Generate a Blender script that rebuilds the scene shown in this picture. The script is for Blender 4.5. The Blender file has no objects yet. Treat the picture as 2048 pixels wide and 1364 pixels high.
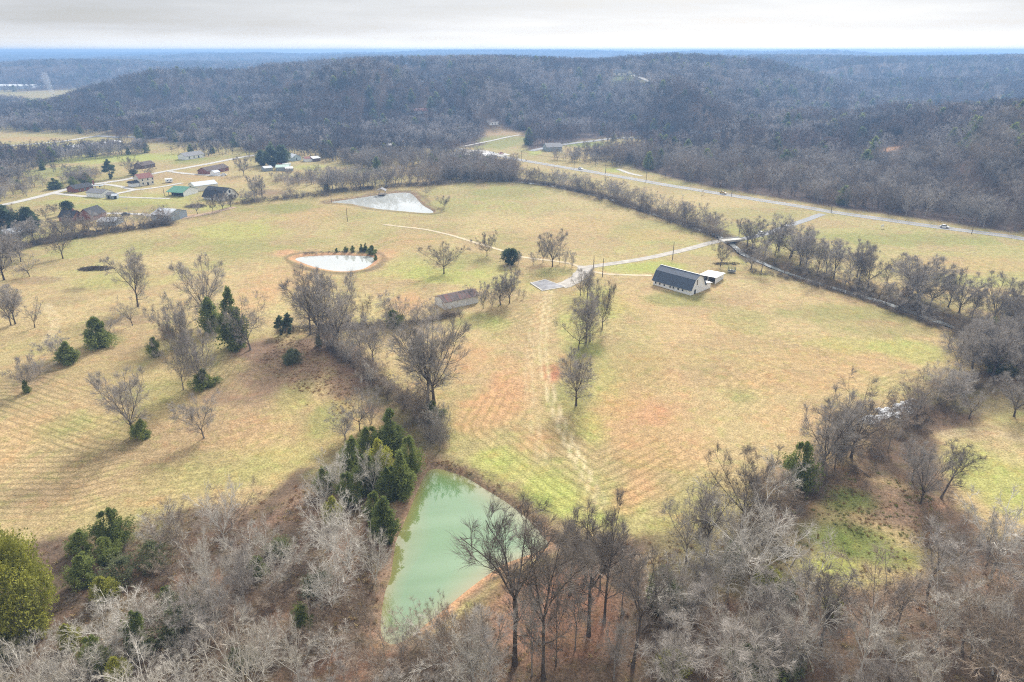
import bpy, math, random
import numpy as np

# ------------------------------------------------------------------ camera, sky, sun, exposure
SC = bpy.context.scene
COL = SC.collection
H = 90.0                                   # camera height above the valley floor
PITCH = math.radians(23.05)                # downward tilt
FPX = 1365.0                               # focal length in photo pixels (2048 wide)
cp, sp = math.cos(PITCH), math.sin(PITCH)
cam_data = bpy.data.cameras.new('camera')
cam = bpy.data.objects.new('camera', cam_data)
COL.objects.link(cam)
cam.location = (0, 0, H)
cam.rotation_euler = (math.pi / 2 - PITCH, 0, 0)
cam_data.sensor_width = 36.0
cam_data.lens = 36.0 * FPX / 2048.0
cam_data.clip_start = 1.0
cam_data.clip_end = 60000.0
SC.camera = cam

SUN_AZ = math.radians(17.0)                # right of the view direction (+Y)
SUN_EL = math.radians(35.0)
SUN_DIR = (math.sin(SUN_AZ) * math.cos(SUN_EL), math.cos(SUN_AZ) * math.cos(SUN_EL), math.sin(SUN_EL))
world = bpy.data.worlds.new('World')
SC.world = world
world.use_nodes = True
wn, wl = world.node_tree.nodes, world.node_tree.links
wn.clear()
w_out = wn.new('ShaderNodeOutputWorld')
w_bg = wn.new('ShaderNodeBackground')
w_sky = wn.new('ShaderNodeTexSky')
w_sky.sky_type = 'NISHITA'
w_sky.sun_disc = False
w_sky.sun_elevation = SUN_EL
w_sky.sun_rotation = SUN_AZ
w_sky.altitude = 200
w_sky.dust_density = 2.0
w_scale = wn.new('ShaderNodeVectorMath'); w_scale.operation = 'SCALE'; w_scale.inputs['Scale'].default_value = 0.06
wl.new(w_sky.outputs[0], w_scale.inputs[0])
w_tc = wn.new('ShaderNodeTexCoord')
w_sep = wn.new('ShaderNodeSeparateXYZ')
wl.new(w_tc.outputs['Generated'], w_sep.inputs[0])
# the cloud veil: pale near the horizon, greyer above, faint streaks
w_ramp = wn.new('ShaderNodeValToRGB')
el = w_ramp.color_ramp.elements
el[0].position = 0.0; el[0].color = (0.72, 0.705, 0.67, 1)
el[1].position = 0.9; el[1].color = (0.78, 0.755, 0.72, 1)
e = el.new(0.010); e.color = (0.60, 0.59, 0.57, 1)
e = el.new(0.024); e.color = (0.445, 0.447, 0.45, 1)
e = el.new(0.055); e.color = (0.365, 0.373, 0.385, 1)
e = el.new(0.30); e.color = (0.56, 0.55, 0.535, 1)
wl.new(w_sep.outputs['Z'], w_ramp.inputs[0])
w_map = wn.new('ShaderNodeMapping'); w_map.inputs['Scale'].default_value = (2.2, 2.2, 26.0)
w_map.inputs['Rotation'].default_value = (0.0, 0.03, 0.0)
wl.new(w_tc.outputs['Generated'], w_map.inputs[0])
w_noise = wn.new('ShaderNodeTexNoise'); w_noise.inputs['Scale'].default_value = 1.6
w_noise.inputs['Detail'].default_value = 6.0; w_noise.inputs['Roughness'].default_value = 0.55
wl.new(w_map.outputs[0], w_noise.inputs[0])
w_nr = wn.new('ShaderNodeMapRange'); w_nr.inputs[1].default_value = 0.35; w_nr.inputs[2].default_value = 0.68
w_nr.inputs[3].default_value = 0.86; w_nr.inputs[4].default_value = 1.08
wl.new(w_noise.outputs[0], w_nr.inputs[0])
w_mul = wn.new('ShaderNodeVectorMath'); w_mul.operation = 'SCALE'
wl.new(w_ramp.outputs[0], w_mul.inputs[0]); wl.new(w_nr.outputs[0], w_mul.inputs['Scale'])
# brighter veil round the sun
w_dot = wn.new('ShaderNodeVectorMath'); w_dot.operation = 'DOT_PRODUCT'; w_dot.inputs[1].default_value = SUN_DIR
wl.new(w_tc.outputs['Generated'], w_dot.inputs[0])
w_pow = wn.new('ShaderNodeMath'); w_pow.operation = 'POWER'; w_pow.use_clamp = True; w_pow.inputs[1].default_value = 7.0
w_mx = wn.new('ShaderNodeMath'); w_mx.operation = 'MAXIMUM'; w_mx.inputs[1].default_value = 0.0
wl.new(w_dot.outputs['Value'], w_mx.inputs[0]); wl.new(w_mx.outputs[0], w_pow.inputs[0])
w_pm = wn.new('ShaderNodeMath'); w_pm.operation = 'MULTIPLY_ADD'; w_pm.inputs[1].default_value = 1.3; w_pm.inputs[2].default_value = 1.0
wl.new(w_pow.outputs[0], w_pm.inputs[0])
w_glow = wn.new('ShaderNodeVectorMath'); w_glow.operation = 'SCALE'
wl.new(w_mul.outputs[0], w_glow.inputs[0]); wl.new(w_pm.outputs[0], w_glow.inputs['Scale'])
w_mix = wn.new('ShaderNodeMix'); w_mix.data_type = 'RGBA'
w_mr = wn.new('ShaderNodeMapRange'); w_mr.inputs[1].default_value = 0.30; w_mr.inputs[2].default_value = 0.5
w_mr.inputs[3].default_value = 0.80; w_mr.inputs[4].default_value = 0.93
wl.new(w_noise.outputs[0], w_mr.inputs[0])
wl.new(w_mr.outputs[0], w_mix.inputs[0])
wl.new(w_scale.outputs[0], w_mix.inputs[6]); wl.new(w_glow.outputs[0], w_mix.inputs[7])
wl.new(w_mix.outputs[2], w_bg.inputs[0])
w_bg.inputs[1].default_value = 0.90
wl.new(w_bg.outputs[0], w_out.inputs[0])

sun_data = bpy.data.lights.new('sun', 'SUN')
sun = bpy.data.objects.new('sun', sun_data)
COL.objects.link(sun)
sun_data.energy = 3.3
sun_data.angle = math.radians(12.0)
sun_data.color = (1.0, 0.95, 0.87)
sun.rotation_euler = (math.pi / 2 - SUN_EL, 0, math.pi - SUN_AZ)

SC.view_settings.view_transform = 'Standard'
SC.view_settings.look = 'None'
SC.view_settings.exposure = 0.97
SC.view_settings.gamma = 1.0
SC.view_settings.use_curve_mapping = False
SC.render.engine = 'CYCLES'
SC.cycles.use_denoising = False
SC.cycles.pixel_filter_type = 'BLACKMAN_HARRIS'
SC.cycles.filter_width = 1.15
SC.cycles.max_bounces = 4
SC.cycles.diffuse_bounces = 2
SC.cycles.glossy_bounces = 2
SC.cycles.volume_bounces = 0
SC.cycles.sample_clamp_direct = 5.0
SC.cycles.sample_clamp_indirect = 3.0
SC.cycles.transparent_max_bounces = 4
SC.cycles.use_adaptive_sampling = True
SC.cycles.adaptive_threshold = 0.02

random.seed(7)
RNG = np.random.default_rng(7)

# ------------------------------------------------------------------ noise and geometry helpers
def _hash(ix, iy, seed):
    n = (ix.astype(np.int64) * 374761393 + iy.astype(np.int64) * 668265263 + seed * 1442695041) & 0x7fffffff
    n = ((n ^ (n >> 13)) * 1274126177) & 0x7fffffff
    n = ((n ^ (n >> 16)) * 461845907) & 0x7fffffff
    return ((n ^ (n >> 15)) & 0xffff) / 65535.0

def vnoise(x, y, seed=0):
    x = np.asarray(x, float); y = np.asarray(y, float)
    ix = np.floor(x); iy = np.floor(y); fx = x - ix; fy = y - iy
    ix = ix.astype(np.int64); iy = iy.astype(np.int64)
    fx = fx * fx * (3 - 2 * fx); fy = fy * fy * (3 - 2 * fy)
    a = _hash(ix, iy, seed); b = _hash(ix + 1, iy, seed); c = _hash(ix, iy + 1, seed); d = _hash(ix + 1, iy + 1, seed)
    return (a * (1 - fx) + b * fx) * (1 - fy) + (c * (1 - fx) + d * fx) * fy

def fbm(x, y, scale, seed=0, octaves=4, gain=0.5):
    x = np.asarray(x, float) / scale; y = np.asarray(y, float) / scale
    s = 0; a = 1.0; t = 0
    for o in range(octaves):
        s = s + a * vnoise(x * 1.0 + 17.3 * o, y * 1.0 - 9.1 * o, seed + o * 13); t += a
        x = x * 2.03; y = y * 2.03; a *= gain
    return s / t

def sstep(a, b, x):
    t = np.clip((np.asarray(x, float) - a) / (b - a), 0, 1)
    return t * t * (3 - 2 * t)

def seg_dist(px, py, pts, closed=False):
    """distance to a polyline and the interpolated position (index + t) on it"""
    pts = np.asarray(pts, float)
    n = len(pts)
    best = np.full(np.shape(px), 1e18); pos = np.zeros(np.shape(px))
    for i in range(n if closed else n - 1):
        a = pts[i]; b = pts[(i + 1) % n]; d = b - a
        L2 = float(d[0] * d[0] + d[1] * d[1]) + 1e-9
        t = np.clip(((px - a[0]) * d[0] + (py - a[1]) * d[1]) / L2, 0, 1)
        q = (px - a[0] - t * d[0]) ** 2 + (py - a[1] - t * d[1]) ** 2
        m = q < best
        best = np.where(m, q, best); pos = np.where(m, i + t, pos)
    return np.sqrt(best), pos

def in_poly(px, py, pts):
    pts = np.asarray(pts, float)
    inside = np.zeros(np.shape(px), bool)
    n = len(pts); j = n - 1
    for i in range(n):
        xi, yi = pts[i]; xj, yj = pts[j]
        c = ((yi > py) != (yj > py)) & (px < (xj - xi) * (py - yi) / ((yj - yi) if yj != yi else 1e-9) + xi)
        inside ^= c
        j = i
    return inside

def smooth_path(P, step):
    P = np.asarray(P, float); n = len(P); out = []
    for i in range(n - 1):
        p0, p1, p2, p3 = P[max(i - 1, 0)], P[i], P[i + 1], P[min(i + 2, n - 1)]
        k = max(2, int(np.linalg.norm(p2 - p1) / step))
        for j in range(k):
            t = j / k
            out.append(0.5 * ((2 * p1) + (-p0 + p2) * t + (2 * p0 - 5 * p1 + 4 * p2 - p3) * t * t + (-p0 + 3 * p1 - 3 * p2 + p3) * t ** 3))
    out.append(P[-1])
    return np.array(out)

def signed_in(px, py, pts):
    px = np.asarray(px, float); py = np.asarray(py, float); pts = np.asarray(pts, float)
    lo, hi = pts.min(0) - 45, pts.max(0) + 45
    m = (px > lo[0]) & (px < hi[0]) & (py > lo[1]) & (py < hi[1])
    out = np.full(px.shape, -99.0)
    if m.any():
        qx, qy = px[m], py[m]
        d, _ = seg_dist(qx, qy, pts, True)
        out[m] = np.where(in_poly(qx, qy, pts), d, -d)
    return out

# ------------------------------------------------------------------ from the photograph's pixels to places on the ground
def ray(u, v):
    x = (u - 1024.0) / FPX; y = (682.0 - v) / FPX
    return np.array([x, y * sp + cp, y * cp - sp])

def ridge_point(u, v, dist, tree=15.0):
    d = ray(u, v); hz = math.hypot(d[0], d[1])
    return (d[0] / hz * dist, d[1] / hz * dist, H + dist * d[2] / hz - tree)

RIDGES = []
def ridge(pts, widths, seed, back=1.0):
    P = [ridge_point(*p) for p in pts]
    RIDGES.append((np.array([p[:2] for p in P]), np.array([max(p[2], 3) for p in P]), np.array(widths, float), seed, back))

ridge([(515, 228, 900), (560, 192, 935), (620, 152, 970), (690, 119, 1000), (745, 112, 1020), (800, 134, 990), (850, 175, 950), (890, 218, 900)], [150, 190, 235, 275, 290, 260, 205, 150], 1, 2.0)
ridge([(690, 117, 1300), (800, 110, 1340), (900, 109, 1340), (1050, 107, 1330), (1250, 110, 1360), (1380, 108, 1450)], [190, 220, 320, 560, 560, 600], 11, 1.3)
ridge([(980, 150, 1130), (1000, 190, 1000), (1010, 235, 900)], [240, 200, 140], 13)
ridge([(1150, 140, 1200), (1170, 185, 1060), (1180, 235, 930)], [240, 210, 150], 14)
ridge([(590, 166, 1150), (510, 188, 1100), (415, 198, 1060), (350, 218, 1010), (300, 240, 980)], [150, 160, 150, 130, 100], 12, 2.0)
ridge([(40, 215, 1290), (150, 185, 1280), (240, 152, 1300), (310, 131, 1340), (400, 135, 1370), (480, 136, 1390), (560, 131, 1400), (650, 119, 1420)],
      [90, 160, 220, 240, 220, 210, 200, 190], 2, 1.4)
ridge([(-300, 132, 3000), (-100, 130, 2950), (0, 129, 2900), (60, 123, 2800), (120, 115, 2700), (180, 119, 2800), (260, 117, 2900), (330, 121, 2900),
       (420, 122, 3000), (520, 119, 3200), (600, 113, 3300), (690, 108, 3300), (760, 111, 3500)], [700] * 13, 3)
ridge([(780, 110, 4300), (850, 107, 4400), (900, 104, 4500), (960, 106, 4600), (1100, 107, 5000), (1300, 106, 4800), (1420, 106, 4300), (1500, 108, 4000)], [900] * 8, 4)
ridge([(1400, 113, 2200), (1480, 110, 2300), (1560, 106, 2400), (1640, 108, 2500), (1710, 109, 2600), (1760, 112, 2500), (1850, 108, 2300),
       (1950, 107, 2250), (2048, 104, 2200), (2300, 102, 2200)], [800, 800, 800, 800, 800, 800, 760, 760, 760, 760], 5)
ridge([(1440, 140, 1780), (1510, 146, 1640), (1580, 152, 1550), (1640, 158, 1490), (1700, 190, 1430)], [480, 400, 340, 300, 230], 6, 1.5)
ridge([(1690, 128, 2050), (1770, 126, 1930), (1840, 148, 1780), (1900, 188, 1600)], [600, 560, 480, 340], 7)
ridge([(2000, 140, 1900), (2100, 150, 1700), (2250, 160, 1500)], [440, 420, 420], 8)
ridge([(1330, 292, 640), (1400, 272, 690), (1500, 256, 730), (1600, 248, 760), (1700, 237, 770), (1800, 225, 780), (1900, 214, 790), (2048, 198, 790), (2200, 185, 780), (2500, 170, 740)],
      [120, 230, 300, 340, 360, 380, 400, 430, 450, 470], 9, 2.6)

def hills(x, y):
    x = np.asarray(x, float); y = np.asarray(y, float)
    acc = 0
    for pts, zs, ws, sd, back in RIDGES:
        d, pos = seg_dist(x, y, pts)
        i = np.clip(np.floor(pos).astype(int), 0, len(zs) - 2); t = pos - i
        z = zs[i] * (1 - t) + zs[i + 1] * t
        w = ws[i] * (1 - t) + ws[i + 1] * t
        if back != 1.0:
            q0 = pts[i] * (1 - t)[..., None] + pts[i + 1] * t[..., None]
            d = d * np.where(np.hypot(x, y) > np.hypot(q0[..., 0], q0[..., 1]), back, 1.0)
        seg = np.concatenate([[0], np.cumsum(np.hypot(*np.diff(pts, axis=0).T))])
        arc = seg[i] * (1 - t) + seg[i + 1] * t
        sn = vnoise(arc / 105.0 + 1.1 * fbm(x, y, 190.0, 40 + sd, 2), np.zeros_like(arc) + sd * 3.7, 50 + sd)
        sn = sstep(0.22, 0.78, sn)
        warp = 1.42 - 0.92 * sn + 0.22 * (fbm(x, y, 90.0, 70 + sd, 2) - 0.5)
        s = np.clip(d * warp / w, 0, 1)
        f = 0.5 + 0.5 * np.cos(math.pi * np.power(s, 1.35))
        g = sstep(0.42, 0.66, fbm(x, y, 170.0, 60 + sd, 2))
        f = f * (1.0 - 0.30 * g * np.minimum(4 * f * (1 - f), 1.0))
        z = z * (0.86 + 0.20 * vnoise(arc / 150.0, np.zeros_like(arc) + 0.5, 80 + sd))
        acc = acc + np.power(np.maximum(z * np.minimum(f, 1.0), 0), 5)
    hz = np.power(acc, 0.2)
    r = np.hypot(x, y)
    far = sstep(2600, 5200, r) * (4 + 125 * np.power(fbm(x, y, 1500.0, 77, 4), 1.9))
    far = far + sstep(2000, 3200, r) * 10 * fbm(x, y, 400, 79, 3)
    z = np.maximum(hz, far)
    return np.where(z > 72, 72 + 8 * np.tanh((z - 72) / 8.0), z)

def at0(u, v):
    d = ray(u, v); t = -H / d[2]
    return np.array([d[0] * t, d[1] * t])

P_GREEN = [(864, 938), (889, 941), (930, 955), (967, 978), (1008, 1003), (1050, 1036), (1091, 1081), (1087, 1096), (1013, 1122), (955, 1160), (913, 1193), (851, 1244),
           (800, 1282), (772, 1278), (765, 1246), (773, 1184), (785, 1151), (794, 1085), (806, 1056), (827, 1007), (839, 978), (851, 953)]
P_MID = [(592, 515), (606, 511), (637, 509), (678, 508), (708, 509), (739, 510), (747, 516), (741, 525), (725, 534), (704, 538), (684, 539), (657, 536), (626, 529), (602, 520)]
P_FAR = [(663, 402), (688, 398), (729, 392), (780, 385), (813, 383), (825, 388), (843, 407), (864, 423), (800, 419), (758, 415), (717, 408), (705, 405)]
P_BRUSH = [(545, 398), (580, 386), (640, 378), (660, 381), (630, 391), (585, 398)]
def closed_smooth(P):
    P = np.asarray(P, float)
    Q = smooth_path(np.concatenate([P[-2:], P, P[:2]]), 3.5)
    d0 = np.hypot(*(Q - P[0]).T); a_ = int(np.argmin(d0[:len(Q) // 2])); b_ = len(Q) // 2 + int(np.argmin(d0[len(Q) // 2:]))
    return Q[a_:b_]
PONDS = [closed_smooth([at0(*p) for p in P]) for P in (P_GREEN, P_MID, P_FAR)]
POND_DEPTH = [0.55, 0.45, 0.45]
CREEK_PX = [(985, 349), (1045, 361), (1104, 369), (1161, 382), (1212, 393), (1250, 404), (1298, 421), (1340, 434), (1385, 450), (1430, 466), (1463, 484), (1488, 505), (1520, 519), (1555, 533), (1616, 553),
            (1668, 568), (1712, 581), (1759, 594), (1850, 626), (1950, 662), (2060, 712), (2250, 800)]
CREEK = np.array([at0(*p) for p in CREEK_PX])

def undul(x, y):
    r = np.hypot(x, y)
    a = 1.0 - 0.4 * sstep(300, 900, r)
    return a * (2.4 * (fbm(x, y, 130.0, 5, 3) - 0.5) + 0.5 * (fbm(x, y, 28.0, 9, 2) - 0.5))

POND_Z = []
for pts in PONDS:
    POND_Z.append(float(undul(pts[:, 0], pts[:, 1]).mean()))

def hbase(x, y):
    """ground without the carved ponds and creek"""
    x = np.asarray(x, float); y = np.asarray(y, float)
    z = undul(x, y)
    for pts, pz in zip(PONDS, POND_Z):
        c = pts.mean(0); R = np.hypot(*(pts - c).T).max() + 45
        near = np.hypot(x - c[0], y - c[1]) < R
        if np.any(near):
            d = signed_in(x, y, pts)
            k = sstep(-34, -5, d)
            z = z * (1 - k) + pz * k
    return z + hills(x, y)

def carve(x, y, z):
    for pts, dep in zip(PONDS, POND_DEPTH):
        d = signed_in(x, y, pts)
        z = z - (dep + 0.9) * sstep(-2.4, 2.6, d) + 0.25 * sstep(-7, -4, d) * (1 - sstep(-4, -1.5, d))
    d, _ = seg_dist(x, y, CREEK)
    z = z - 1.7 * (1 - sstep(1.2, 5.0, d))
    return z

def axis(dense0, dense1, step, end0, end1, grow, mx):
    mid = list(np.arange(dense0, dense1 + 1e-6, step))
    a = []; x = dense1; s = step
    while x < end1:
        s = min(s * grow, mx); x += s; a.append(x)
    b = []; x = dense0; s = step
    while x > end0:
        s = min(s * grow, mx); x -= s; b.append(x)
    return np.array(b[::-1] + mid + a)
GX = axis(-245, 245, 1.0, -7600, 7600, 1.05, 110)
GY = axis(62, 400, 1.0, -60, 8600, 1.03, 100)
XX, YY = np.meshgrid(GX, GY)
ZB = hbase(XX, YY)
ZZ = carve(XX, YY, ZB)
ZH = hills(XX, YY)

def _look(Z, x, y):
    x = np.clip(np.asarray(x, float), GX[0], GX[-1] - 1e-3); y = np.clip(np.asarray(y, float), GY[0], GY[-1] - 1e-3)
    i = np.clip(np.searchsorted(GX, x, 'right') - 1, 0, len(GX) - 2); j = np.clip(np.searchsorted(GY, y, 'right') - 1, 0, len(GY) - 2)
    fx_ = (x - GX[i]) / (GX[i + 1] - GX[i]); fy_ = (y - GY[j]) / (GY[j + 1] - GY[j])
    return (Z[j, i] * (1 - fx_) + Z[j, i + 1] * fx_) * (1 - fy_) + (Z[j + 1, i] * (1 - fx_) + Z[j + 1, i + 1] * fx_) * fy_
def hbase(x, y): return _look(ZB, x, y)
def hground(x, y): return _look(ZZ, x, y)
def hills(x, y): return _look(ZH, x, y)

def at(u, v):
    """the point of the ground seen at photo pixel (u, v)"""
    d = ray(u, v)
    ts = np.geomspace(60, 14000, 700)
    P = d[None, :] * ts[:, None]
    below = P[:, 2] + H < hbase(P[:, 0], P[:, 1])
    if not below.any():
        t = ts[-1]
    else:
        i = int(np.argmax(below)); lo, hi = ts[max(i - 1, 0)], ts[i]
        for _ in range(18):
            m = 0.5 * (lo + hi); q = d * m
            if q[2] + H < float(hbase(q[0], q[1])): hi = m
            else: lo = m
        t = hi
    q = d * t
    return np.array([q[0], q[1], float(hbase(q[0], q[1]))])

def proj(x, y, z):
    c = y * cp - (z - H) * sp; s = y * sp + (z - H) * cp
    return 1024 + FPX * x / c, 682 - FPX * s / c

def top_height(P, tv):
    t = (682.0 - tv) / FPX
    zz = P[1] * (t * cp - sp) / (cp + t * sp)
    return zz + H - P[2]

def depth_of(P):
    return P[1] * cp - (P[2] - H) * sp

def ground_z(x, y):
    return float(hground(np.array([x]), np.array([y]))[0])

# ------------------------------------------------------------------ object helpers
def tag(o, label=None, cat=None, group=None, kind=None):
    if label: o['label'] = label
    if cat: o['category'] = cat
    if group: o['group'] = group
    if kind: o['kind'] = kind
    return o

def empty(name, loc=(0, 0, 0), rz=0.0):
    o = bpy.data.objects.new(name, None)
    o.empty_display_size = 0.5
    o.location = loc; o.rotation_euler = (0, 0, rz)
    COL.objects.link(o)
    return o

def mesh_from(name, verts, faces, mat=None, smooth=False):
    me = bpy.data.meshes.new(name)
    me.from_pydata([tuple(v) for v in verts], [], faces)
    if mat: me.materials.append(mat)
    if smooth: me.polygons.foreach_set('use_smooth', [True] * len(me.polygons))
    me.update()
    return me

def mesh_np(name, V, F, mat=None, smooth=False):
    """V (n,3) float array, F list of (m,k) int arrays with k = 3 or 4"""
    me = bpy.data.meshes.new(name)
    V = np.asarray(V, np.float32)
    loops = np.concatenate([f.ravel() for f in F]).astype(np.int32)
    sizes = np.concatenate([np.full(len(f), f.shape[1], np.int32) for f in F])
    starts = np.concatenate([[0], np.cumsum(sizes)[:-1]]).astype(np.int32)
    me.vertices.add(len(V)); me.vertices.foreach_set('co', V.ravel())
    me.loops.add(len(loops)); me.loops.foreach_set('vertex_index', loops)
    me.polygons.add(len(sizes)); me.polygons.foreach_set('loop_start', starts); me.polygons.foreach_set('loop_total', sizes)
    if smooth: me.polygons.foreach_set('use_smooth', np.ones(len(sizes), bool))
    if mat: me.materials.append(mat)
    me.update(calc_edges=True)
    return me

def obj(name, me, parent=None, loc=None, rz=None):
    o = bpy.data.objects.new(name, me)
    COL.objects.link(o)
    if parent is not None: o.parent = parent
    if loc is not None: o.location = loc
    if rz is not None: o.rotation_euler = (0, 0, rz)
    return o

class MB:
    def __init__(s): s.v = []; s.f = []
    def quad(s, *p):
        n = len(s.v); s.v += [tuple(q) for q in p]; s.f.append(tuple(range(n, n + len(p)))); return s
    def box(s, x0, x1, y0, y1, z0, z1):
        n = len(s.v)
        s.v += [(x0, y0, z0), (x1, y0, z0), (x1, y1, z0), (x0, y1, z0), (x0, y0, z1), (x1, y0, z1), (x1, y1, z1), (x0, y1, z1)]
        s.f += [tuple(n + k for k in q) for q in ((0, 3, 2, 1), (4, 5, 6, 7), (0, 1, 5, 4), (1, 2, 6, 5), (2, 3, 7, 6), (3, 0, 4, 7))]
        return s
    def prism(s, prof, a, b, axis='x'):
        """prof: list of (p, z); extruded from a to b along axis"""
        n = len(s.v); k = len(prof)
        for t in (a, b):
            for p, z in prof:
                s.v.append((t, p, z) if axis == 'x' else (p, t, z))
        s.f.append(tuple(n + i for i in range(k))); s.f.append(tuple(n + k + i for i in reversed(range(k))))
        for i in range(k):
            j = (i + 1) % k
            s.f.append((n + i, n + k + i, n + k + j, n + j))
        return s
    def tube(s, pts, r, sides=6, r1=None):
        pts = [np.array(p, float) for p in pts]; n0 = len(s.v); N = len(pts)
        for i, p in enumerate(pts):
            d = pts[min(i + 1, N - 1)] - pts[max(i - 1, 0)]; d /= np.linalg.norm(d) + 1e-9
            a = np.cross(d, (0.3, 0.9, 0.1) if abs(d[1]) < 0.9 else (1, 0, 0)); a /= np.linalg.norm(a); b = np.cross(d, a)
            rr = r if r1 is None else r + (r1 - r) * i / max(N - 1, 1)
            for k in range(sides):
                t = 2 * math.pi * k / sides
                s.v.append(tuple(p + a * rr * math.cos(t) + b * rr * math.sin(t)))
        for i in range(N - 1):
            for k in range(sides):
                k2 = (k + 1) % sides
                s.f.append((n0 + i * sides + k, n0 + i * sides + k2, n0 + (i + 1) * sides + k2, n0 + (i + 1) * sides + k))
        s.f.append(tuple(n0 + k for k in reversed(range(sides)))); s.f.append(tuple(n0 + (N - 1) * sides + k for k in range(sides)))
        return s
    def build(s, name, mat, parent=None, smooth=False):
        me = mesh_from(name, s.v, s.f, mat, smooth)
        import bmesh
        bm = bmesh.new(); bm.from_mesh(me); bmesh.ops.recalc_face_normals(bm, faces=bm.faces); bm.to_mesh(me); bm.free()
        return obj(name, me, parent)

# ------------------------------------------------------------------ materials
MATS = {}
def mat_new(name):
    m = bpy.data.materials.new(name); m.use_nodes = True
    nt = m.node_tree; b = nt.nodes['Principled BSDF']
    b.inputs['Specular IOR Level'].default_value = 0.25
    return m, nt, b

def plain(name, col, rough=0.8, var=0.15, scale=1.5, metal=0.0, spec=0.25, rnd=0.0, stretch=None):
    """a base colour with weathering noise; rnd: how far single objects differ"""
    if name in MATS: return MATS[name]
    m, nt, b = mat_new(name)
    N, L = nt.nodes, nt.links
    tc = N.new('ShaderNodeTexCoord'); no = N.new('ShaderNodeTexNoise')
    no.inputs['Scale'].default_value = scale; no.inputs['Detail'].default_value = 5
    if stretch:
        mp = N.new('ShaderNodeMapping'); mp.inputs['Scale'].default_value = stretch
        L.new(tc.outputs['Object'], mp.inputs[0]); L.new(mp.outputs[0], no.inputs[0])
    else:
        L.new(tc.outputs['Object'], no.inputs[0])
    mr = N.new('ShaderNodeMapRange'); mr.inputs[1].default_value = 0.3; mr.inputs[2].default_value = 0.7
    mr.inputs[3].default_value = 1 - var; mr.inputs[4].default_value = 1 + var
    L.new(no.outputs[0], mr.inputs[0])
    sc = N.new('ShaderNodeVectorMath'); sc.operation = 'SCALE'; sc.inputs[0].default_value = col[:3]
    fac = mr.outputs[0]
    if rnd:
        oi = N.new('ShaderNodeObjectInfo'); r = N.new('ShaderNodeMapRange'); r.inputs[3].default_value = 1 - rnd; r.inputs[4].default_value = 1 + rnd
        L.new(oi.outputs['Random'], r.inputs[0])
        mu = N.new('ShaderNodeMath'); mu.operation = 'MULTIPLY'; L.new(fac, mu.inputs[0]); L.new(r.outputs[0], mu.inputs[1]); fac = mu.outputs[0]
    L.new(fac, sc.inputs['Scale']); L.new(sc.outputs[0], b.inputs['Base Color'])
    b.inputs['Roughness'].default_value = rough; b.inputs['Metallic'].default_value = metal; b.inputs['Specular IOR Level'].default_value = spec
    MATS[name] = m
    return m

def bark(name, c0, c1, rough=0.9):
    m, nt, b = mat_new(name); N, L = nt.nodes, nt.links
    oi = N.new('ShaderNodeObjectInfo'); mx = N.new('ShaderNodeMix'); mx.data_type = 'RGBA'
    mx.inputs[6].default_value = (*c0, 1); mx.inputs[7].default_value = (*c1, 1)
    L.new(oi.outputs['Random'], mx.inputs[0])
    tc = N.new('ShaderNodeTexCoord'); no = N.new('ShaderNodeTexNoise'); no.inputs['Scale'].default_value = 14; no.inputs['Detail'].default_value = 3
    L.new(tc.outputs['Object'], no.inputs[0])
    mr = N.new('ShaderNodeMapRange'); mr.inputs[1].default_value = 0.3; mr.inputs[2].default_value = 0.7; mr.inputs[3].default_value = 0.7; mr.inputs[4].default_value = 1.3
    L.new(no.outputs[0], mr.inputs[0])
    sc = N.new('ShaderNodeVectorMath'); sc.operation = 'SCALE'; L.new(mx.outputs[2], sc.inputs[0]); L.new(mr.outputs[0], sc.inputs['Scale'])
    L.new(sc.outputs[0], b.inputs['Base Color']); b.inputs['Roughness'].default_value = rough; b.inputs['Specular IOR Level'].default_value = 0.1
    return m

BARK_DARK = bark('bark_dark', (0.085, 0.068, 0.058), (0.13, 0.108, 0.092))
TWIG_DARK = bark('twig_dark', (0.17, 0.148, 0.13), (0.26, 0.23, 0.205))
BARK_MID = bark('bark_mid', (0.19, 0.165, 0.145), (0.29, 0.26, 0.23))
TWIG_MID = bark('twig_mid', (0.29, 0.262, 0.235), (0.43, 0.395, 0.36))
BARK_PALE = bark('bark_pale', (0.48, 0.455, 0.41), (0.68, 0.65, 0.60))
TWIG_PALE = bark('twig_pale', (0.37, 0.34, 0.295), (0.58, 0.545, 0.49))
TWIG_RED = bark('twig_red', (0.235, 0.18, 0.135), (0.37, 0.30, 0.235))
FAR_TWIG = bark('far_twig', (0.14, 0.12, 0.115), (0.28, 0.252, 0.243))
FAR_DARK = bark('far_twig_dark', (0.075, 0.063, 0.06), (0.14, 0.12, 0.115))

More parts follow.
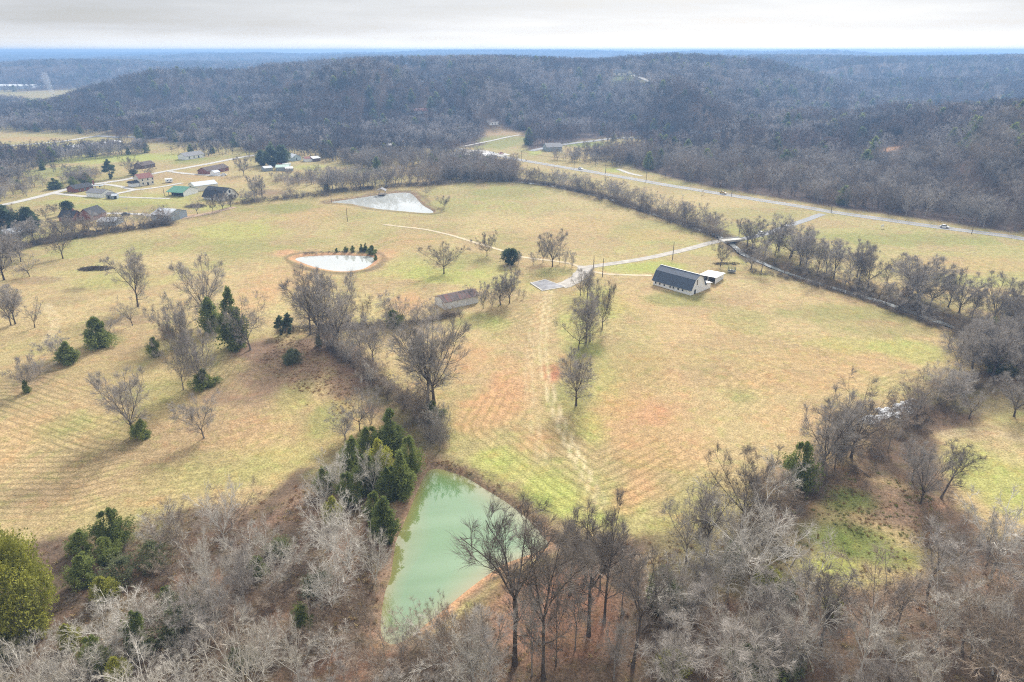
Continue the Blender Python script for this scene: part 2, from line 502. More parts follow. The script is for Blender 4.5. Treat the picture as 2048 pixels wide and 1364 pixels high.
def leafy(name, dark, light, tip=None):
    m, nt, b = mat_new(name); N, L = nt.nodes, nt.links
    tc = N.new('ShaderNodeTexCoord'); no = N.new('ShaderNodeTexNoise'); no.inputs['Scale'].default_value = 9; no.inputs['Detail'].default_value = 4
    L.new(tc.outputs['Object'], no.inputs[0])
    oi = N.new('ShaderNodeObjectInfo')
    ad = N.new('ShaderNodeMath'); ad.operation = 'MULTIPLY_ADD'; ad.inputs[1].default_value = 0.25; L.new(oi.outputs['Random'], ad.inputs[0]); L.new(no.outputs[0], ad.inputs[2])
    rp = N.new('ShaderNodeValToRGB'); rp.color_ramp.elements[0].position = 0.36; rp.color_ramp.elements[0].color = (*dark, 1)
    rp.color_ramp.elements[1].position = 0.70; rp.color_ramp.elements[1].color = (*light, 1)
    L.new(ad.outputs[0], rp.inputs[0]); L.new(rp.outputs[0], b.inputs['Base Color'])
    b.inputs['Roughness'].default_value = 0.75; b.inputs['Specular IOR Level'].default_value = 0.2
    tr = N.new('ShaderNodeBsdfTranslucent'); L.new(rp.outputs[0], tr.inputs[0])
    ms = N.new('ShaderNodeMixShader'); ms.inputs[0].default_value = 0.35
    out = N['Material Output']
    L.new(b.outputs[0], ms.inputs[1]); L.new(tr.outputs[0], ms.inputs[2]); L.new(ms.outputs[0], out.inputs[0])
    return m
CEDAR = leafy('cedar_foliage', (0.06, 0.09, 0.028), (0.25, 0.29, 0.085))
CEDAR_Y = leafy('cedar_foliage_yellow', (0.16, 0.17, 0.035), (0.45, 0.45, 0.09))
PINE = leafy('pine_foliage', (0.07, 0.105, 0.06), (0.16, 0.205, 0.11))
MAGNOLIA = leafy('broadleaf_evergreen', (0.035, 0.06, 0.026), (0.09, 0.13, 0.055))
BOXWOOD = leafy('grey_green_shrub', (0.10, 0.125, 0.06), (0.20, 0.225, 0.12))
TAN_LEAF = leafy('dead_leaf_shrub', (0.22, 0.13, 0.06), (0.40, 0.24, 0.12))
PRIVET = leafy('thin_privet_leaf', (0.10, 0.12, 0.06), (0.20, 0.22, 0.11))

WHITE_WOOD = plain('white_wood', (0.84, 0.86, 0.88), 0.75, 0.10, 3.0, stretch=(6, 6, 0.6))
OLD_WHITE = plain('old_white_wood', (0.72, 0.74, 0.75), 0.85, 0.30, 2.5, stretch=(5, 5, 0.5))
DARK_METAL = plain('dark_blue_roof', (0.046, 0.066, 0.105), 0.45, 0.10, 0.6, spec=0.4)
BLACK_ROOF = plain('black_roof', (0.035, 0.036, 0.042), 0.8, 0.25, 2.0)
BROWN_ROOF = plain('brown_roof', (0.10, 0.075, 0.065), 0.85, 0.2, 2.0)
GREY_ROOF = plain('grey_roof', (0.20, 0.20, 0.21), 0.8, 0.15, 2.0)
LIGHT_ROOF = plain('light_metal_roof', (0.52, 0.56, 0.62), 0.4, 0.08, 0.8, spec=0.4)
PALE_ROOF = plain('pale_metal_roof', (0.66, 0.68, 0.70), 0.5, 0.12, 0.8, spec=0.3)
GREEN_ROOF = plain('green_metal_roof', (0.07, 0.22, 0.15), 0.45, 0.08, 0.8, spec=0.4)
RED_ROOF = plain('red_brown_roof', (0.20, 0.075, 0.06), 0.7, 0.15, 1.5)
BRICK = plain('brick_wall', (0.27, 0.115, 0.085), 0.9, 0.2, 6.0)
BROWN_WALL = plain('brown_wall', (0.17, 0.12, 0.10), 0.9, 0.2, 3.0)
CREAM = plain('cream_wall', (0.70, 0.67, 0.58), 0.8, 0.06, 2.0)
BLUE_WALL = plain('light_blue_wall', (0.45, 0.56, 0.62), 0.8, 0.08, 2.0)
GREY_WALL = plain('grey_metal_wall', (0.36, 0.43, 0.50), 0.5, 0.08, 1.0)
SHED_GREY = plain('grey_shed_wall', (0.30, 0.34, 0.36), 0.8, 0.12, 2.0)
GLASS = plain('window_pane', (0.035, 0.042, 0.05), 0.12, 0.05, 1.0, spec=0.5)
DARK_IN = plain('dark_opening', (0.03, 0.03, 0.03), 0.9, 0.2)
WOOD = plain('weathered_wood', (0.20, 0.165, 0.135), 0.9, 0.3, 3.0, rnd=0.2)
POLE_WOOD = plain('pole_wood', (0.13, 0.105, 0.085), 0.9, 0.2, 3.0, rnd=0.2)
GALV = plain('galvanised_metal', (0.45, 0.47, 0.48), 0.4, 0.1, metal=0.3)
CONCRETE = plain('concrete', (0.50, 0.48, 0.44), 0.9, 0.12, 0.7)
RUBBER = plain('black_rubber', (0.02, 0.02, 0.022), 0.8, 0.1)

def rusty():
    m, nt, b = mat_new('rusty_roof'); N, L = nt.nodes, nt.links
    tc = N.new('ShaderNodeTexCoord'); mp = N.new('ShaderNodeMapping'); mp.inputs['Scale'].default_value = (1.1, 0.16, 0.16)
    L.new(tc.outputs['Object'], mp.inputs[0])
    no = N.new('ShaderNodeTexNoise'); no.inputs['Scale'].default_value = 1.1; no.inputs['Detail'].default_value = 5; no.inputs['Roughness'].default_value = 0.7
    L.new(mp.outputs[0], no.inputs[0])
    rp = N.new('ShaderNodeValToRGB'); el = rp.color_ramp.elements
    el[0].position = 0.36; el[0].color = (0.045, 0.038, 0.038, 1); el[1].position = 0.72; el[1].color = (0.22, 0.06, 0.05, 1)
    e = el.new(0.5); e.color = (0.12, 0.092, 0.09, 1); e = el.new(0.6); e.color = (0.15, 0.08, 0.07, 1)
    L.new(no.outputs[0], rp.inputs[0]); L.new(rp.outputs[0], b.inputs['Base Color']); b.inputs['Roughness'].default_value = 0.85
    return m
RUSTY = rusty()

def water_mat(name, col, rough=0.02, edge=None, ior=1.333, ripple=False):
    m, nt, b = mat_new(name); N, L = nt.nodes, nt.links
    geo = N.new('ShaderNodeNewGeometry')
    no = N.new('ShaderNodeTexNoise'); no.inputs['Scale'].default_value = 0.035; no.inputs['Detail'].default_value = 3
    L.new(geo.outputs['Position'], no.inputs[0])
    mr = N.new('ShaderNodeMapRange'); mr.inputs[1].default_value = 0.3; mr.inputs[2].default_value = 0.7; mr.inputs[3].default_value = 0.9; mr.inputs[4].default_value = 1.1
    L.new(no.outputs[0], mr.inputs[0])
    sc = N.new('ShaderNodeVectorMath'); sc.operation = 'SCALE'; sc.inputs[0].default_value = col
    L.new(mr.outputs[0], sc.inputs['Scale'])
    if edge:
        at_ = N.new('ShaderNodeAttribute'); at_.attribute_name = 'depth'
        mx = N.new('ShaderNodeMix'); mx.data_type = 'RGBA'
        L.new(at_.outputs['Fac'], mx.inputs[0]); mx.inputs[6].default_value = (*edge, 1); L.new(sc.outputs[0], mx.inputs[7])
        L.new(mx.outputs[2], b.inputs['Base Color'])
    else:
        L.new(sc.outputs[0], b.inputs['Base Color'])
    b.inputs['Roughness'].default_value = rough; b.inputs['IOR'].default_value = ior; b.inputs['Specular IOR Level'].default_value = 0.5
    n2 = N.new('ShaderNodeTexNoise'); n2.inputs['Scale'].default_value = 1.4; n2.inputs['Detail'].default_value = 2
    L.new(geo.outputs['Position'], n2.inputs[0])
    bp = N.new('ShaderNodeBump'); bp.inputs['Strength'].default_value = 0.012; bp.inputs['Distance'].default_value = 0.05
    L.new(n2.outputs[0], bp.inputs['Height'])
    if ripple: L.new(bp.outputs[0], b.inputs['Normal'])
    return m
GREEN_WATER = water_mat('green_pond_water', (0.088, 0.185, 0.066), 0.01, edge=(0.20, 0.185, 0.07), ior=2.2)
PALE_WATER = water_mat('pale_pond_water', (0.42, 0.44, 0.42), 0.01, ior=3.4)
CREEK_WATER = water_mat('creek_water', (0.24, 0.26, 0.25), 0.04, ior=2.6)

# ------------------------------------------------------------------ the ground
def px_poly(pts): return np.array([at0(*p) for p in pts])
F_MAIN = px_poly([(900, 655), (1010, 628), (1080, 590), (1200, 575), (1310, 592), (1420, 590), (1500, 552), (1600, 577), (1720, 610), (1830, 645), (1930, 672), (1905, 745), (1780, 800), (1650, 800), (1560, 890),
                  (1440, 970), (1330, 1040), (1200, 1080), (1120, 1070), (1030, 1000), (960, 940), (895, 880), (890, 850), (950, 760), (930, 700)])
F_LEFT = px_poly([(-900, 1080), (-900, 760), (120, 740), (330, 800), (420, 700), (560, 690), (640, 720), (720, 850), (700, 890), (620, 950), (500, 1000), (370, 1012), (230, 1025), (110, 1060), (20, 1060)])
F_UP = px_poly([(-60, 660), (60, 560), (180, 510), (330, 468), (480, 425), (640, 398), (700, 440), (800, 450), (900, 470), (1000, 500), (900, 560), (870, 600), (760, 600), (560, 640), (380, 640), (250, 660), (60, 700)])
F_FAR = px_poly([(880, 372), (1000, 367), (1100, 376), (1200, 400), (1300, 428), (1400, 465), (1430, 480), (1300, 512), (1160, 530), (1050, 512), (940, 480), (830, 452), (720, 442), (660, 410), (760, 420), (880, 425)])
F_RIGHT = px_poly([(1560, 470), (1650, 434), (1800, 458), (2060, 492), (2200, 520), (2200, 720), (2000, 640), (1850, 600), (1700, 560), (1600, 520)])
F_RIGHT2 = px_poly([(1290, 372), (1400, 390), (1620, 430), (1540, 462), (1480, 470), (1400, 440), (1300, 400)])
F_PADDOCK = px_poly([(1600, 1000), (1700, 930), (1830, 960), (1850, 1080), (1760, 1170), (1650, 1150), (1600, 1080)])
F_PADDOCK2 = px_poly([(1950, 900), (2080, 830), (2200, 900), (2150, 1060), (1950, 1060), (1900, 980)])
FIELDS = [(F_MAIN, 0.58, 2.5), (F_LEFT, 0.8, 2.2), (F_UP, 0.22, 3.2), (F_FAR, 0.15, 3.5), (F_RIGHT, 0.18, 4.0), (F_RIGHT2, 0.15, 4.0), (F_PADDOCK, 0.2, 2.0), (F_PADDOCK2, 0.35, 2.4)]

PAL = dict(straw=(0.40, 0.315, 0.165), tan=(0.33, 0.24, 0.135), green=(0.17, 0.20, 0.06), olive=(0.235, 0.23, 0.09), lime=(0.31, 0.325, 0.10), orange=(0.42, 0.26, 0.14), red=(0.40, 0.19, 0.11),
           litter=(0.205, 0.138, 0.098), brown=(0.10, 0.074, 0.054), clay=(0.45, 0.26, 0.15), gravel=(0.44, 0.41, 0.37), pale=(0.52, 0.435, 0.27), forest=(0.11, 0.078, 0.066), rust=(0.27, 0.15, 0.10), darkgreen=(0.13, 0.15, 0.05))
# soft patches of ground cover: (u, v, half width, half height in photo pixels, kind, strength)
PATCH = [
    # main field
    (1080, 880, 60, 40, 'orange', .6), (1000, 800, 70, 60, 'orange', .8), (930, 720, 60, 40, 'orange', .6), (1100, 745, 22, 22, 'red', 1.0), (1300, 780, 110, 80, 'orange', .5), (1290, 830, 60, 30, 'red', .45), (1200, 780, 60, 70, 'lime', .45),
    (1140, 800, 60, 40, 'olive', .8), (1250, 720, 90, 60, 'olive', .4), (1100, 980, 70, 60, 'lime', .9), (1000, 930, 70, 40, 'lime', .7), (1180, 1040, 60, 22, 'lime', .6), (1060, 1010, 50, 30, 'green', .55), (1210, 900, 60, 40, 'tan', .6),
    (1290, 970, 80, 50, 'orange', .7), (1250, 1000, 40, 40, 'red', .3), (1430, 900, 120, 60, 'straw', .8), (1500, 800, 160, 60, 'straw', .6), (1690, 720, 170, 40, 'orange', .35), (1820, 700, 90, 30, 'lime', .6), (1620, 660, 150, 40, 'straw', .5),
    (1700, 630, 160, 24, 'olive', .7), (1480, 640, 60, 30, 'olive', .5), (1380, 600, 100, 18, 'green', .6), (1310, 560, 30, 18, 'tan', .5), (1460, 600, 60, 14, 'tan', .7), (1080, 640, 26, 50, 'orange', .6), (1000, 650, 40, 30, 'lime', .5), (1600, 830, 120, 40, 'orange', .3), (1480, 790, 40, 20, 'green', .4),
    (1240, 840, 90, 60, 'orange', .6), (1330, 900, 130, 50, 'orange', .55), (1280, 940, 90, 40, 'red', .3), (1560, 760, 180, 30, 'orange', .4), (1700, 690, 120, 20, 'lime', .4), (1020, 760, 60, 60, 'red', .25), (960, 830, 60, 50, 'orange', .6), (1180, 860, 40, 60, 'lime', .5), (1760, 660, 120, 18, 'green', .35),
    (200, 960, 300, 80, 'tan', .45), (500, 780, 160, 90, 'litter', .35), (100, 800, 160, 100, 'tan', .5), (330, 880, 140, 60, 'litter', .25), (60, 1000, 160, 60, 'litter', .2),
    # near the farmyard
    (1330, 535, 60, 16, 'lime', .9), (1250, 537, 50, 10, 'lime', .7), (1000, 560, 90, 30, 'lime', .5), (880, 550, 80, 22, 'lime', .8), (950, 520, 60, 20, 'green', .4), (1100, 545, 50, 14, 'olive', .7), (1100, 600, 60, 14, 'tan', .7), (1050, 545, 25, 20, 'tan', .6), (1400, 520, 50, 10, 'tan', .6), (960, 640, 60, 20, 'green', .5),
    (1150, 640, 60, 60, 'lime', .5), (1200, 600, 60, 40, 'lime', .6), (1170, 700, 50, 20, 'green', .55), (1240, 600, 50, 20, 'orange', .25), (860, 520, 80, 30, 'olive', .3),
    # far fields
    (1250, 400, 250, 30, 'straw', .5), (1000, 385, 120, 14, 'green', .45), (1100, 450, 160, 24, 'orange', .3), (1300, 470, 90, 14, 'orange', .35), (1000, 440, 130, 25, 'straw', .7), (900, 420, 60, 20, 'olive', .5), (1150, 480, 120, 16, 'tan', .5),
    (1500, 430, 120, 16, 'olive', .4), (1800, 480, 250, 14, 'green', .45), (1900, 530, 170, 20, 'orange', .35), (1700, 520, 130, 26, 'straw', .7), (1950, 560, 120, 14, 'lime', .5), (1440, 400, 100, 12, 'straw', .5),
    # upper left field
    (640, 430, 80, 22, 'orange', .3), (480, 460, 90, 26, 'lime', .6), (560, 415, 90, 12, 'green', .6), (470, 500, 130, 26, 'olive', .5), (350, 520, 120, 20, 'straw', .8), (250, 560, 120, 20, 'lime', .35), (560, 560, 80, 30, 'orange', .4), (500, 600, 50, 30, 'orange', .45), (820, 480, 80, 18, 'orange', .4), (760, 510, 40, 20, 'clay', .5), (570, 505, 30, 8, 'clay', .7), (800, 540, 60, 26, 'lime', .45),
    (820, 600, 40, 24, 'orange', .8), (760, 570, 60, 20, 'tan', .6), (100, 620, 120, 40, 'straw', .5), (130, 600, 50, 12, 'brown', .25), (150, 580, 30, 8, 'brown', .45), (80, 560, 50, 8, 'litter', .5), (170, 545, 60, 10, 'lime', .3), (640, 600, 60, 30, 'straw', .4),
    # lower left field
    (60, 760, 90, 60, 'litter', .55), (30, 880, 90, 90, 'orange', .35), (250, 690, 120, 40, 'tan', .7), (300, 790, 80, 40, 'olive', .5), (560, 740, 90, 60, 'litter', .75), (640, 690, 60, 40, 'litter', .9), (700, 760, 50, 50, 'litter', .9), (510, 700, 60, 30, 'litter', .95), (640, 840, 60, 50, 'olive', .75), (250, 950, 200, 60, 'tan', .5), (450, 930, 120, 60, 'olive', .4), (120, 900, 100, 60, 'tan', .5), (590, 800, 50, 40, 'lime', .35),
    (430, 790, 60, 24, 'litter', .6), (380, 870, 110, 50, 'tan', .7), (200, 900, 110, 40, 'brown', .28), (350, 960, 160, 40, 'lime', .22), (560, 930, 90, 50, 'lime', .35), (150, 980, 120, 40, 'tan', .7), (130, 850, 70, 40, 'olive', .5), (60, 990, 90, 30, 'brown', .2), (500, 870, 70, 40, 'orange', .3), (265, 640, 60, 14, 'litter', .55), (330, 690, 60, 30, 'lime', .3), (200, 680, 60, 20, 'green', .4),
    # hedgerow floor and the lane of leaves beside it
    (760, 800, 40, 40, 'litter', .95), (820, 870, 60, 40, 'litter', .9), (690, 710, 40, 30, 'litter', .95), (860, 900, 40, 30, 'litter', .7),
    # bottom woods
    (300, 1180, 330, 110, 'litter', .9), (300, 1300, 420, 130, 'brown', .55), (600, 1120, 200, 130, 'brown', .7), (470, 1040, 130, 36, 'litter', .85), (700, 1330, 160, 60, 'orange', .3), (1130, 1260, 170, 110, 'litter', .95), (1100, 1200, 120, 70, 'red', .35), (1050, 1320, 250, 80, 'orange', .25), (1420, 1240, 240, 140, 'brown', .6), (1480, 1180, 160, 90, 'litter', .8), (1800, 1300, 330, 100, 'brown', .55), (1800, 1230, 300, 70, 'litter', .7),
    (1560, 1060, 110, 60, 'litter', .95), (1780, 1010, 90, 60, 'litter', .85), (1640, 960, 110, 40, 'litter', .7), (1730, 890, 120, 36, 'litter', .7), (1860, 830, 120, 40, 'litter', .7), (1960, 770, 120, 40, 'litter', .7), (1900, 1060, 90, 60, 'litter', .85), (1570, 1090, 40, 24, 'pale', .5),
    (1700, 1080, 110, 50, 'green', .7), (1660, 1130, 60, 26, 'lime', .8), (1690, 1000, 60, 30, 'green', .6), (2000, 960, 100, 80, 'lime', .75), (2020, 900, 60, 30, 'straw', .6), (1780, 1110, 80, 26, 'green', .6),
    # settlement
    (300, 400, 230, 14, 'lime', .55), (230, 415, 120, 10, 'green', .4), (300, 315, 120, 8, 'lime', .9), (200, 318, 110, 9, 'lime', .9), (400, 322, 60, 8, 'green', .7), (340, 352, 90, 7, 'tan', .7), (440, 360, 80, 8, 'orange', .3), (100, 345, 100, 14, 'green', .6), (60, 365, 80, 10, 'olive', .5), (60, 278, 90, 6, 'orange', .5), (130, 290, 90, 5, 'lime', .5), (440, 325, 60, 10, 'straw', .5), (420, 415, 60, 8, 'lime', .6), (390, 412, 22, 5, 'brown', .9), (380, 432, 30, 5, 'clay', .6), (620, 335, 40, 6, 'lime', .6), (730, 342, 60, 5, 'lime', .6), (600, 360, 60, 8, 'litter', .7), (540, 385, 40, 8, 'litter', .7), (250, 450, 120, 14, 'tan', .6), (230, 430, 80, 6, 'pale', .4), (360, 380, 90, 8, 'straw', .5),
    # valley at the foot of the hills
    (1010, 265, 45, 12, 'tan', .9), (990, 290, 60, 8, 'green', .6), (1170, 288, 80, 6, 'green', .9), (1070, 305, 25, 6, 'lime', .9), (1250, 308, 60, 6, 'straw', .8), (1230, 340, 22, 5, 'lime', .9), (1650, 239, 110, 4, 'lime', .9), (1990, 195, 60, 4, 'straw', .9), (1490, 297, 40, 4, 'straw', 1.0), (1250, 152, 40, 4, 'green', 1.0), (930, 310, 40, 5, 'lime', .6),
]

xf, yf, zf = XX.ravel(), YY.ravel(), ZZ.ravel()
hh = hills(xf, yf)
nA = fbm(xf, yf, 34, 101, 4); nB = fbm(xf, yf, 11, 111, 4); nC = fbm(xf, yf, 80, 121, 3); nD = fbm(xf, yf, 5, 131, 3)
def c3(k): return np.array(PAL[k])[None, :]
def mixc(col, k, w): return col * (1 - w[:, None]) + c3(k) * w[:, None]
col = np.repeat(c3('straw'), len(xf), 0)
col = mixc(col, 'olive', sstep(0.42, 0.75, nA) * 0.6)
col = mixc(col, 'lime', sstep(0.5, 0.75, nC) * 0.35)
col = mixc(col, 'orange', sstep(0.45, 0.8, 1 - nC) * 0.3)
col = mixc(col, 'olive', sstep(250, 420, np.hypot(xf, yf)) * 0.35)
col = mixc(col, 'tan', sstep(0.45, 0.7, nB) * 0.6)
for (u, v, ru, rv, k, s) in PATCH:
    c = at(u, v); a = at0(u + ru, v); b0 = at0(u, v - rv); b1 = at0(u, v + rv); c0 = at0(u, v)
    rx = abs(a[0] - c0[0]); ry = max(abs(b0[1] - b1[1]) / 2, 1.0)
    dx = (xf - c[0]) / rx; dy = (yf - c[1]) / ry
    m = (np.abs(dx) < 1.8) & (np.abs(dy) < 1.8)
    if not m.any(): continue
    r = np.hypot(dx[m], dy[m]) + (nB[m] - 0.5) * 0.9 + (nA[m] - 0.5) * 0.9
    w = s * (1 - sstep(0.45, 1.15, r))
    col[m] = mixc(col[m], k, w)
# leaf covered floor of the near woods
NEARWOOD = [[(110, 1080), (230, 1062), (380, 1018), (500, 1015), (610, 940), (700, 900), (775, 940), (800, 1080), (770, 1200), (765, 1290), (900, 1260), (1010, 1150), (1110, 1090), (1200, 1085), (1400, 1075), (1470, 1060), (1560, 1110), (1640, 1190), (1760, 1180), (1860, 1140), (2000, 1080), (2200, 1000), (2300, 1500), (-300, 1500), (-300, 1150)],
            [(640, 680), (700, 700), (760, 760), (850, 830), (890, 880), (870, 930), (800, 860), (720, 790), (660, 720)], [(1480, 1070), (1560, 985), (1650, 935), (1760, 885), (1860, 800), (1960, 745), (2060, 700), (2200, 760), (2200, 800), (1960, 830), (1880, 880), (1900, 960), (1960, 1050), (1900, 1120), (1850, 1060), (1800, 960), (1700, 960), (1640, 1020), (1600, 1100), (1520, 1120)]]
for k_, P in enumerate(NEARWOOD):
    d = signed_in(xf, yf, px_poly(P)) + (nA - 0.5) * 9 + (nB - 0.5) * 6
    w = sstep(-1.5, 3.0, d) * (0.92 if k_ < 2 else 0.8)
    col = mixc(col, 'litter', w); col = mixc(col, 'brown', w * sstep(0.34, 0.56, nB) * 0.85)
    col = mixc(col, 'olive', w * sstep(0.62, 0.75, nA) * 0.4)
for (u, v, ru, rv, k, s_) in [(1130, 1230, 150, 120, 'rust', .8), (720, 1330, 120, 40, 'rust', .6), (1690, 1080, 100, 50, 'green', .75), (1660, 1130, 70, 26, 'lime', .7), (1700, 1000, 50, 30, 'green', .6), (1780, 1120, 70, 24, 'green', .5), (1570, 1085, 36, 26, 'pale', .4)]:
    c = at(u, v); a = at0(u + ru, v); b0 = at0(u, v - rv); b1 = at0(u, v + rv); c0 = at0(u, v)
    r = np.hypot((xf - c[0]) / abs(a[0] - c0[0]), (yf - c[1]) / (abs(b0[1] - b1[1]) / 2)) + (nB - 0.5) * 0.9
    col = mixc(col, k, s_ * (1 - sstep(0.45, 1.15, r)))
# woodland floor on the hills
WOODFLOOR = [[(1270, 338), (1330, 352), (1420, 372), (1520, 390), (1640, 409), (1760, 427), (1900, 446), (2060, 468), (2300, 500), (2300, 420), (1700, 330), (1400, 290), (1290, 290)],
             [(480, 292), (620, 287), (760, 289), (900, 296), (960, 292), (1000, 280), (950, 262), (700, 262), (480, 262)], [(1060, 300), (1130, 288), (1250, 273), (1400, 262), (1400, 250), (1100, 258), (1040, 268)]]
wf = sstep(0.7, 2.5, hh)
VALEWOOD = np.array([(-760, 1060), (-560, 960), (-330, 830), (150, 800), (330, 900), (420, 1250), (200, 2000), (-900, 2000)])
wf = np.maximum(wf, sstep(-10, 10, signed_in(xf, yf, VALEWOOD)))
for P in WOODFLOOR: wf = np.maximum(wf, sstep(-6, 4, signed_in(xf, yf, px_poly(P)) + (nA - 0.5) * 10))
PROTECT = []
col = mixc(col, 'forest', wf * 0.95)
for (u, v, ru, rv, k) in [(1010, 268, 46, 12, 'tan'), (1250, 151, 30, 4, 'green'), (1650, 239, 110, 4, 'lime'), (1990, 195, 60, 4, 'straw'), (1490, 297, 34, 4, 'straw'), (1780, 298, 260, 3, 'clay'), (1300, 160, 40, 3, 'straw'), (1243, 158, 34, 8, 'green'), (1290, 165, 26, 9, 'olive'), (1008, 280, 60, 9, 'olive')]:
    c = at(u, v); a = at(u + ru, v); b0 = at(u, v + rv); rx = max(abs(a[0] - c[0]), 4); ry = max(abs(b0[1] - c[1]), 6)
    r = np.hypot((xf - c[0]) / rx, (yf - c[1]) / ry)
    PROTECT.append((c[0], c[1], rx, ry))
    col = mixc(col, k, 0.9 * (1 - sstep(0.7, 1.1, r)))
# banks of ponds and creek
for pts, kk in zip(PONDS, ('litter', 'clay', 'litter')):
    d = signed_in(xf, yf, pts)
    w = sstep(-4.0, -2.2, d + (nD - 0.5) * 3) * 0.85
    col = mixc(col, kk, w)
    col = mixc(col, 'brown', sstep(-7.5, -5.0, d + (nB - 0.5) * 6) * (1 - sstep(-4.6, -3.0, d)) * 0.55)
dG, _ = seg_dist(xf, yf, px_poly([(1091, 1083), (1013, 1124), (955, 1162), (913, 1195), (851, 1247)]))
col = mixc(col, 'clay', (1 - sstep(0.8, 2.6, dG + (nD - 0.5) * 2)) * 0.8)
dC, _ = seg_dist(xf, yf, CREEK)
col = mixc(col, 'brown', (1 - sstep(5.0, 10.0, dC + (nB - 0.5) * 8)) * 0.85)
# worn wheel tracks
def track(pts, half, k, s, gauge=1.0):
    global col
    P = smooth_path(px_poly(pts), 4.0)
    d, _ = seg_dist(xf, yf, P)
    d = np.abs(d - gauge) if gauge else d
    w = s * (1 - sstep(half * 0.5, half * 1.3, d + (nD - 0.5) * 0.3)) * (0.55 + 0.55 * sstep(0.3, 0.6, nB))
    col = mixc(col, k, np.clip(w, 0, 1))
track([(1098, 585), (1090, 640), (1086, 700), (1094, 760), (1112, 822), (1135, 880), (1162, 935), (1190, 985), (1200, 1010)], 0.55, 'pale', .75, 0.95)
track([(1098, 585), (1070, 640), (1062, 700), (1058, 760), (1068, 840), (1085, 930)], 0.45, 'pale', .3, 0.9)
track([(1100, 590), (1092, 660), (1090, 740)], 3.2, 'straw', .4, 0)
track([(90, 610), (110, 640), (104, 665), (85, 690)], 0.6, 'pale', .55, 0.9)
track([(940, 470), (850, 478), (800, 478), (760, 490), (740, 505)], 0.7, 'olive', .5, 1.0)
track([(1890, 870), (1960, 862), (2048, 880)], 0.8, 'pale', .4, 1.0)
# mown rows follow the edge of each field
row = np.zeros(len(xf)); ramp_ = np.zeros(len(xf))
for P, amp, sp_ in FIELDS:
    d = signed_in(xf, yf, P)
    m = d > 0
    row[m] = d[m] / sp_
    ramp_[m] = (amp * sstep(0.5, 5, d) * (0.25 + 0.8 * sstep(0.40, 0.62, 0.5 * nC + 0.5 * nA)))[m]
nx, ny = len(GX), len(GY)
idx = np.arange(nx * ny).reshape(ny, nx)
faces = np.stack([idx[:-1, :-1], idx[:-1, 1:], idx[1:, 1:], idx[1:, :-1]], -1).reshape(-1, 4)
g_me = mesh_np('ground', np.stack([xf, yf, zf], 1), [faces], None, True)
a = g_me.attributes.new('cover', 'FLOAT_COLOR', 'POINT')
a.data.foreach_set('color', np.concatenate([col, np.ones((len(col), 1))], 1).astype(np.float32).ravel())
a = g_me.attributes.new('row', 'FLOAT', 'POINT'); a.data.foreach_set('value', row.astype(np.float32))
a = g_me.attributes.new('row_amp', 'FLOAT', 'POINT'); a.data.foreach_set('value', ramp_.astype(np.float32))

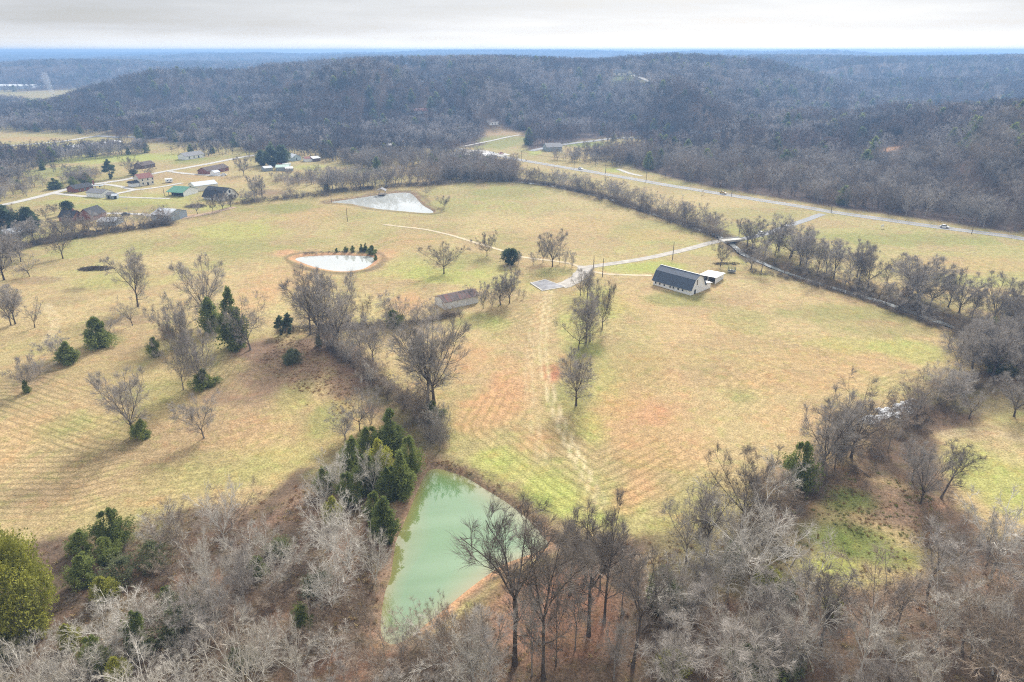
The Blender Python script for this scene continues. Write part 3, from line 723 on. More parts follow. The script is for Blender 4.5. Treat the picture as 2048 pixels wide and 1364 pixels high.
def ground_material():
    m, nt, b = mat_new('field_ground'); N, L = nt.nodes, nt.links
    def math_(op, a=None, b_=None, c=None):
        n = N.new('ShaderNodeMath'); n.operation = op
        for i, x in enumerate((a, b_, c)):
            if x is None: continue
            if isinstance(x, (int, float)): n.inputs[i].default_value = x
            else: L.new(x, n.inputs[i])
        return n.outputs[0]
    def noise(scale, detail=3, rough=0.55, vec=None):
        n = N.new('ShaderNodeTexNoise'); n.inputs['Scale'].default_value = scale; n.inputs['Detail'].default_value = detail; n.inputs['Roughness'].default_value = rough
        L.new(vec if vec is not None else geo.outputs['Position'], n.inputs[0]); return n.outputs[0]
    def rng(x, a, b_, c, d):
        n = N.new('ShaderNodeMapRange'); L.new(x, n.inputs[0])
        for i, q in enumerate((a, b_, c, d)): n.inputs[i + 1].default_value = q
        return n.outputs[0]
    geo = N.new('ShaderNodeNewGeometry')
    cov = N.new('ShaderNodeAttribute'); cov.attribute_name = 'cover'
    rw = N.new('ShaderNodeAttribute'); rw.attribute_name = 'row'
    ra = N.new('ShaderNodeAttribute'); ra.attribute_name = 'row_amp'
    n_f = noise(2.2, 4, 0.7); n_m = noise(0.45, 4, 0.6); n_t = noise(0.09, 3); n_g = noise(0.23, 5, 0.65)
    # brightness mottling
    k = math_('MULTIPLY', rng(n_f, 0.30, 0.70, 0.50, 1.42), rng(n_m, 0.3, 0.7, 0.80, 1.18))
    # rows: a pale ridge of cut straw, a darker furrow with green showing
    ph = math_('ADD', math_('MULTIPLY', rw.outputs['Fac'], 6.28318), math_('MULTIPLY', n_t, 4.5))
    s = math_('SUBTRACT', math_('MULTIPLY', math_('POWER', math_('ABSOLUTE', math_('SINE', math_('MULTIPLY', ph, 0.5))), 0.6), 2.0), 1.35)
    amp = math_('MULTIPLY', ra.outputs['Fac'], rng(n_m, 0.32, 0.6, 0.05, 1.15))
    sr = math_('MULTIPLY', s, amp)
    k2 = math_('MULTIPLY', k, math_('MULTIPLY_ADD', sr, 0.34, 1.0))
    sc = N.new('ShaderNodeVectorMath'); sc.operation = 'SCALE'; L.new(cov.outputs['Color'], sc.inputs[0]); L.new(k2, sc.inputs['Scale'])
    # tufts of green and of dry stems
    gm = N.new('ShaderNodeMix'); gm.data_type = 'RGBA'; gm.blend_type = 'MULTIPLY'
    gf = math_('ADD', math_('MULTIPLY', rng(n_g, 0.50, 0.68, 0.0, 0.55), 1.0), math_('MULTIPLY', math_('MAXIMUM', math_('MULTIPLY', sr, -1.0), 0.0), 0.35))
    L.new(gf, gm.inputs[0]); L.new(sc.outputs[0], gm.inputs[6]); gm.inputs[7].default_value = (0.80, 1.0, 0.72, 1)
    om = N.new('ShaderNodeMix'); om.data_type = 'RGBA'; om.blend_type = 'MULTIPLY'
    L.new(rng(noise(0.16, 5, 0.7), 0.52, 0.7, 0.0, 0.6), om.inputs[0]); L.new(gm.outputs[2], om.inputs[6]); om.inputs[7].default_value = (1.08, 0.86, 0.80, 1)
    L.new(om.outputs[2], b.inputs['Base Color'])
    b.inputs['Roughness'].default_value = 0.95; b.inputs['Specular IOR Level'].default_value = 0.05
    bp = N.new('ShaderNodeBump'); bp.inputs['Strength'].default_value = 0.7; bp.inputs['Distance'].default_value = 0.35
    hgt = math_('ADD', math_('MULTIPLY', n_f, 0.9), math_('MULTIPLY', sr, 0.22))
    L.new(hgt, bp.inputs['Height']); L.new(bp.outputs[0], b.inputs['Normal'])
    return m
g_me.materials.append(ground_material())
ground = tag(obj('ground', g_me), 'dry winter pasture and wooded hills of the valley', 'ground', kind='structure')

# ------------------------------------------------------------------ water
import bmesh
def pond(name, pts, z, mat, label, grow=3.2):
    c = pts.mean(0)
    d = pts - c; r = np.hypot(d[:, 0], d[:, 1])[:, None]
    outer = c + d * (1 + grow / r)
    rings = [outer, pts, c + d * np.maximum(1 - 3.0 / r, 0.2), c + d * np.maximum(1 - 7.0 / r, 0.1)]
    V = []; F = []; dep = []
    n = len(pts)
    for k, R in enumerate(rings):
        V += [(p[0], p[1], z) for p in R]; dep += [(0.0, 0.12, 0.7, 1.0)[k]] * n
    V.append((c[0], c[1], z)); dep.append(1.0)
    for k in range(3):
        for i in range(n):
            j = (i + 1) % n
            F.append((k * n + i, k * n + j, (k + 1) * n + j, (k + 1) * n + i))
    for i in range(n): F.append((3 * n + i, 3 * n + (i + 1) % n, 4 * n))
    me = mesh_from(name, V, F, mat)
    bm = bmesh.new(); bm.from_mesh(me); bmesh.ops.recalc_face_normals(bm, faces=bm.faces)
    if sum(f.normal.z for f in bm.faces) < 0: bmesh.ops.reverse_faces(bm, faces=bm.faces)
    bm.to_mesh(me); bm.free()
    a = me.attributes.new('depth', 'FLOAT', 'POINT'); a.data.foreach_set('value', dep)
    return tag(obj(name, me), label, 'pond', kind='structure')
pond('pond', PONDS[0], POND_Z[0] - POND_DEPTH[0], GREEN_WATER, 'milky green pond among bare trees and cedars in front')
pond('pond', PONDS[1], POND_Z[1] - POND_DEPTH[1], PALE_WATER, 'oval white reflecting pond ringed with red clay in the field')
pond('pond', PONDS[2], POND_Z[2] - POND_DEPTH[2], PALE_WATER, 'wedge shaped pale pond with a small dock at the far tree line')

def ribbon(name, path, width, mat, lift, parent=None, zfun=hground, wobble=0.0, off=0.0, cross=2):
    tg = np.gradient(path, axis=0); tg /= np.linalg.norm(tg, axis=1)[:, None] + 1e-9
    nr = np.stack([-tg[:, 1], tg[:, 0]], 1)
    ws = np.broadcast_to(np.asarray(width, float), (len(path),)) * (1 + wobble * (RNG.random(len(path)) - 0.5))
    ts = np.linspace(-0.5, 0.5, cross)
    V = []
    for t in ts:
        q = path + nr * (ws * t + off)[:, None]
        z = zfun(q[:, 0], q[:, 1]) + lift * (0.35 + np.hypot(q[:, 0], q[:, 1]) * 0.0012)
        V.append(np.concatenate([q, z[:, None]], 1))
    V = np.concatenate(V); n = len(path); F = []
    for k in range(cross - 1):
        a = np.arange(n - 1) + k * n
        F.append(np.stack([a, a + 1, a + n + 1, a + n], 1)[:, ::-1])
    return obj(name, mesh_np(name, V, F, mat), parent)

creek_path = smooth_path(CREEK, 4.0)
def creek_z(x, y): return undul(x, y) + hills(x, y) - 1.05
tag(ribbon('creek', creek_path, 2.8, CREEK_WATER, 0.0, zfun=creek_z, wobble=0.3), 'narrow pale creek running between the rows of bare trees', 'creek', kind='structure')

ASPHALT = plain('asphalt', (0.23, 0.235, 0.245), 0.85, 0.12, 0.15)
GRAVEL = plain('gravel', (0.37, 0.345, 0.31), 0.95, 0.25, 0.35)
WHITE_GRAVEL = plain('white_gravel', (0.42, 0.405, 0.38), 0.95, 0.18, 0.3)
WORN_TRACK = plain('worn_grass_track', (0.46, 0.385, 0.26), 0.95, 0.25, 0.3)
DIRT = plain('bare_dirt', (0.40, 0.29, 0.20), 0.95, 0.15, 0.4)
YELLOW_PAINT = plain('yellow_paint', (0.65, 0.45, 0.06), 0.8, 0.1)
WHITE_PAINT = plain('white_paint', (0.75, 0.75, 0.73), 0.8, 0.1)
OLD_ASPHALT = plain('cracked_old_asphalt', (0.25, 0.25, 0.265), 0.9, 0.30, 0.35)

def road(name, pts, width, mat, label, lift=0.10, cat='road', markings=False, wobble=0.0):
    P = np.array([at(*p)[:2] for p in pts])
    path = smooth_path(P, 2.5)
    o = tag(ribbon(name, path, width, mat, lift, wobble=wobble, cross=3), label, cat, kind='structure')
    if markings:
        for off, w, m in ((0.16, 0.14, YELLOW_PAINT), (-0.16, 0.14, YELLOW_PAINT), (width / 2 - 0.5, 0.16, WHITE_PAINT), (-width / 2 + 0.5, 0.16, WHITE_PAINT)):
            ribbon('marking', path, w, m, lift + 0.02, o, off=off)
    return o
road('road', [(905, 296), (945, 302), (1000, 312), (1040, 320), (1100, 330), (1180, 343), (1260, 357), (1350, 373), (1450, 389), (1550, 405), (1640, 420), (1720, 432), (1830, 448), (1950, 464), (2048, 478), (2200, 500)], 8.2, ASPHALT,
     'two lane grey highway along the foot of the wooded hill', markings=True)
road('road', [(900, 299), (800, 290), (700, 287), (600, 284), (480, 280), (330, 275), (190, 272)], 8.0, ASPHALT, 'distant grey road under the foot of the big wooded hill', 0.2)
road('road', [(1063, 302), (1100, 294), (1170, 284), (1250, 276), (1340, 268), (1440, 262), (1540, 258), (1640, 250)], 7.5, ASPHALT, 'side road climbing past the green strip towards the far valley', 0.2)
road('road', [(-80, 425), (0, 411), (51, 400), (99, 388), (144, 376), (175, 370), (205, 366), (246, 360), (287, 351), (329, 343), (370, 336), (420, 327), (470, 317), (520, 309)], 6.0, WHITE_GRAVEL, 'pale country road running past the houses of the settlement')
road('farm_lane', [(1645, 428), (1600, 444), (1545, 463), (1505, 474), (1478, 479)], 4.6, ASPHALT, 'paved farm lane between the highway and the creek bridge', cat='lane')
road('farm_lane', [(1448, 481), (1420, 486), (1380, 497), (1320, 511), (1260, 522), (1205, 530), (1165, 536)], 4.6, GRAVEL, 'gravel farm lane from the creek bridge to the farmyard', cat='lane')
road('farm_lane', [(1165, 536), (1140, 527), (1100, 521), (1046, 514), (1000, 500), (950, 485), (900, 470), (850, 459), (800, 453), (766, 449)], 2.2, WORN_TRACK, 'narrow gravel track across the upper field to the pond', cat='lane', wobble=0.3)
road('farm_lane', [(1166, 538), (1205, 547), (1250, 550), (1304, 551)], 2.2, WORN_TRACK, 'faint gravel track leading to the gambrel barn', cat='lane', wobble=0.3)
road('farm_lane', [(1172, 532), (1166, 545), (1155, 556), (1138, 566), (1120, 573)], 7.0, GRAVEL, 'broad gravel apron beside the old house slab', cat='lane', lift=0.13, wobble=0.25)
for pts, w, lab in [([(104, 386), (150, 391), (175, 393), (208, 392), (240, 386), (273, 379)], 4.5, 'white gravel drive past the small white garage'), ([(205, 368), (240, 373), (273, 379), (320, 374), (365, 366)], 4.0, 'white gravel drive below the white two storey house'),
                    ([(270, 356), (300, 352)], 3.5, 'short white gravel drive beside the road'), ([(339, 343), (380, 348), (425, 351), (450, 352)], 4.5, 'white gravel drive to the red brick house'), ([(238, 394), (290, 396), (340, 397)], 3.0, 'faint gravel track to the green roofed barn'),
                    ([(182, 428), (230, 427), (287, 429), (318, 436)], 4.5, 'pale drive behind the hedgerow to the grey metal barn'), ([(-60, 297), (0, 293), (100, 285), (174, 275), (200, 273)], 7.0, 'far white road across the brown paddocks'), ([(360, 437), (400, 430), (430, 424), (470, 414)], 5.0, 'bare dirt track beside the grey metal barn'),
                    ([(1264, 150), (1285, 157), (1305, 165), (1318, 173)], 5.0, 'white drive climbing to the ridge house'), ([(930, 303), (960, 303), (985, 309), (1015, 308)], 17.0, 'wide pale paved yard beside the highway junction'), ([(1283, 352), (1260, 347), (1235, 338)], 4.0, 'short drive joining the highway'), ([(925, 293), (980, 282), (1040, 270)], 4.0, 'thin drive up to the white house in the clearing')]:
    road('driveway', pts, w, DIRT if 'dirt' in lab else WHITE_GRAVEL, lab, 0.12, 'driveway')
# old house slab
sl = px_poly([(1060, 568), (1090, 561), (1112, 569), (1132, 576), (1084, 584)])
slab = empty('house_slab', (float(sl[:, 0].mean()), float(sl[:, 1].mean()), 0)); slab.location.z = float(hground(sl[:, 0], sl[:, 1]).max()) - 0.25
tag(slab, 'cracked grey slab of a vanished house at the end of the gravel', 'slab')
cxy = sl.mean(0)
def flat(pts, z0, z1, name, mat, parent):
    n = len(pts); V = [(p[0], p[1], z0) for p in pts] + [(p[0], p[1], z1) for p in pts]
    F = [tuple(range(n, 2 * n))] + [(i, (i + 1) % n, n + (i + 1) % n, n + i) for i in range(n)]
    m = MB(); m.v = V; m.f = F
    return m.build(name, mat, parent)
flat((sl - cxy), 0, 0.42, 'foundation', CONCRETE, slab)
flat((sl - cxy) * 0.90, 0.40, 0.47, 'paving', OLD_ASPHALT, slab)

# ------------------------------------------------------------------ trees: prototypes one unit tall
class Tubes:
    """collects tapered branches and thin twigs as arrays"""
    def __init__(s): s.V = []; s.F = []; s.n = 0
    def tube(s, P, R, sides):
        P = np.asarray(P); N = len(P)
        T = np.gradient(P, axis=0); T /= np.linalg.norm(T, axis=1)[:, None] + 1e-12
        ref = np.where(np.abs(T[:, 2:3]) < 0.9, np.array([[0, 0, 1.0]]), np.array([[1.0, 0, 0]]))
        A = np.cross(T, ref); A /= np.linalg.norm(A, axis=1)[:, None] + 1e-12
        B = np.cross(T, A)
        an = np.arange(sides) * 2 * math.pi / sides
        V = P[:, None, :] + R[:, None, None] * (A[:, None, :] * np.cos(an)[None, :, None] + B[:, None, :] * np.sin(an)[None, :, None])
        s.V.append(V.reshape(-1, 3))
        i = np.arange(N - 1)[:, None]; k = np.arange(sides)[None, :]; k2 = (k + 1) % sides
        F = np.stack([s.n + i * sides + k, s.n + i * sides + k2, s.n + (i + 1) * sides + k2, s.n + (i + 1) * sides + k], -1).reshape(-1, 4)
        s.F.append(F); s.n += N * sides
    def twigs(s, P, D, L, W, rng):
        """bent two-piece blades"""
        n = len(P)
        U = rng.normal(size=(n, 3)); S = np.cross(D, U); S /= np.linalg.norm(S, axis=1)[:, None] + 1e-9
        bend = rng.normal(size=(n, 3)) * 0.35; D2 = D + bend; D2[:, 2] += 0.15; D2 /= np.linalg.norm(D2, axis=1)[:, None]
        M = P + D * (L * 0.5)[:, None]; E = M + D2 * (L * 0.5)[:, None]
        w = W[:, None]
        V = np.stack([P - S * w * 0.5, P + S * w * 0.5, M + S * w * 0.36, M - S * w * 0.36, E], 1).reshape(-1, 3)
        b = s.n + np.arange(n) * 5
        s.V.append(V); s.n += 5 * n
        s.F.append(np.stack([b, b + 1, b + 2, b + 3], 1)); s.F.append(np.stack([b + 3, b + 2, b + 4], 1))
    def mesh(s, name, mat):
        quads = [f for f in s.F if f.shape[1] == 4]; tris = [f for f in s.F if f.shape[1] == 3]
        F = []
        if quads: F.append(np.concatenate(quads))
        if tris: F.append(np.concatenate(tris))
        return mesh_np(name, np.concatenate(s.V), F, mat, True)

def nrm(d): return d / (np.linalg.norm(d) + 1e-12)
def grow_path(rng, p, d, L, n, wig, up):
    pts = [p]; d = nrm(d)
    for i in range(n):
        d = nrm(d + rng.normal(size=3) * wig + np.array([0, 0, up]) / n)
        p = p + d * L / n
        pts.append(p)
    return np.array(pts)
def sample_path(P, t):
    x = t * (len(P) - 1); i = min(int(x), len(P) - 2); f = x - i
    return P[i] * (1 - f) + P[i + 1] * f, nrm(P[i + 1] - P[i])
def side_dir(rng, d, ang):
    u = np.cross(d, rng.normal(size=3)); u = nrm(u)
    return nrm(d * math.cos(ang) + u * math.sin(ang))

def bare_tree(seed, fork=0.28, leaders=3, lead_ang=22, n_limb=7, limb_ang=52, limb_len=0.34, up=0.35, n_br=7, n_bl=6, n_tw=9, r0=0.017, wig=0.10, stems=1, spread=0.0, tw_len=0.070, tw_w=0.0014, lean=0.0,
              low=2, sides=6, bl=True, mats=(None, None), one=False, shape=1.0, thick=1.0):
    rng = np.random.default_rng(seed)
    T, C = Tubes(), Tubes()
    if one: C = T
    twP, twD, twL = [], [], []
    limbs = []
    def add_twigs(P, n, scale=1.0):
        t = rng.uniform(0.15, 1.0, n) * (len(P) - 1); i = np.minimum(t.astype(int), len(P) - 2); f = (t - i)[:, None]
        d = P[i + 1] - P[i]; d /= np.linalg.norm(d, axis=1)[:, None] + 1e-9
        u = np.cross(d, rng.normal(size=(n, 3))); u /= np.linalg.norm(u, axis=1)[:, None] + 1e-9
        a = rng.uniform(0.18, 0.62, n)[:, None]
        twP.append(P[i] * (1 - f) + P[i + 1] * f); twD.append(d * np.cos(a) + u * np.sin(a)); twL.append(tw_len * scale * rng.uniform(0.5, 1.4, n))
    for st in range(stems):
        az = rng.uniform(0, 6.28) if stems == 1 else 6.28 * st / stems + rng.uniform(-.4, .4)
        off = np.array([math.cos(az), math.sin(az), 0]) * (0.012 * stems if stems > 1 else 0)
        d0 = nrm(np.array([math.cos(az) * spread + lean, math.sin(az) * spread, 1.0]))
        hs = 1.0 if stems == 1 else rng.uniform(0.78, 1.0)
        f = fork * hs * rng.uniform(0.85, 1.15)
        P = grow_path(rng, off + np.array([0, 0, -0.012]), d0, f, 5, wig * 0.35, 0.25)
        rr = r0 * (1.0 if stems == 1 else 0.75)
        R = np.linspace(rr * 1.0, rr * 0.72, len(P)); R[0] *= 1.5; R[1] *= 1.08
        T.tube(P, R, sides + 2)
        p, d = P[-1], nrm(P[-1] - P[-2])
        for k in range(low):
            t = rng.uniform(0.45, 0.98); q, dd = sample_path(P, t)
            limbs.append((q, side_dir(rng, dd, math.radians(limb_ang + rng.uniform(0, 22))), limb_len * rng.uniform(0.6, 1.0), rr * 0.30))
        for k in range(leaders):
            a = 6.28 * k / leaders + rng.uniform(-0.5, 0.5)
            la = math.radians(lead_ang) * rng.uniform(0.5, 1.3) if leaders > 1 else math.radians(4)
            ld = nrm(d * math.cos(la) + np.array([math.cos(a), math.sin(a), 0.0]) * math.sin(la))
            Ll = (hs - f) * rng.uniform(0.86, 1.06) / max(math.cos(la * 0.7), 0.5)
            Q = grow_path(rng, p, ld, Ll, 8, wig * 0.7, up * 0.7)
            r_ = rr * (0.72 / math.sqrt(max(leaders, 1)) * 1.15 if leaders > 1 else 0.7)
            T.tube(Q, np.linspace(r_, 0.0016, len(Q)), sides)
            for j in range(n_limb):
                t = 0.06 + 0.90 * (j + rng.uniform(0, 0.9)) / n_limb; q, dd = sample_path(Q, min(t, 0.98))
                ln = limb_len * (1.05 - 0.72 * t ** shape) * rng.uniform(0.7, 1.15)
                limbs.append((q, side_dir(rng, dd, math.radians(limb_ang) * rng.uniform(0.7, 1.2)), ln, r_ * (1 - t) * 0.5 + 0.0013 * thick))
            if bl: add_twigs(Q[4:], n_tw)
    for (q, d, ln, r_) in limbs:
        Q = grow_path(rng, q, d, ln, 5, wig, up)
        T.tube(Q, np.linspace(r_, 0.0011, len(Q)), max(3, sides - 2))
        for j in range(n_br):
            t = 0.12 + 0.86 * (j + rng.uniform(0, 0.9)) / n_br; p, dd = sample_path(Q, min(t, 0.99))
            l2 = ln * 0.58 * (1.1 - 0.6 * t) * rng.uniform(0.7, 1.2)
            B = grow_path(rng, p, side_dir(rng, dd, math.radians(rng.uniform(24, 52))), l2, 3, wig, up * 0.8)
            C.tube(B, np.linspace(max(r_ * 0.42 * (1 - 0.5 * t), 0.0011 * thick), 0.0006 * thick, len(B)), 3)
            if bl:
                for k in range(n_bl):
                    t2 = rng.uniform(0.15, 1.0); p2, d2 = sample_path(B, t2)
                    S = grow_path(rng, p2, side_dir(rng, d2, math.radians(rng.uniform(18, 46))), l2 * 0.62 * rng.uniform(0.6, 1.2), 2, wig, up * 0.6)
                    C.tube(S, np.array([0.0010, 0.0007, 0.0003]) * thick, 3)
                    add_twigs(S, n_tw)
            else:
                add_twigs(B, n_tw)
    twP, twD, twL = np.concatenate(twP), np.concatenate(twD), np.concatenate(twL); n = len(twP)
    C.twigs(twP, twD, twL, np.full(n, tw_w) * rng.uniform(0.7, 1.3, n), rng)
    if one:
        me = T.mesh('bare_tree_far', mats[0])
        return normalise([me])
    return normalise([T.mesh('trunk', mats[0]), C.mesh('crown', mats[1])])

def normalise(ms):
    """scale to height 1 and measure the crown's width"""
    co = []
    for me in ms:
        a = np.empty(len(me.vertices) * 3, np.float32); me.vertices.foreach_get('co', a); co.append(a.reshape(-1, 3))
    top = max(np.percentile(c[:, 2], 99.7) for c in co)
    w = 0
    for me, c in zip(ms, co):
        c /= top
        me.vertices.foreach_set('co', c.ravel()); me.update()
        w = max(w, np.percentile(c[:, 0], 98.5) - np.percentile(c[:, 0], 1.5))
    return ms, float(w)

PROTO = {}
def proto(name, *a, **k): PROTO[name] = bare_tree(*a, **k)
DK, MD, PL = (BARK_DARK, TWIG_DARK), (BARK_MID, TWIG_MID), (BARK_PALE, TWIG_PALE)
proto('round0', 11, fork=0.22, leaders=8, lead_ang=46, n_limb=6, limb_ang=44, limb_len=0.34, up=0.10, n_br=7, n_bl=5, n_tw=7, r0=0.024, mats=DK)
proto('round1', 12, fork=0.18, leaders=9, lead_ang=48, n_limb=6, limb_ang=44, limb_len=0.34, up=0.12, n_br=7, n_bl=5, n_tw=7, r0=0.024, wig=0.11, mats=DK)
proto('tall0', 21, fork=0.26, leaders=6, lead_ang=27, n_limb=8, limb_ang=46, limb_len=0.30, up=0.22, n_br=7, n_bl=5, n_tw=7, r0=0.018, low=5, mats=(BARK_DARK, TWIG_MID))
proto('tall1', 22, fork=0.32, leaders=4, lead_ang=20, n_limb=11, limb_ang=52, limb_len=0.30, up=0.22, n_br=7, n_bl=5, n_tw=7, r0=0.017, low=6, mats=(BARK_DARK, TWIG_MID))
proto('tall2', 23, fork=0.20, leaders=7, lead_ang=32, n_limb=7, limb_ang=42, limb_len=0.30, up=0.25, n_br=7, n_bl=5, n_tw=7, r0=0.020, low=4, mats=(BARK_DARK, TWIG_MID))
proto('wide0', 31, fork=0.24, leaders=6, lead_ang=52, n_limb=7, limb_ang=50, limb_len=0.36, up=0.08, n_br=7, n_bl=4, n_tw=7, r0=0.024, wig=0.17, low=3, mats=(BARK_DARK, TWIG_MID))
proto('wide1', 32, fork=0.18, leaders=6, lead_ang=46, n_limb=7, limb_ang=52, limb_len=0.36, up=0.08, n_br=7, n_bl=4, n_tw=7, r0=0.022, wig=0.18, low=2, mats=(BARK_MID, TWIG_MID))
proto('wood0', 41, fork=0.42, leaders=4, lead_ang=24, n_limb=7, limb_ang=46, limb_len=0.25, up=0.22, n_br=7, n_bl=4, n_tw=5, r0=0.0135, low=6, wig=0.13, mats=(BARK_DARK, TWIG_DARK))
proto('wood1', 42, fork=0.38, leaders=4, lead_ang=22, n_limb=7, limb_ang=48, limb_len=0.25, up=0.22, n_br=7, n_bl=4, n_tw=5, r0=0.013, low=5, wig=0.13, mats=MD)
proto('wood2', 43, fork=0.48, leaders=3, lead_ang=20, n_limb=9, limb_ang=46, limb_len=0.24, up=0.30, n_br=7, n_bl=4, n_tw=5, r0=0.0125, low=7, wig=0.11, mats=(BARK_DARK, TWIG_DARK))
proto('pale0', 51, fork=0.12, leaders=4, lead_ang=36, n_limb=6, limb_ang=42, limb_len=0.36, up=0.15, n_br=6, n_bl=3, n_tw=4, r0=0.018, stems=2, spread=0.3, tw_w=0.0018, wig=0.12, thick=1.5, mats=PL)
proto('pale1', 52, fork=0.22, leaders=6, lead_ang=34, n_limb=7, limb_ang=42, limb_len=0.34, up=0.2, n_br=6, n_bl=3, n_tw=4, r0=0.018, tw_w=0.0018, wig=0.14, thick=1.5, mats=PL)
proto('pale2', 53, fork=0.10, leaders=3, lead_ang=28, n_limb=6, limb_ang=42, limb_len=0.36, up=0.2, n_br=6, n_bl=3, n_tw=4, r0=0.015, stems=3, spread=0.4, tw_w=0.0018, wig=0.12, thick=1.5, mats=PL)
GR = (BARK_MID, TWIG_MID)
proto('grey0', 55, fork=0.16, leaders=5, lead_ang=36, n_limb=7, limb_ang=42, limb_len=0.35, up=0.15, n_br=7, n_bl=5, n_tw=6, r0=0.019, stems=2, spread=0.2, tw_w=0.0016, wig=0.12, thick=1.25, mats=GR)
proto('grey1', 56, fork=0.24, leaders=7, lead_ang=36, n_limb=7, limb_ang=42, limb_len=0.34, up=0.15, n_br=7, n_bl=5, n_tw=6, r0=0.020, tw_w=0.0016, wig=0.13, thick=1.25, mats=GR)
proto('grey2', 57, fork=0.12, leaders=4, lead_ang=30, n_limb=6, limb_ang=42, limb_len=0.36, up=0.15, n_br=7, n_bl=5, n_tw=6, r0=0.016, stems=3, spread=0.35, tw_w=0.0016, wig=0.12, thick=1.25, mats=GR)
proto('mauve0', 54, fork=0.14, leaders=4, lead_ang=38, n_limb=6, limb_ang=44, limb_len=0.36, up=0.18, n_br=6, n_bl=4, n_tw=5, r0=0.015, stems=2, spread=0.3, tw_w=0.0016, mats=(BARK_MID, TWIG_RED))
proto('small0', 61, fork=0.20, leaders=7, lead_ang=42, n_limb=5, limb_ang=46, limb_len=0.36, up=0.1, n_br=6, n_bl=4, n_tw=4, r0=0.024, tw_len=0.07, tw_w=0.0024, mats=(BARK_DARK, TWIG_MID))
proto('small1', 62, fork=0.14, leaders=4, lead_ang=34, n_limb=6, limb_ang=44, limb_len=0.36, up=0.2, n_br=6, n_bl=4, n_tw=4, r0=0.020, tw_len=0.07, tw_w=0.0024, stems=2, spread=0.25, mats=(BARK_MID, TWIG_MID))
MIDM = []
for k in range(6):
    MIDM.append(bare_tree(130 + k, fork=(0.22, 0.3, 0.18)[k % 3], leaders=(6, 4, 7)[k % 3], lead_ang=(32, 22, 40)[k % 3], n_limb=6, limb_ang=46, limb_len=0.32, up=0.2, n_br=5, n_bl=3, n_tw=4, r0=0.018, tw_len=0.085, tw_w=0.0022, low=3, sides=4,
                          mats=((TWIG_MID, TWIG_MID, TWIG_DARK, TWIG_DARK, TWIG_MID, TWIG_RED)[k], None), one=True)[0][0])
FARM = []
FAR_PALE = bark('far_twig_pale', (0.34, 0.31, 0.30), (0.46, 0.43, 0.42))
FAR_WARM = bark('far_twig_warm', (0.17, 0.125, 0.105), (0.27, 0.205, 0.18))
for k in range(9):
    ms, w = bare_tree(70 + k, fork=0.30, leaders=3 + k % 2, lead_ang=26, n_limb=5, limb_ang=48, limb_len=0.32, up=0.25, n_br=5, n_bl=0, n_tw=6, r0=0.013, tw_len=0.10, tw_w=0.0075, low=1, sides=3, bl=False,
                      mats=((FAR_TWIG, FAR_PALE, FAR_WARM, FAR_TWIG, FAR_DARK, FAR_WARM, FAR_DARK, FAR_PALE, FAR_TWIG)[k], None), one=True)
    FARM.append(ms[0])
FARM.append(None)      # a cedar joins below
SHRUBM = []
for k in range(4):
    ms, w = bare_tree(90 + k, fork=0.10, leaders=3, lead_ang=40, n_limb=4, limb_ang=45, limb_len=0.5, up=0.25, n_br=4, n_bl=0, n_tw=6, r0=0.010, tw_len=0.20, tw_w=0.006, low=0, sides=3, stems=3, spread=0.7, bl=False,
                      mats=((TWIG_DARK, TWIG_RED, BARK_MID, BARK_DARK)[k], None), one=True)
    SHRUBM.append(ms[0])

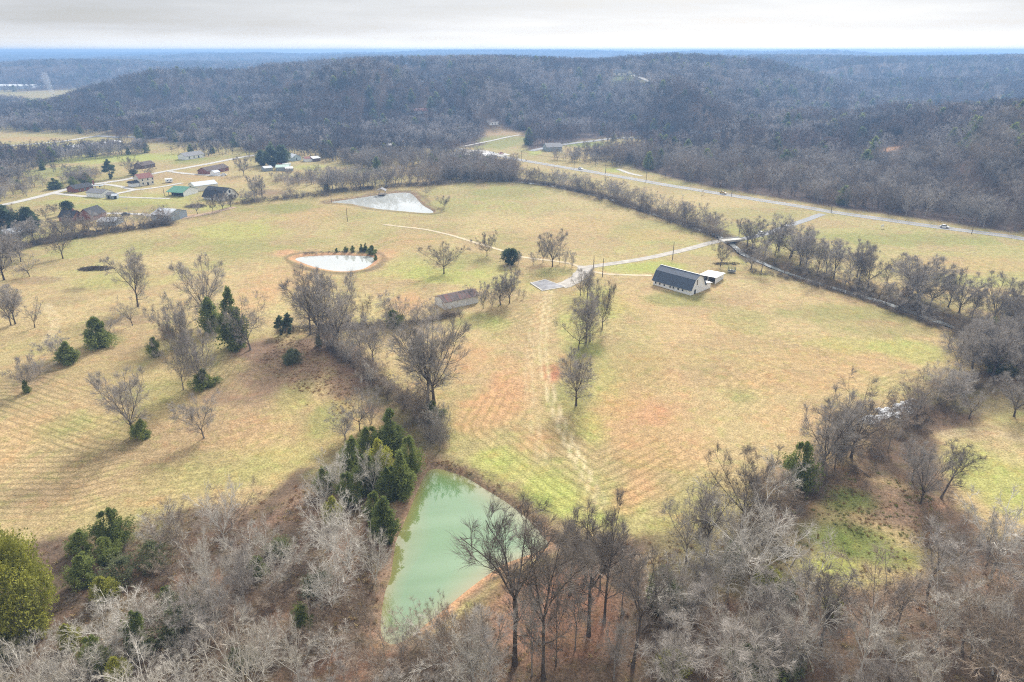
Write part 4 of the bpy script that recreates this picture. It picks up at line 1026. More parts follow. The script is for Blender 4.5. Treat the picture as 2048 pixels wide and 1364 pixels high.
def evergreen(seed, n, prof, size, mat, lob=0.25, up=0.7, droop=0.0, layers=0, trunk_mat=BARK_DARK, clumps=90, csize=1.0):
    """leaf sprays spread through an uneven crown; prof: list of (height, radius)"""
    rng = np.random.default_rng(seed)
    hs = np.array([p[0] for p in prof]); rs = np.array([p[1] for p in prof])
    w = np.interp(np.linspace(0, 1, 200), hs, rs)
    M = clumps
    zc = rng.choice(np.linspace(0, 1, 200), M, p=(w + 0.02) / (w + 0.02).sum()); zc[:3] = (0.97, 0.93, 0.9)
    if layers: zc = np.round(zc * layers) / layers
    ac = rng.uniform(0, 2 * math.pi, M); rc = np.interp(zc, hs, rs) * np.sqrt(rng.uniform(0.25, 1.0, M)) * rng.uniform(1 - lob, 1 + lob * 0.5, M)
    cs_ = (0.30 + 0.5 * rng.random(M)) * np.maximum(np.interp(zc, hs, rs), 0.05) * csize
    k = rng.integers(0, M, n)
    az = ac[k]
    D0 = rng.normal(size=(n, 3)); D0 /= np.linalg.norm(D0, axis=1)[:, None]
    D0 *= np.power(rng.random(n), 0.45)[:, None] * cs_[k][:, None]
    P = np.stack([rc[k] * np.cos(az), rc[k] * np.sin(az), zc[k] - droop * rc[k]], 1) + D0 * np.array([1.0, 1.0, 0.55 if layers else 1.25])
    P[:, 2] = np.clip(P[:, 2], 0.01, 1.02)
    out = np.stack([np.cos(az), np.sin(az), np.full(n, up)], 1) * 0.8 + D0 / (cs_[k][:, None] + 1e-6) + rng.normal(size=(n, 3)) * 0.3
    out /= np.linalg.norm(out, axis=1)[:, None]
    V = []; F = []
    base = 0
    for b in range(3):
        U = rng.normal(size=(n, 3)); S = np.cross(out, U); S /= np.linalg.norm(S, axis=1)[:, None]
        D = out + rng.normal(size=(n, 3)) * 0.45; D /= np.linalg.norm(D, axis=1)[:, None]
        L = size * rng.uniform(0.6, 1.4, n)
        A = P + rng.normal(size=(n, 3)) * size * 0.35
        tri = np.stack([A - S * (L * 0.34)[:, None], A + S * (L * 0.34)[:, None], A + D * L[:, None]], 1).reshape(-1, 3)
        V.append(tri); F.append(base + np.arange(3 * n).reshape(-1, 3)); base += 3 * n
    crown = mesh_np('crown', np.concatenate(V), [np.concatenate(F)], mat)
    T = Tubes()
    P0 = grow_path(rng, np.array([0, 0, -0.02]), np.array([0.02, 0, 1.0]), 0.92, 6, 0.02, 0.1)
    T.tube(P0, np.linspace(0.022, 0.004, 7), 6)
    if layers:
        for k in range(26):
            t = rng.uniform(0.25, 0.95); q0, d0 = sample_path(P0, t)
            R = np.interp(t, hs, rs) * 0.9; a = rng.uniform(0, 6.28)
            T.tube(grow_path(rng, q0, np.array([math.cos(a), math.sin(a), 0.2]), R, 3, 0.05, 0.1), np.linspace(0.006, 0.001, 4), 3)
    return normalise([T.mesh('trunk', trunk_mat), crown])
CONE = [(0.02, 0.14), (0.10, 0.22), (0.25, 0.235), (0.5, 0.18), (0.75, 0.10), (0.93, 0.035), (1.0, 0.004)]
OVAL = [(0.03, 0.20), (0.15, 0.32), (0.35, 0.38), (0.6, 0.34), (0.82, 0.20), (0.95, 0.08), (1.0, 0.01)]
DOME = [(0.0, 0.36), (0.12, 0.50), (0.35, 0.56), (0.6, 0.50), (0.82, 0.32), (0.95, 0.13), (1.0, 0.02)]
BALL = [(0.18, 0.10), (0.26, 0.34), (0.45, 0.46), (0.68, 0.42), (0.86, 0.25), (0.96, 0.1), (1.0, 0.01)]
PINEP = [(0.20, 0.05), (0.3, 0.20), (0.5, 0.24), (0.75, 0.18), (0.92, 0.09), (1.0, 0.01)]
PROTO['cedar0'] = evergreen(201, 4200, CONE, 0.034, CEDAR, lob=0.6, clumps=64, csize=0.9)
PROTO['cedar1'] = evergreen(202, 4400, OVAL, 0.036, CEDAR, lob=0.6, clumps=54, csize=0.75)
PROTO['cedar2'] = evergreen(203, 4600, [(0.04, 0.12), (0.2, 0.19), (0.5, 0.17), (0.8, 0.10), (0.95, 0.04), (1.0, 0.004)], 0.030, CEDAR, lob=0.4, clumps=80)
PROTO['yellow0'] = evergreen(204, 5200, OVAL, 0.036, CEDAR_Y, lob=0.45, clumps=80, csize=0.85)
PROTO['bush0'] = evergreen(205, 4200, [(0.0, 0.40), (0.12, 0.55), (0.3, 0.52), (0.55, 0.36), (0.8, 0.18), (0.95, 0.07), (1.0, 0.02)], 0.050, CEDAR, lob=0.7, clumps=34, csize=0.62)
PROTO['bush1'] = evergreen(206, 4200, DOME, 0.050, BOXWOOD, lob=0.4, clumps=60, csize=0.75)
PROTO['dome0'] = evergreen(207, 26000, DOME, 0.020, CEDAR_Y, lob=0.16, clumps=420, csize=0.36)
PROTO['magnolia0'] = evergreen(208, 4200, BALL, 0.050, MAGNOLIA, lob=0.35, clumps=70, csize=0.8)
PROTO['pine0'] = evergreen(209, 2600, PINEP, 0.045, PINE, layers=9, lob=0.5, clumps=46, csize=0.7)
PROTO['pine1'] = evergreen(210, 4200, [(0.1, 0.10), (0.25, 0.26), (0.5, 0.27), (0.8, 0.16), (0.95, 0.07), (1.0, 0.01)], 0.045, PINE, lob=0.5, clumps=80, csize=0.7)
PROTO['privet0'] = evergreen(211, 1600, DOME, 0.050, PRIVET, lob=0.5, clumps=60, csize=0.8)
PROTO['tanbush0'] = evergreen(212, 1100, OVAL, 0.05, TAN_LEAF, lob=0.5, clumps=40, trunk_mat=BARK_MID)
FARM[-1] = evergreen(220, 260, CONE, 0.11, CEDAR, clumps=40)[0][1]
EVER = ('cedar', 'yellow', 'bush', 'dome', 'magnolia', 'pine', 'privet', 'tanbush')

TREES = []   # every bare tree or evergreen wanted: dicts
def put(x, y, h, kind, label, group=None, w=None, name=None, cat='tree', keep=False, rz=None, lean=(0, 0)):
    TREES.append(dict(x=x, y=y, h=h, kind=kind, label=label, group=group, w=w, name=name, cat=cat, keep=keep, rz=random.uniform(0, 6.28) if rz is None else rz, lean=lean))

def T(bu, bv, tv, kind, label, wpx=None, name='bare_tree', cat='tree', group=None, lean=(0, 0)):
    P = at(bu, bv); h = top_height(P, tv)
    w = None if wpx is None else wpx * depth_of(P) / FPX
    put(P[0], P[1], h, kind, label, group, w, name, cat, True, None, lean)

def build_tree(t):
    ms, w0 = PROTO[t['kind']]
    s = t['h']; sx = s if t['w'] is None else t['w'] / w0
    if t['kind'].rstrip('0123456789') in ('cedar', 'bush', 'yellow'): sx *= 0.80; s *= 0.93
    z = ground_z(t['x'], t['y'])
    e = empty(t['name'] or 'bare_tree', (t['x'], t['y'], z), t['rz'])
    e.rotation_euler = (t['lean'][0], t['lean'][1], t['rz'])
    e.scale = (sx, sx, s)
    tag(e, t['label'], t['cat'], t['group'])
    for nm, me in zip(('trunk', 'crown'), ms):
        o = bpy.data.objects.new(nm, me); COL.objects.link(o); o.parent = e
    return e

# ------------------------------------------------------------------ single trees, traced one by one
C_ = dict(name='cedar_tree'); B_ = dict(name='evergreen_shrub', cat='shrub')
# the upper field and farmyard
T(888, 547, 487, 'round0', 'broad round bare tree alone in the pasture right of the white oval pond', 72)
T(974, 512, 464, 'round1', 'round bare tree standing on the gravel track across the upper field', 46)
T(1021, 529, 498, 'magnolia0', 'dark glossy round evergreen tree above the old house slab', 32, name='evergreen_tree')
T(1036, 530, 506, 'small1', 'small bare tree touching the dark round evergreen', 16)
T(1067, 530, 502, 'small1', 'small bare tree between the dark evergreen and the tall yard trees', 20)
T(1086, 525, 478, 'round1', 'wide bare tree left of the tallest tree above the slab', 38)
T(1105, 533, 459, 'tall2', 'tallest bare tree of the group above the old house slab', 50)
T(1119, 528, 492, 'small0', 'first of three small bare trees right of the tallest yard tree', 18)
T(1130, 533, 494, 'small1', 'second of three small bare trees right of the tallest yard tree', 15)
T(1144, 535, 500, 'small1', 'third of three small bare trees right of the tallest yard tree', 18)
T(852, 390, 374, 'small0', 'tiny bare tree on the bank behind the wedge shaped far pond', 20)
T(888, 415, 392, 'round0', 'small dense bare tree right of the wedge shaped far pond', 28)
T(1441, 532, 481, 'round1', 'round bare tree beside the lane between barn and bridge', 46)
T(1152, 811, 704, 'tall0', 'lone slender bare tree low in the middle field casting a shadow', 70)
T(1157, 699, 594, 'wide0', 'nearest dark bare tree of the clump beside the field track', 90)
T(1172, 686, 588, 'tall1', 'twin trunked bare tree just behind the nearest clump tree', 60)
T(1180, 683, 600, 'wood1', 'leaning bare tree at the right of the track clump', 50, lean=(0, 0.12))
T(1204, 660, 562, 'round0', 'bare tree standing apart at the right of the track clump', 54)
T(1161, 591, 543, 'small0', 'dark stubby bare tree beside the gravel apron', 36)
T(1174, 599, 536, 'tall1', 'taller bare tree at the lower side of the gravel apron', 40)
T(1168, 592, 550, 'small1', 'small bare tree squeezed between two apron trees', 22)
T(1190, 612, 560, 'small0', 'small bare tree between the apron and the track clump', 34)
# round the old white shed
T(937, 600, 572, 'small1', 'small bare tree growing behind the rusty roofed shed', 36)
T(966, 618, 566, 'tall2', 'bare tree at the right corner of the rusty roofed shed', 34)
T(984, 615, 580, 'small1', 'thin bare tree two steps right of the rusty roofed shed', 20)
T(1001, 610, 552, 'tall0', 'spreading bare tree second from the end of the shed row', 46)
T(1019, 606, 535, 'tall2', 'tall bare tree at the end of the shed row', 48)
T(1038, 594, 574, 'small1', 'small reddish bare sapling beside the old slab', 10)
T(1047, 597, 578, 'small1', 'second small reddish bare sapling beside the old slab', 10)
# left field
T(276, 613, 500, 'tall1', 'tall bare tree with narrow top beside the brush pile field', 70)
T(415, 645, 515, 'tall2', 'large broad bare tree behind the slim cedar in the left field', 84)
T(425, 664, 590, 'cedar2', 'slim dark cedar in front of the large broad bare tree', 38, **C_)
T(473, 694, 568, 'cedar0', 'tall dark cedar behind the pale spreading tree', 58, **C_)
T(501, 700, 584, 'wide1', 'pale spreading bare tree in front of the tall dark cedar', 108)
T(563, 669, 631, 'pine0', 'first of two small pines on the hedge line', 20, name='pine_tree')
T(579, 667, 626, 'pine0', 'second of two small pines on the hedge line', 20, name='pine_tree')
T(22, 650, 576, 'tall2', 'leaning bare tree by the left edge in the upper pasture', 50)
T(31, 648, 566, 'tall0', 'second leaning bare tree by the left edge in the upper pasture', 46)
T(70, 655, 594, 'small0', 'small leaning bare tree right of the pair at the left edge', 44)
T(59, 553, 488, 'wide0', 'spreading bare tree in the upper field by the left hedgerow', 60)
T(126, 517, 452, 'round0', 'round bare tree standing just in front of the left hedgerow', 62)
T(8, 560, 470, 'tall2', 'big bare tree at the left edge in front of the hedgerow', 80)
T(265, 651, 590, 'small0', 'small leaning bare tree below the tall narrow topped tree', 42)
T(202, 690, 630, 'bush0', 'wide dark cedar bush in the left field', 66, **B_)
T(222, 676, 622, 'wide1', 'pale bare tree growing behind the wide dark cedar bush', 70)
T(139, 723, 681, 'cedar0', 'small dark cedar alone in the left field', 44, **C_)
T(118, 716, 668, 'grey1', 'faint pale bare tree behind the small lone cedar', 60)
T(54, 782, 712, 'grey1', 'pale bare tree with a dark bush at its foot near the left edge', 60)
T(55, 784, 758, 'bush0', 'dark low bush at the foot of the pale tree near the left edge', 18, **B_)
T(80, 750, 722, 'small1', 'bare shrubby tree behind the pale tree near the left edge', 46)
T(268, 870, 735, 'tall2', 'pale twin stemmed bare tree with a cedar bush at its foot', 104)
T(287, 874, 838, 'cedar1', 'rounded cedar bush at the foot of the pale twin stemmed tree', 40, **C_)
T(408, 876, 790, 'grey1', 'small pale bare tree in the lower left field', 88)
T(367, 779, 664, 'grey1', 'grey bare tree on the dark leaf patch in the left field', 66)
T(405, 772, 656, 'grey0', 'bright pale bare tree rising from a cedar bush in the left field', 80)
T(411, 773, 736, 'bush0', 'cedar bush under the bright pale bare tree', 50, **B_)
T(312, 712, 672, 'cedar1', 'dark cedar at the left end of the thicket in the left field', 26, **C_)
T(338, 672, 646, 'cedar0', 'small cedar in the middle of the thicket in the left field', 20, **C_)
T(367, 682, 652, 'cedar0', 'small cedar at the right of the thicket in the left field', 18, **C_)
T(362, 690, 597, 'grey2', 'pale many stemmed tree rising over the left field thicket', 90)
T(345, 700, 640, 'mauve0', 'grey brown shrubby tree in the left field thicket', 60)
T(587, 727, 696, 'bush1', 'grey green round bush alone on the leaf covered slope', 40, **B_)
# middle hedgerow
T(621, 669, 535, 'tall1', 'tall bare tree at the upper corner of the middle hedgerow', 84)
T(639, 689, 560, 'tall0', 'forked bare tree with ivy at the bend of the hedgerow', 76)
T(639, 691, 664, 'bush0', 'ivy dark clump at the foot of the forked hedgerow tree', 16, **B_)
T(676, 699, 546, 'tall2', 'tall bare tree right of the forked tree in the hedgerow', 92)
T(655, 684, 610, 'wood0', 'thin bare tree between the two tall hedgerow trees', 36)
T(700, 704, 630, 'wood1', 'slender bare tree starting down the middle hedgerow', 36)
T(722, 716, 636, 'wood1', 'slender grey bare tree halfway down the middle hedgerow', 50)
T(746, 722, 624, 'grey1', 'pale spreading tree halfway down the middle hedgerow', 92)
T(774, 650, 584, 'wood1', 'bare tree beside the dark cedar on the upper hedge', 46)
T(788, 654, 618, 'cedar1', 'dark cedar in the hedge left of the rusty roofed shed', 38, **C_)
T(800, 652, 590, 'small0', 'bare tree just right of the dark hedge cedar', 44)
T(832, 648, 600, 'small1', 'bare bushy tree in the hedge near the shed', 52)
T(862, 638, 600, 'small1', 'bare bushy tree in the hedge by the shed corner', 46)
T(730, 640, 590, 'mauve0', 'grey bare thicket tree above the middle hedgerow', 50)
T(700, 648, 590, 'mauve0', 'grey bare thicket tree left of the upper hedge', 50)
T(855, 804, 634, 'tall0', 'left trunk of the great pair of bare trees in the middle', 110)
T(868, 807, 626, 'tall2', 'right trunk of the great pair of bare trees in the middle', 140)
T(866, 836, 800, 'bush0', 'dark cedar bush under the great pair of trees', 46, **B_)
T(720, 862, 742, 'wide0', 'leaning bare tree at the lower end of the leaf lane', 74, lean=(0, -0.1))
T(742, 848, 770, 'small1', 'pale broom shaped small tree beside the leaf lane', 54)
T(690, 880, 826, 'grey1', 'very pale low tree left of the cedar grove', 70)
T(880, 900, 812, 'small1', 'grey bare tree at the head of the green pond', 60)
T(838, 840, 770, 'mauve0', 'grey thicket tree left of the great pair', 52)
# cedar grove on the left bank of the green pond
for i, (bu, bv, tv, k, w, lab) in enumerate([
        (786, 905, 812, 'cedar0', 62, 'topmost pointed cedar of the grove beside the green pond'), (822, 950, 868, 'cedar1', 46, 'cedar nearest the head of the green pond'),
        (740, 915, 850, 'cedar1', 56, 'rounded cedar at the upper left of the pond grove'), (710, 950, 870, 'cedar1', 52, 'dark cedar at the left edge of the pond grove'),
        (762, 960, 872, 'yellow0', 56, 'bright green cedar in the middle of the pond grove'), (805, 990, 898, 'cedar0', 56, 'tall cedar leaning over the left bank of the pond'),
        (780, 1000, 930, 'cedar1', 44, 'dark cedar low in the middle of the pond grove'), (735, 985, 905, 'cedar1', 52, 'dark cedar behind the white branched tree in the grove'),
        (668, 1046, 990, 'yellow0', 44, 'yellow green cedar at the lower left of the grove'), (772, 1080, 990, 'cedar2', 46, 'slim cedar at the lower end of the grove by the water'),
        (752, 1045, 980, 'cedar1', 44, 'dark cedar just above the slim lowest cedar'), (700, 1010, 940, 'cedar1', 44, 'dark cedar under pale branches at the grove centre'), (652, 985, 930, 'cedar1', 40, 'half hidden dark cedar on the field side of the grove')]):
    T(bu, bv, tv, k, lab, w, **C_)
for (bu, bv, tv, k, w, lab) in [
        (682, 1000, 902, 'pale1', 100, 'white branched tree spread over the cedar grove'), (748, 995, 892, 'pale1', 70, 'thin white branched tree in front of the bright cedar'), (650, 1010, 940, 'pale0', 90, 'pale bushy tree on the field side of the cedar grove'),
        (700, 1140, 1010, 'pale0', 150, 'great pale spreading tree on the left bank of the green pond'), (660, 1100, 990, 'pale2', 120, 'pale many stemmed tree below the cedar grove'), (750, 1160, 1060, 'pale2', 100, 'pale tree leaning over the left shore of the pond'),
        (665, 1210, 1110, 'pale0', 110, 'pale round tree left of the lower pond shore'), (452, 1095, 966, 'pale1', 110, 'white twisting tree at the edge of the lower left field'), (426, 1215, 1060, 'pale1', 90, 'upright white tree below the twisting white tree'),
        (494, 1222, 1090, 'wood1', 70, 'dark stemmed small tree right of the upright white tree'), (500, 1395, 1222, 'pale0', 190, 'large white bushy tree at the bottom edge left of centre'), (34, 1268, 1165, 'pale0', 110, 'white spray of branches under the big yellow green evergreen'),
        (60, 1400, 1290, 'pale2', 160, 'pale bushy tree filling the bottom left corner'), (150, 1390, 1300, 'pale2', 130, 'second pale bushy tree along the bottom left edge'), (600, 1370, 1262, 'pale1', 110, 'pale tree at the bottom edge below the pond'),
        (735, 1262, 1170, 'mauve0', 70, 'small bare tree at the lower left shore of the pond')]:
    T(bu, bv, tv, k, lab, w)
for (bu, bv, tv, k, w, lab) in [(1470, 1345, 1210, 'pale1', 150, 'large white limbed tree low in the right hand woods'), (1600, 1330, 1190, 'pale0', 170, 'wide white limbed tree in the middle of the right hand woods'), (1720, 1345, 1215, 'pale1', 130, 'white limbed tree right of the wide white one in the woods'),
                              (1870, 1300, 1160, 'pale1', 140, 'pale tall tree in the woods near the right corner'), (1990, 1350, 1200, 'pale0', 160, 'pale spreading tree in the bottom right corner'), (1420, 1190, 1095, 'pale1', 110, 'white limbed tree behind the slim yellow green cedar')]:
    T(bu, bv, tv, k, lab, w)
# evergreens in the bottom left woods
T(14, 1275, 1056, 'dome0', 'huge yellow green domed evergreen at the left edge', 165, name='evergreen_tree')
for (bu, bv, tv, k, w, lab) in [(231, 1085, 1014, 'cedar1', 66, 'upright rounded cedar at the top of the bottom left cedars'), (167, 1103, 1060, 'cedar1', 50, 'small dark cedar left of the top rounded cedar'), (216, 1122, 1073, 'cedar1', 54, 'round cedar in the middle of the bottom left cedars'),
                              (174, 1166, 1106, 'cedar1', 58, 'dark round cedar below the middle cedar'), (212, 1198, 1152, 'yellow0', 56, 'bright green cedar lower in the bottom left woods'), (287, 1298, 1220, 'cedar1', 58, 'cedar among pale brush in the bottom left woods'),
                              (143, 1295, 1246, 'yellow0', 42, 'small green cedar near the bottom left'), (199, 1338, 1268, 'cedar1', 52, 'dark cedar near the bottom edge at left'), (240, 1360, 1312, 'yellow0', 48, 'bright cedar touching the bottom edge at left')]:
    T(bu, bv, tv, k, lab, w, **C_)
T(372, 1272, 1215, 'privet0', 'thin leafed grey green shrub among the brush at lower left', 90, name='leafy_shrub', cat='shrub')
T(250, 1160, 1118, 'privet0', 'pale green leafy shrub beside the bottom left cedars', 70, name='leafy_shrub', cat='shrub')
T(1345, 1215, 1180, 'privet0', 'thin green leafy shrub right of the red leaf slope', 70, name='leafy_shrub', cat='shrub')
T(1560, 1330, 1300, 'privet0', 'thin green leafy shrub low in the bottom right woods', 80, name='leafy_shrub', cat='shrub')
T(640, 1180, 1150, 'privet0', 'dull green shrub under the pale trees left of the pond', 60, name='leafy_shrub', cat='shrub')
T(560, 1110, 1080, 'privet0', 'small dull green shrub below the lower left field edge', 50, name='leafy_shrub', cat='shrub')
T(480, 1330, 1300, 'privet0', 'olive leafy shrub beside the large white bushy tree', 60, name='leafy_shrub', cat='shrub')
T(610, 1250, 1205, 'cedar1', 'dark cedar in the thicket left of the lower pond shore', 44, name='cedar_tree')
T(520, 1150, 1110, 'cedar1', 'small dark cedar in the thicket below the twisting white tree', 36, name='cedar_tree')
T(340, 1210, 1170, 'cedar1', 'small cedar in the brush right of the bright green cedar', 36, name='cedar_tree')
T(310, 1130, 1085, 'privet0', 'dull green leafy shrub right of the bottom left cedars', 56, name='leafy_shrub', cat='shrub')
# tall trunks below the pond
for (bu, bv, tv, k, w, lab, ln) in [
        (1030, 1329, 1018, 'wood0', 170, 'tall forked dark trunk in front of the pond', 0), (1087, 1358, 1045, 'wood2', 150, 'thick straight trunk right of the forked one below the pond', 0), (1112, 1334, 1170, 'wood2', 50, 'thin straight sapling beside the thick trunk', 0),
        (1177, 1271, 1045, 'wood0', 130, 'dark trunk on the red leaf slope', 0), (1208, 1246, 994, 'wood2', 110, 'tallest dark trunk on the red leaf slope carrying a leaf nest', 0), (1243, 1231, 1105, 'wood1', 60, 'thin trunk right of the tallest trunk on the slope', 0),
        (1266, 1334, 1118, 'wood0', 110, 'leaning dark trunk at the right of the red leaf slope', 0.08), (1064, 1351, 1180, 'wood1', 60, 'crooked thin trunk beside the forked dark trunk', 0), (1228, 1360, 1236, 'wood1', 70, 'slim trunk at the bottom edge of the red leaf slope', 0),
        (980, 1362, 1222, 'wood1', 100, 'grey slim tree at the bottom edge below the pond', 0), (1382, 1240, 1102, 'wide1', 130, 'grey twisted tree right of the red leaf slope', 0.1), (945, 1365, 1240, 'pale1', 90, 'pale slim tree at the bottom edge left of the trunks', 0),
        (1150, 1300, 1160, 'wood1', 60, 'young grey tree between the trunks on the red leaf slope', 0), (1140, 1190, 1030, 'wood2', 90, 'grey tree on the right corner of the pond', 0), (1200, 1180, 1050, 'wood1', 80, 'grey tree on the bank above the red leaf slope', 0),
        (890, 1300, 1190, 'mauve0', 70, 'brushy bare tree on the lower pond bank', 0), (805, 1310, 1250, 'small1', 56, 'young bare tree at the lowest corner of the pond', 0)]:
    T(bu, bv, tv, k, lab, w, lean=(0, ln))
# field edge at lower right
T(1483, 1052, 908, 'round1', 'broad grey tree at the lower corner of the main field', 160)
T(1510, 1055, 935, 'mauve0', 'brushy companion behind the broad corner tree', 110)
T(1372, 1120, 972, 'wide1', 'grey crooked tree at the bottom tip of the main field', 120)
T(1410, 1110, 1000, 'pale1', 'pale crooked tree beside the tip of the main field', 100)
T(1595, 978, 878, 'cedar1', 'tall dark broadleaf evergreen at the lower field edge', 62, name='evergreen_tree')
T(1612, 985, 905, 'wide0', 'dark crooked tree touching the tall evergreen', 60)
T(1643, 944, 790, 'tall2', 'high grey tree left of the great dark field edge tree', 110)
T(1702, 915, 772, 'round0', 'great dark bare tree in the middle of the lower field edge', 128)
T(1680, 915, 800, 'tall0', 'dark bare tree pressed against the great field edge tree', 90)
T(1775, 903, 820, 'wood1', 'slim bare tree in front of the white rubble', 40)
T(1833, 842, 738, 'wide0', 'leaning dark tree right of the white rubble', 90, lean=(0, 0.1))
T(1938, 838, 752, 'wide0', 'low wide dark tree with spreading limbs at the right', 110)
T(2028, 833, 752, 'tall2', 'dark bare tree at the right edge above the small pasture', 80)
T(1841, 1008, 892, 'tall2', 'grey forked tree inside the brown clearing at right', 80)
T(1882, 996, 884, 'wood0', 'leaning dark tree right of the grey forked tree', 70, lean=(0, 0.14))
T(1824, 960, 880, 'tall0', 'bare tree behind the grey forked tree', 60)
T(1845, 1072, 1000, 'mauve0', 'dark brushy tree below the forked tree in the clearing', 70)
T(1972, 1135, 1008, 'wide0', 'dark sinuous tree at the lower right pasture edge', 100)
T(1918, 1140, 1030, 'wide1', 'sprawling grey tree left of the dark sinuous tree', 120)
T(1885, 1130, 1075, 'mauve0', 'low brushy tree below the right clearing', 80)
T(1917, 752, 655, 'grey1', 'pale tree at the right corner of the main field', 70)
T(1944, 738, 640, 'tall0', 'grey tree behind the pale corner tree', 70)
T(1985, 752, 640, 'tall2', 'large grey tree above the round cedar at right', 110)
T(2003, 746, 704, 'bush0', 'dark round cedar under the large grey tree at right', 50, **B_)
T(2040, 740, 610, 'tall2', 'large grey tree on the right edge beside the creek woods', 110)
T(1890, 810, 740, 'grey1', 'pale tangled tree left of the low wide dark tree', 70)
T(1870, 790, 745, 'mauve0', 'brushy bare tree at the field edge above the rubble', 60)
T(1460, 1122, 1076, 'cedar1', 'small cedar at the edge of the brown clearing', 38, **C_)
T(1532, 1178, 1132, 'yellow0', 'yellow green cedar crown at the foot of the clearing', 66, **C_)
T(1578, 1200, 1160, 'cedar1', 'dark cedar right of the yellow green crown', 40, **C_)
T(1320, 1210, 1128, 'cedar2', 'slim yellow green cedar among grey trees at bottom centre', 56, **C_)
T(1662, 1226, 1186, 'yellow0', 'small bright cedar in the right hand woods', 40, **C_)
T(1500, 1350, 1290, 'cedar1', 'cedar under the grey crowns at the bottom right', 90, **C_)
T(1345, 1345, 1300, 'yellow0', 'low green cedar at the bottom edge right of the trunks', 70, **C_)
T(1855, 1090, 1062, 'tanbush0', 'rust coloured leafy sapling in the right clearing', 20, name='leafy_shrub', cat='shrub')
T(1810, 592, 572, 'tanbush0', 'rust leaved sapling among the creek trees', 20, name='leafy_shrub', cat='shrub')
# settlement trees
T(137, 429, 402, 'magnolia0', 'dark round evergreen behind the near brick house', 20, name='evergreen_tree')
T(110, 428, 407, 'round1', 'bare tree left of the near brick house', 24)
T(92, 438, 413, 'round0', 'small bare tree on the lawn left of the brick house', 20)
T(36, 462, 410, 'round0', 'wide bare tree at the far left beside dark pines', 50)
T(62, 464, 415, 'pine1', 'tall dark pine left of the near brick house', 30, name='pine_tree')
T(10, 468, 410, 'pine1', 'dark pine at the left edge of the settlement', 44, name='pine_tree')
T(222, 358, 319, 'pine0', 'tall open pine above the country road', 20, name='pine_tree')
T(264, 352, 312, 'round1', 'big grey bare tree behind the white two storey house', 36)
T(300, 354, 334, 'round0', 'bare tree beside the white two storey house', 22)
T(268, 350, 339, 'magnolia0', 'dark round evergreen at the road bend', 14, name='evergreen_tree')
T(545, 332, 292, 'pine1', 'big blue green pine of the farm clump, the left one', 26, name='pine_tree')
T(566, 330, 290, 'pine1', 'big blue green pine of the farm clump, the right one', 24, name='pine_tree')
T(525, 330, 300, 'pine1', 'smaller pine at the left of the farm clump', 18, name='pine_tree')
T(488, 351, 312, 'round1', 'bare tree right of the red brick house', 40)
T(86, 340, 320, 'cedar0', 'dark cedar at the head of the clipped tree row', 12, **C_)
T(8, 360, 335, 'pine1', 'pine at the far left beyond the country road', 24, name='pine_tree')
T(110, 378, 355, 'cedar0', 'broad dark cedar along the country road', 30, **C_)
T(148, 373, 352, 'cedar1', 'dark cedar beside the pole on the country road', 16, **C_)
T(174, 367, 350, 'cedar1', 'dark evergreen opposite the brick ranch house', 24, **C_)
T(395, 428, 392, 'small0', 'bare tree beside the brush heap near the black barn', 26)
T(426, 424, 390, 'round1', 'first bare tree in front of the black gambrel barn', 26)
T(446, 420, 384, 'tall2', 'second bare tree in front of the black gambrel barn', 24)
T(462, 414, 386, 'tall0', 'third bare tree in front of the black gambrel barn', 22)
T(490, 405, 380, 'small0', 'bare bushy tree right of the black gambrel barn', 34)
T(510, 397, 350, 'tall2', 'tall bare tree at the corner of the brushy pond', 26)
T(524, 395, 352, 'tall0', 'second tall bare tree at the corner of the brushy pond', 24)
# evergreens round the oval pond
for (bu, bv, tv, w, k, lab) in [(674, 505, 496, 7, 'cedar1', 'smallest cedar on the bank of the oval pond'), (692, 505, 493, 10, 'cedar1', 'second cedar from the left on the oval pond bank'), (706, 505, 491, 10, 'cedar1', 'third cedar from the left on the oval pond bank'),
                              (723, 504, 487, 10, 'cedar0', 'slim cedar left of the tallest on the oval pond bank'), (732, 504, 485, 10, 'cedar0', 'tallest slim cedar on the oval pond bank'), (745, 508, 490, 22, 'bush0', 'broad dark cedar at the right end of the oval pond'), (751, 519, 507, 10, 'bush0', 'low dark bush at the right tip of the oval pond')]:
    T(bu, bv, tv, k, lab, w, name='cedar_tree')

# ------------------------------------------------------------------ rows and woods, filled between the traced trees
ORD = lambda n: '%d%s' % (n, 'th' if 10 <= n % 100 <= 20 else {1: 'st', 2: 'nd', 3: 'rd'}.get(n % 10, 'th'))
def row_trees(pts, spacing, hmin, hmax, kinds, label, group, jit=2.0, offs=(0,), name='bare_tree', wr=(0.8, 1.25), numbered=True, cat='tree'):
    P = np.array([at(*p)[:2] for p in pts]); path = smooth_path(P, 1.0)
    s = np.concatenate([[0], np.cumsum(np.hypot(*np.diff(path, axis=0).T))])
    tg = np.gradient(path, axis=0); tg /= np.linalg.norm(tg, axis=1)[:, None]
    x = 0.0; out = []
    while x < s[-1]:
        i = int(np.searchsorted(s, x)); i = min(i, len(path) - 1)
        o = random.choice(offs) + random.uniform(-jit, jit)
        p = path[i] + np.array([-tg[i, 1], tg[i, 0]]) * o
        out.append(p)
        x += spacing * random.uniform(0.55, 1.5)
    for k, p in enumerate(out):
        kd = random.choice(kinds); h = random.uniform(hmin, hmax)
        lab = label.replace('#', ORD(k + 1)) if numbered else label
        put(p[0], p[1], h, kd, lab, group, h * PROTO[kd][1] * random.uniform(*wr), name, cat)

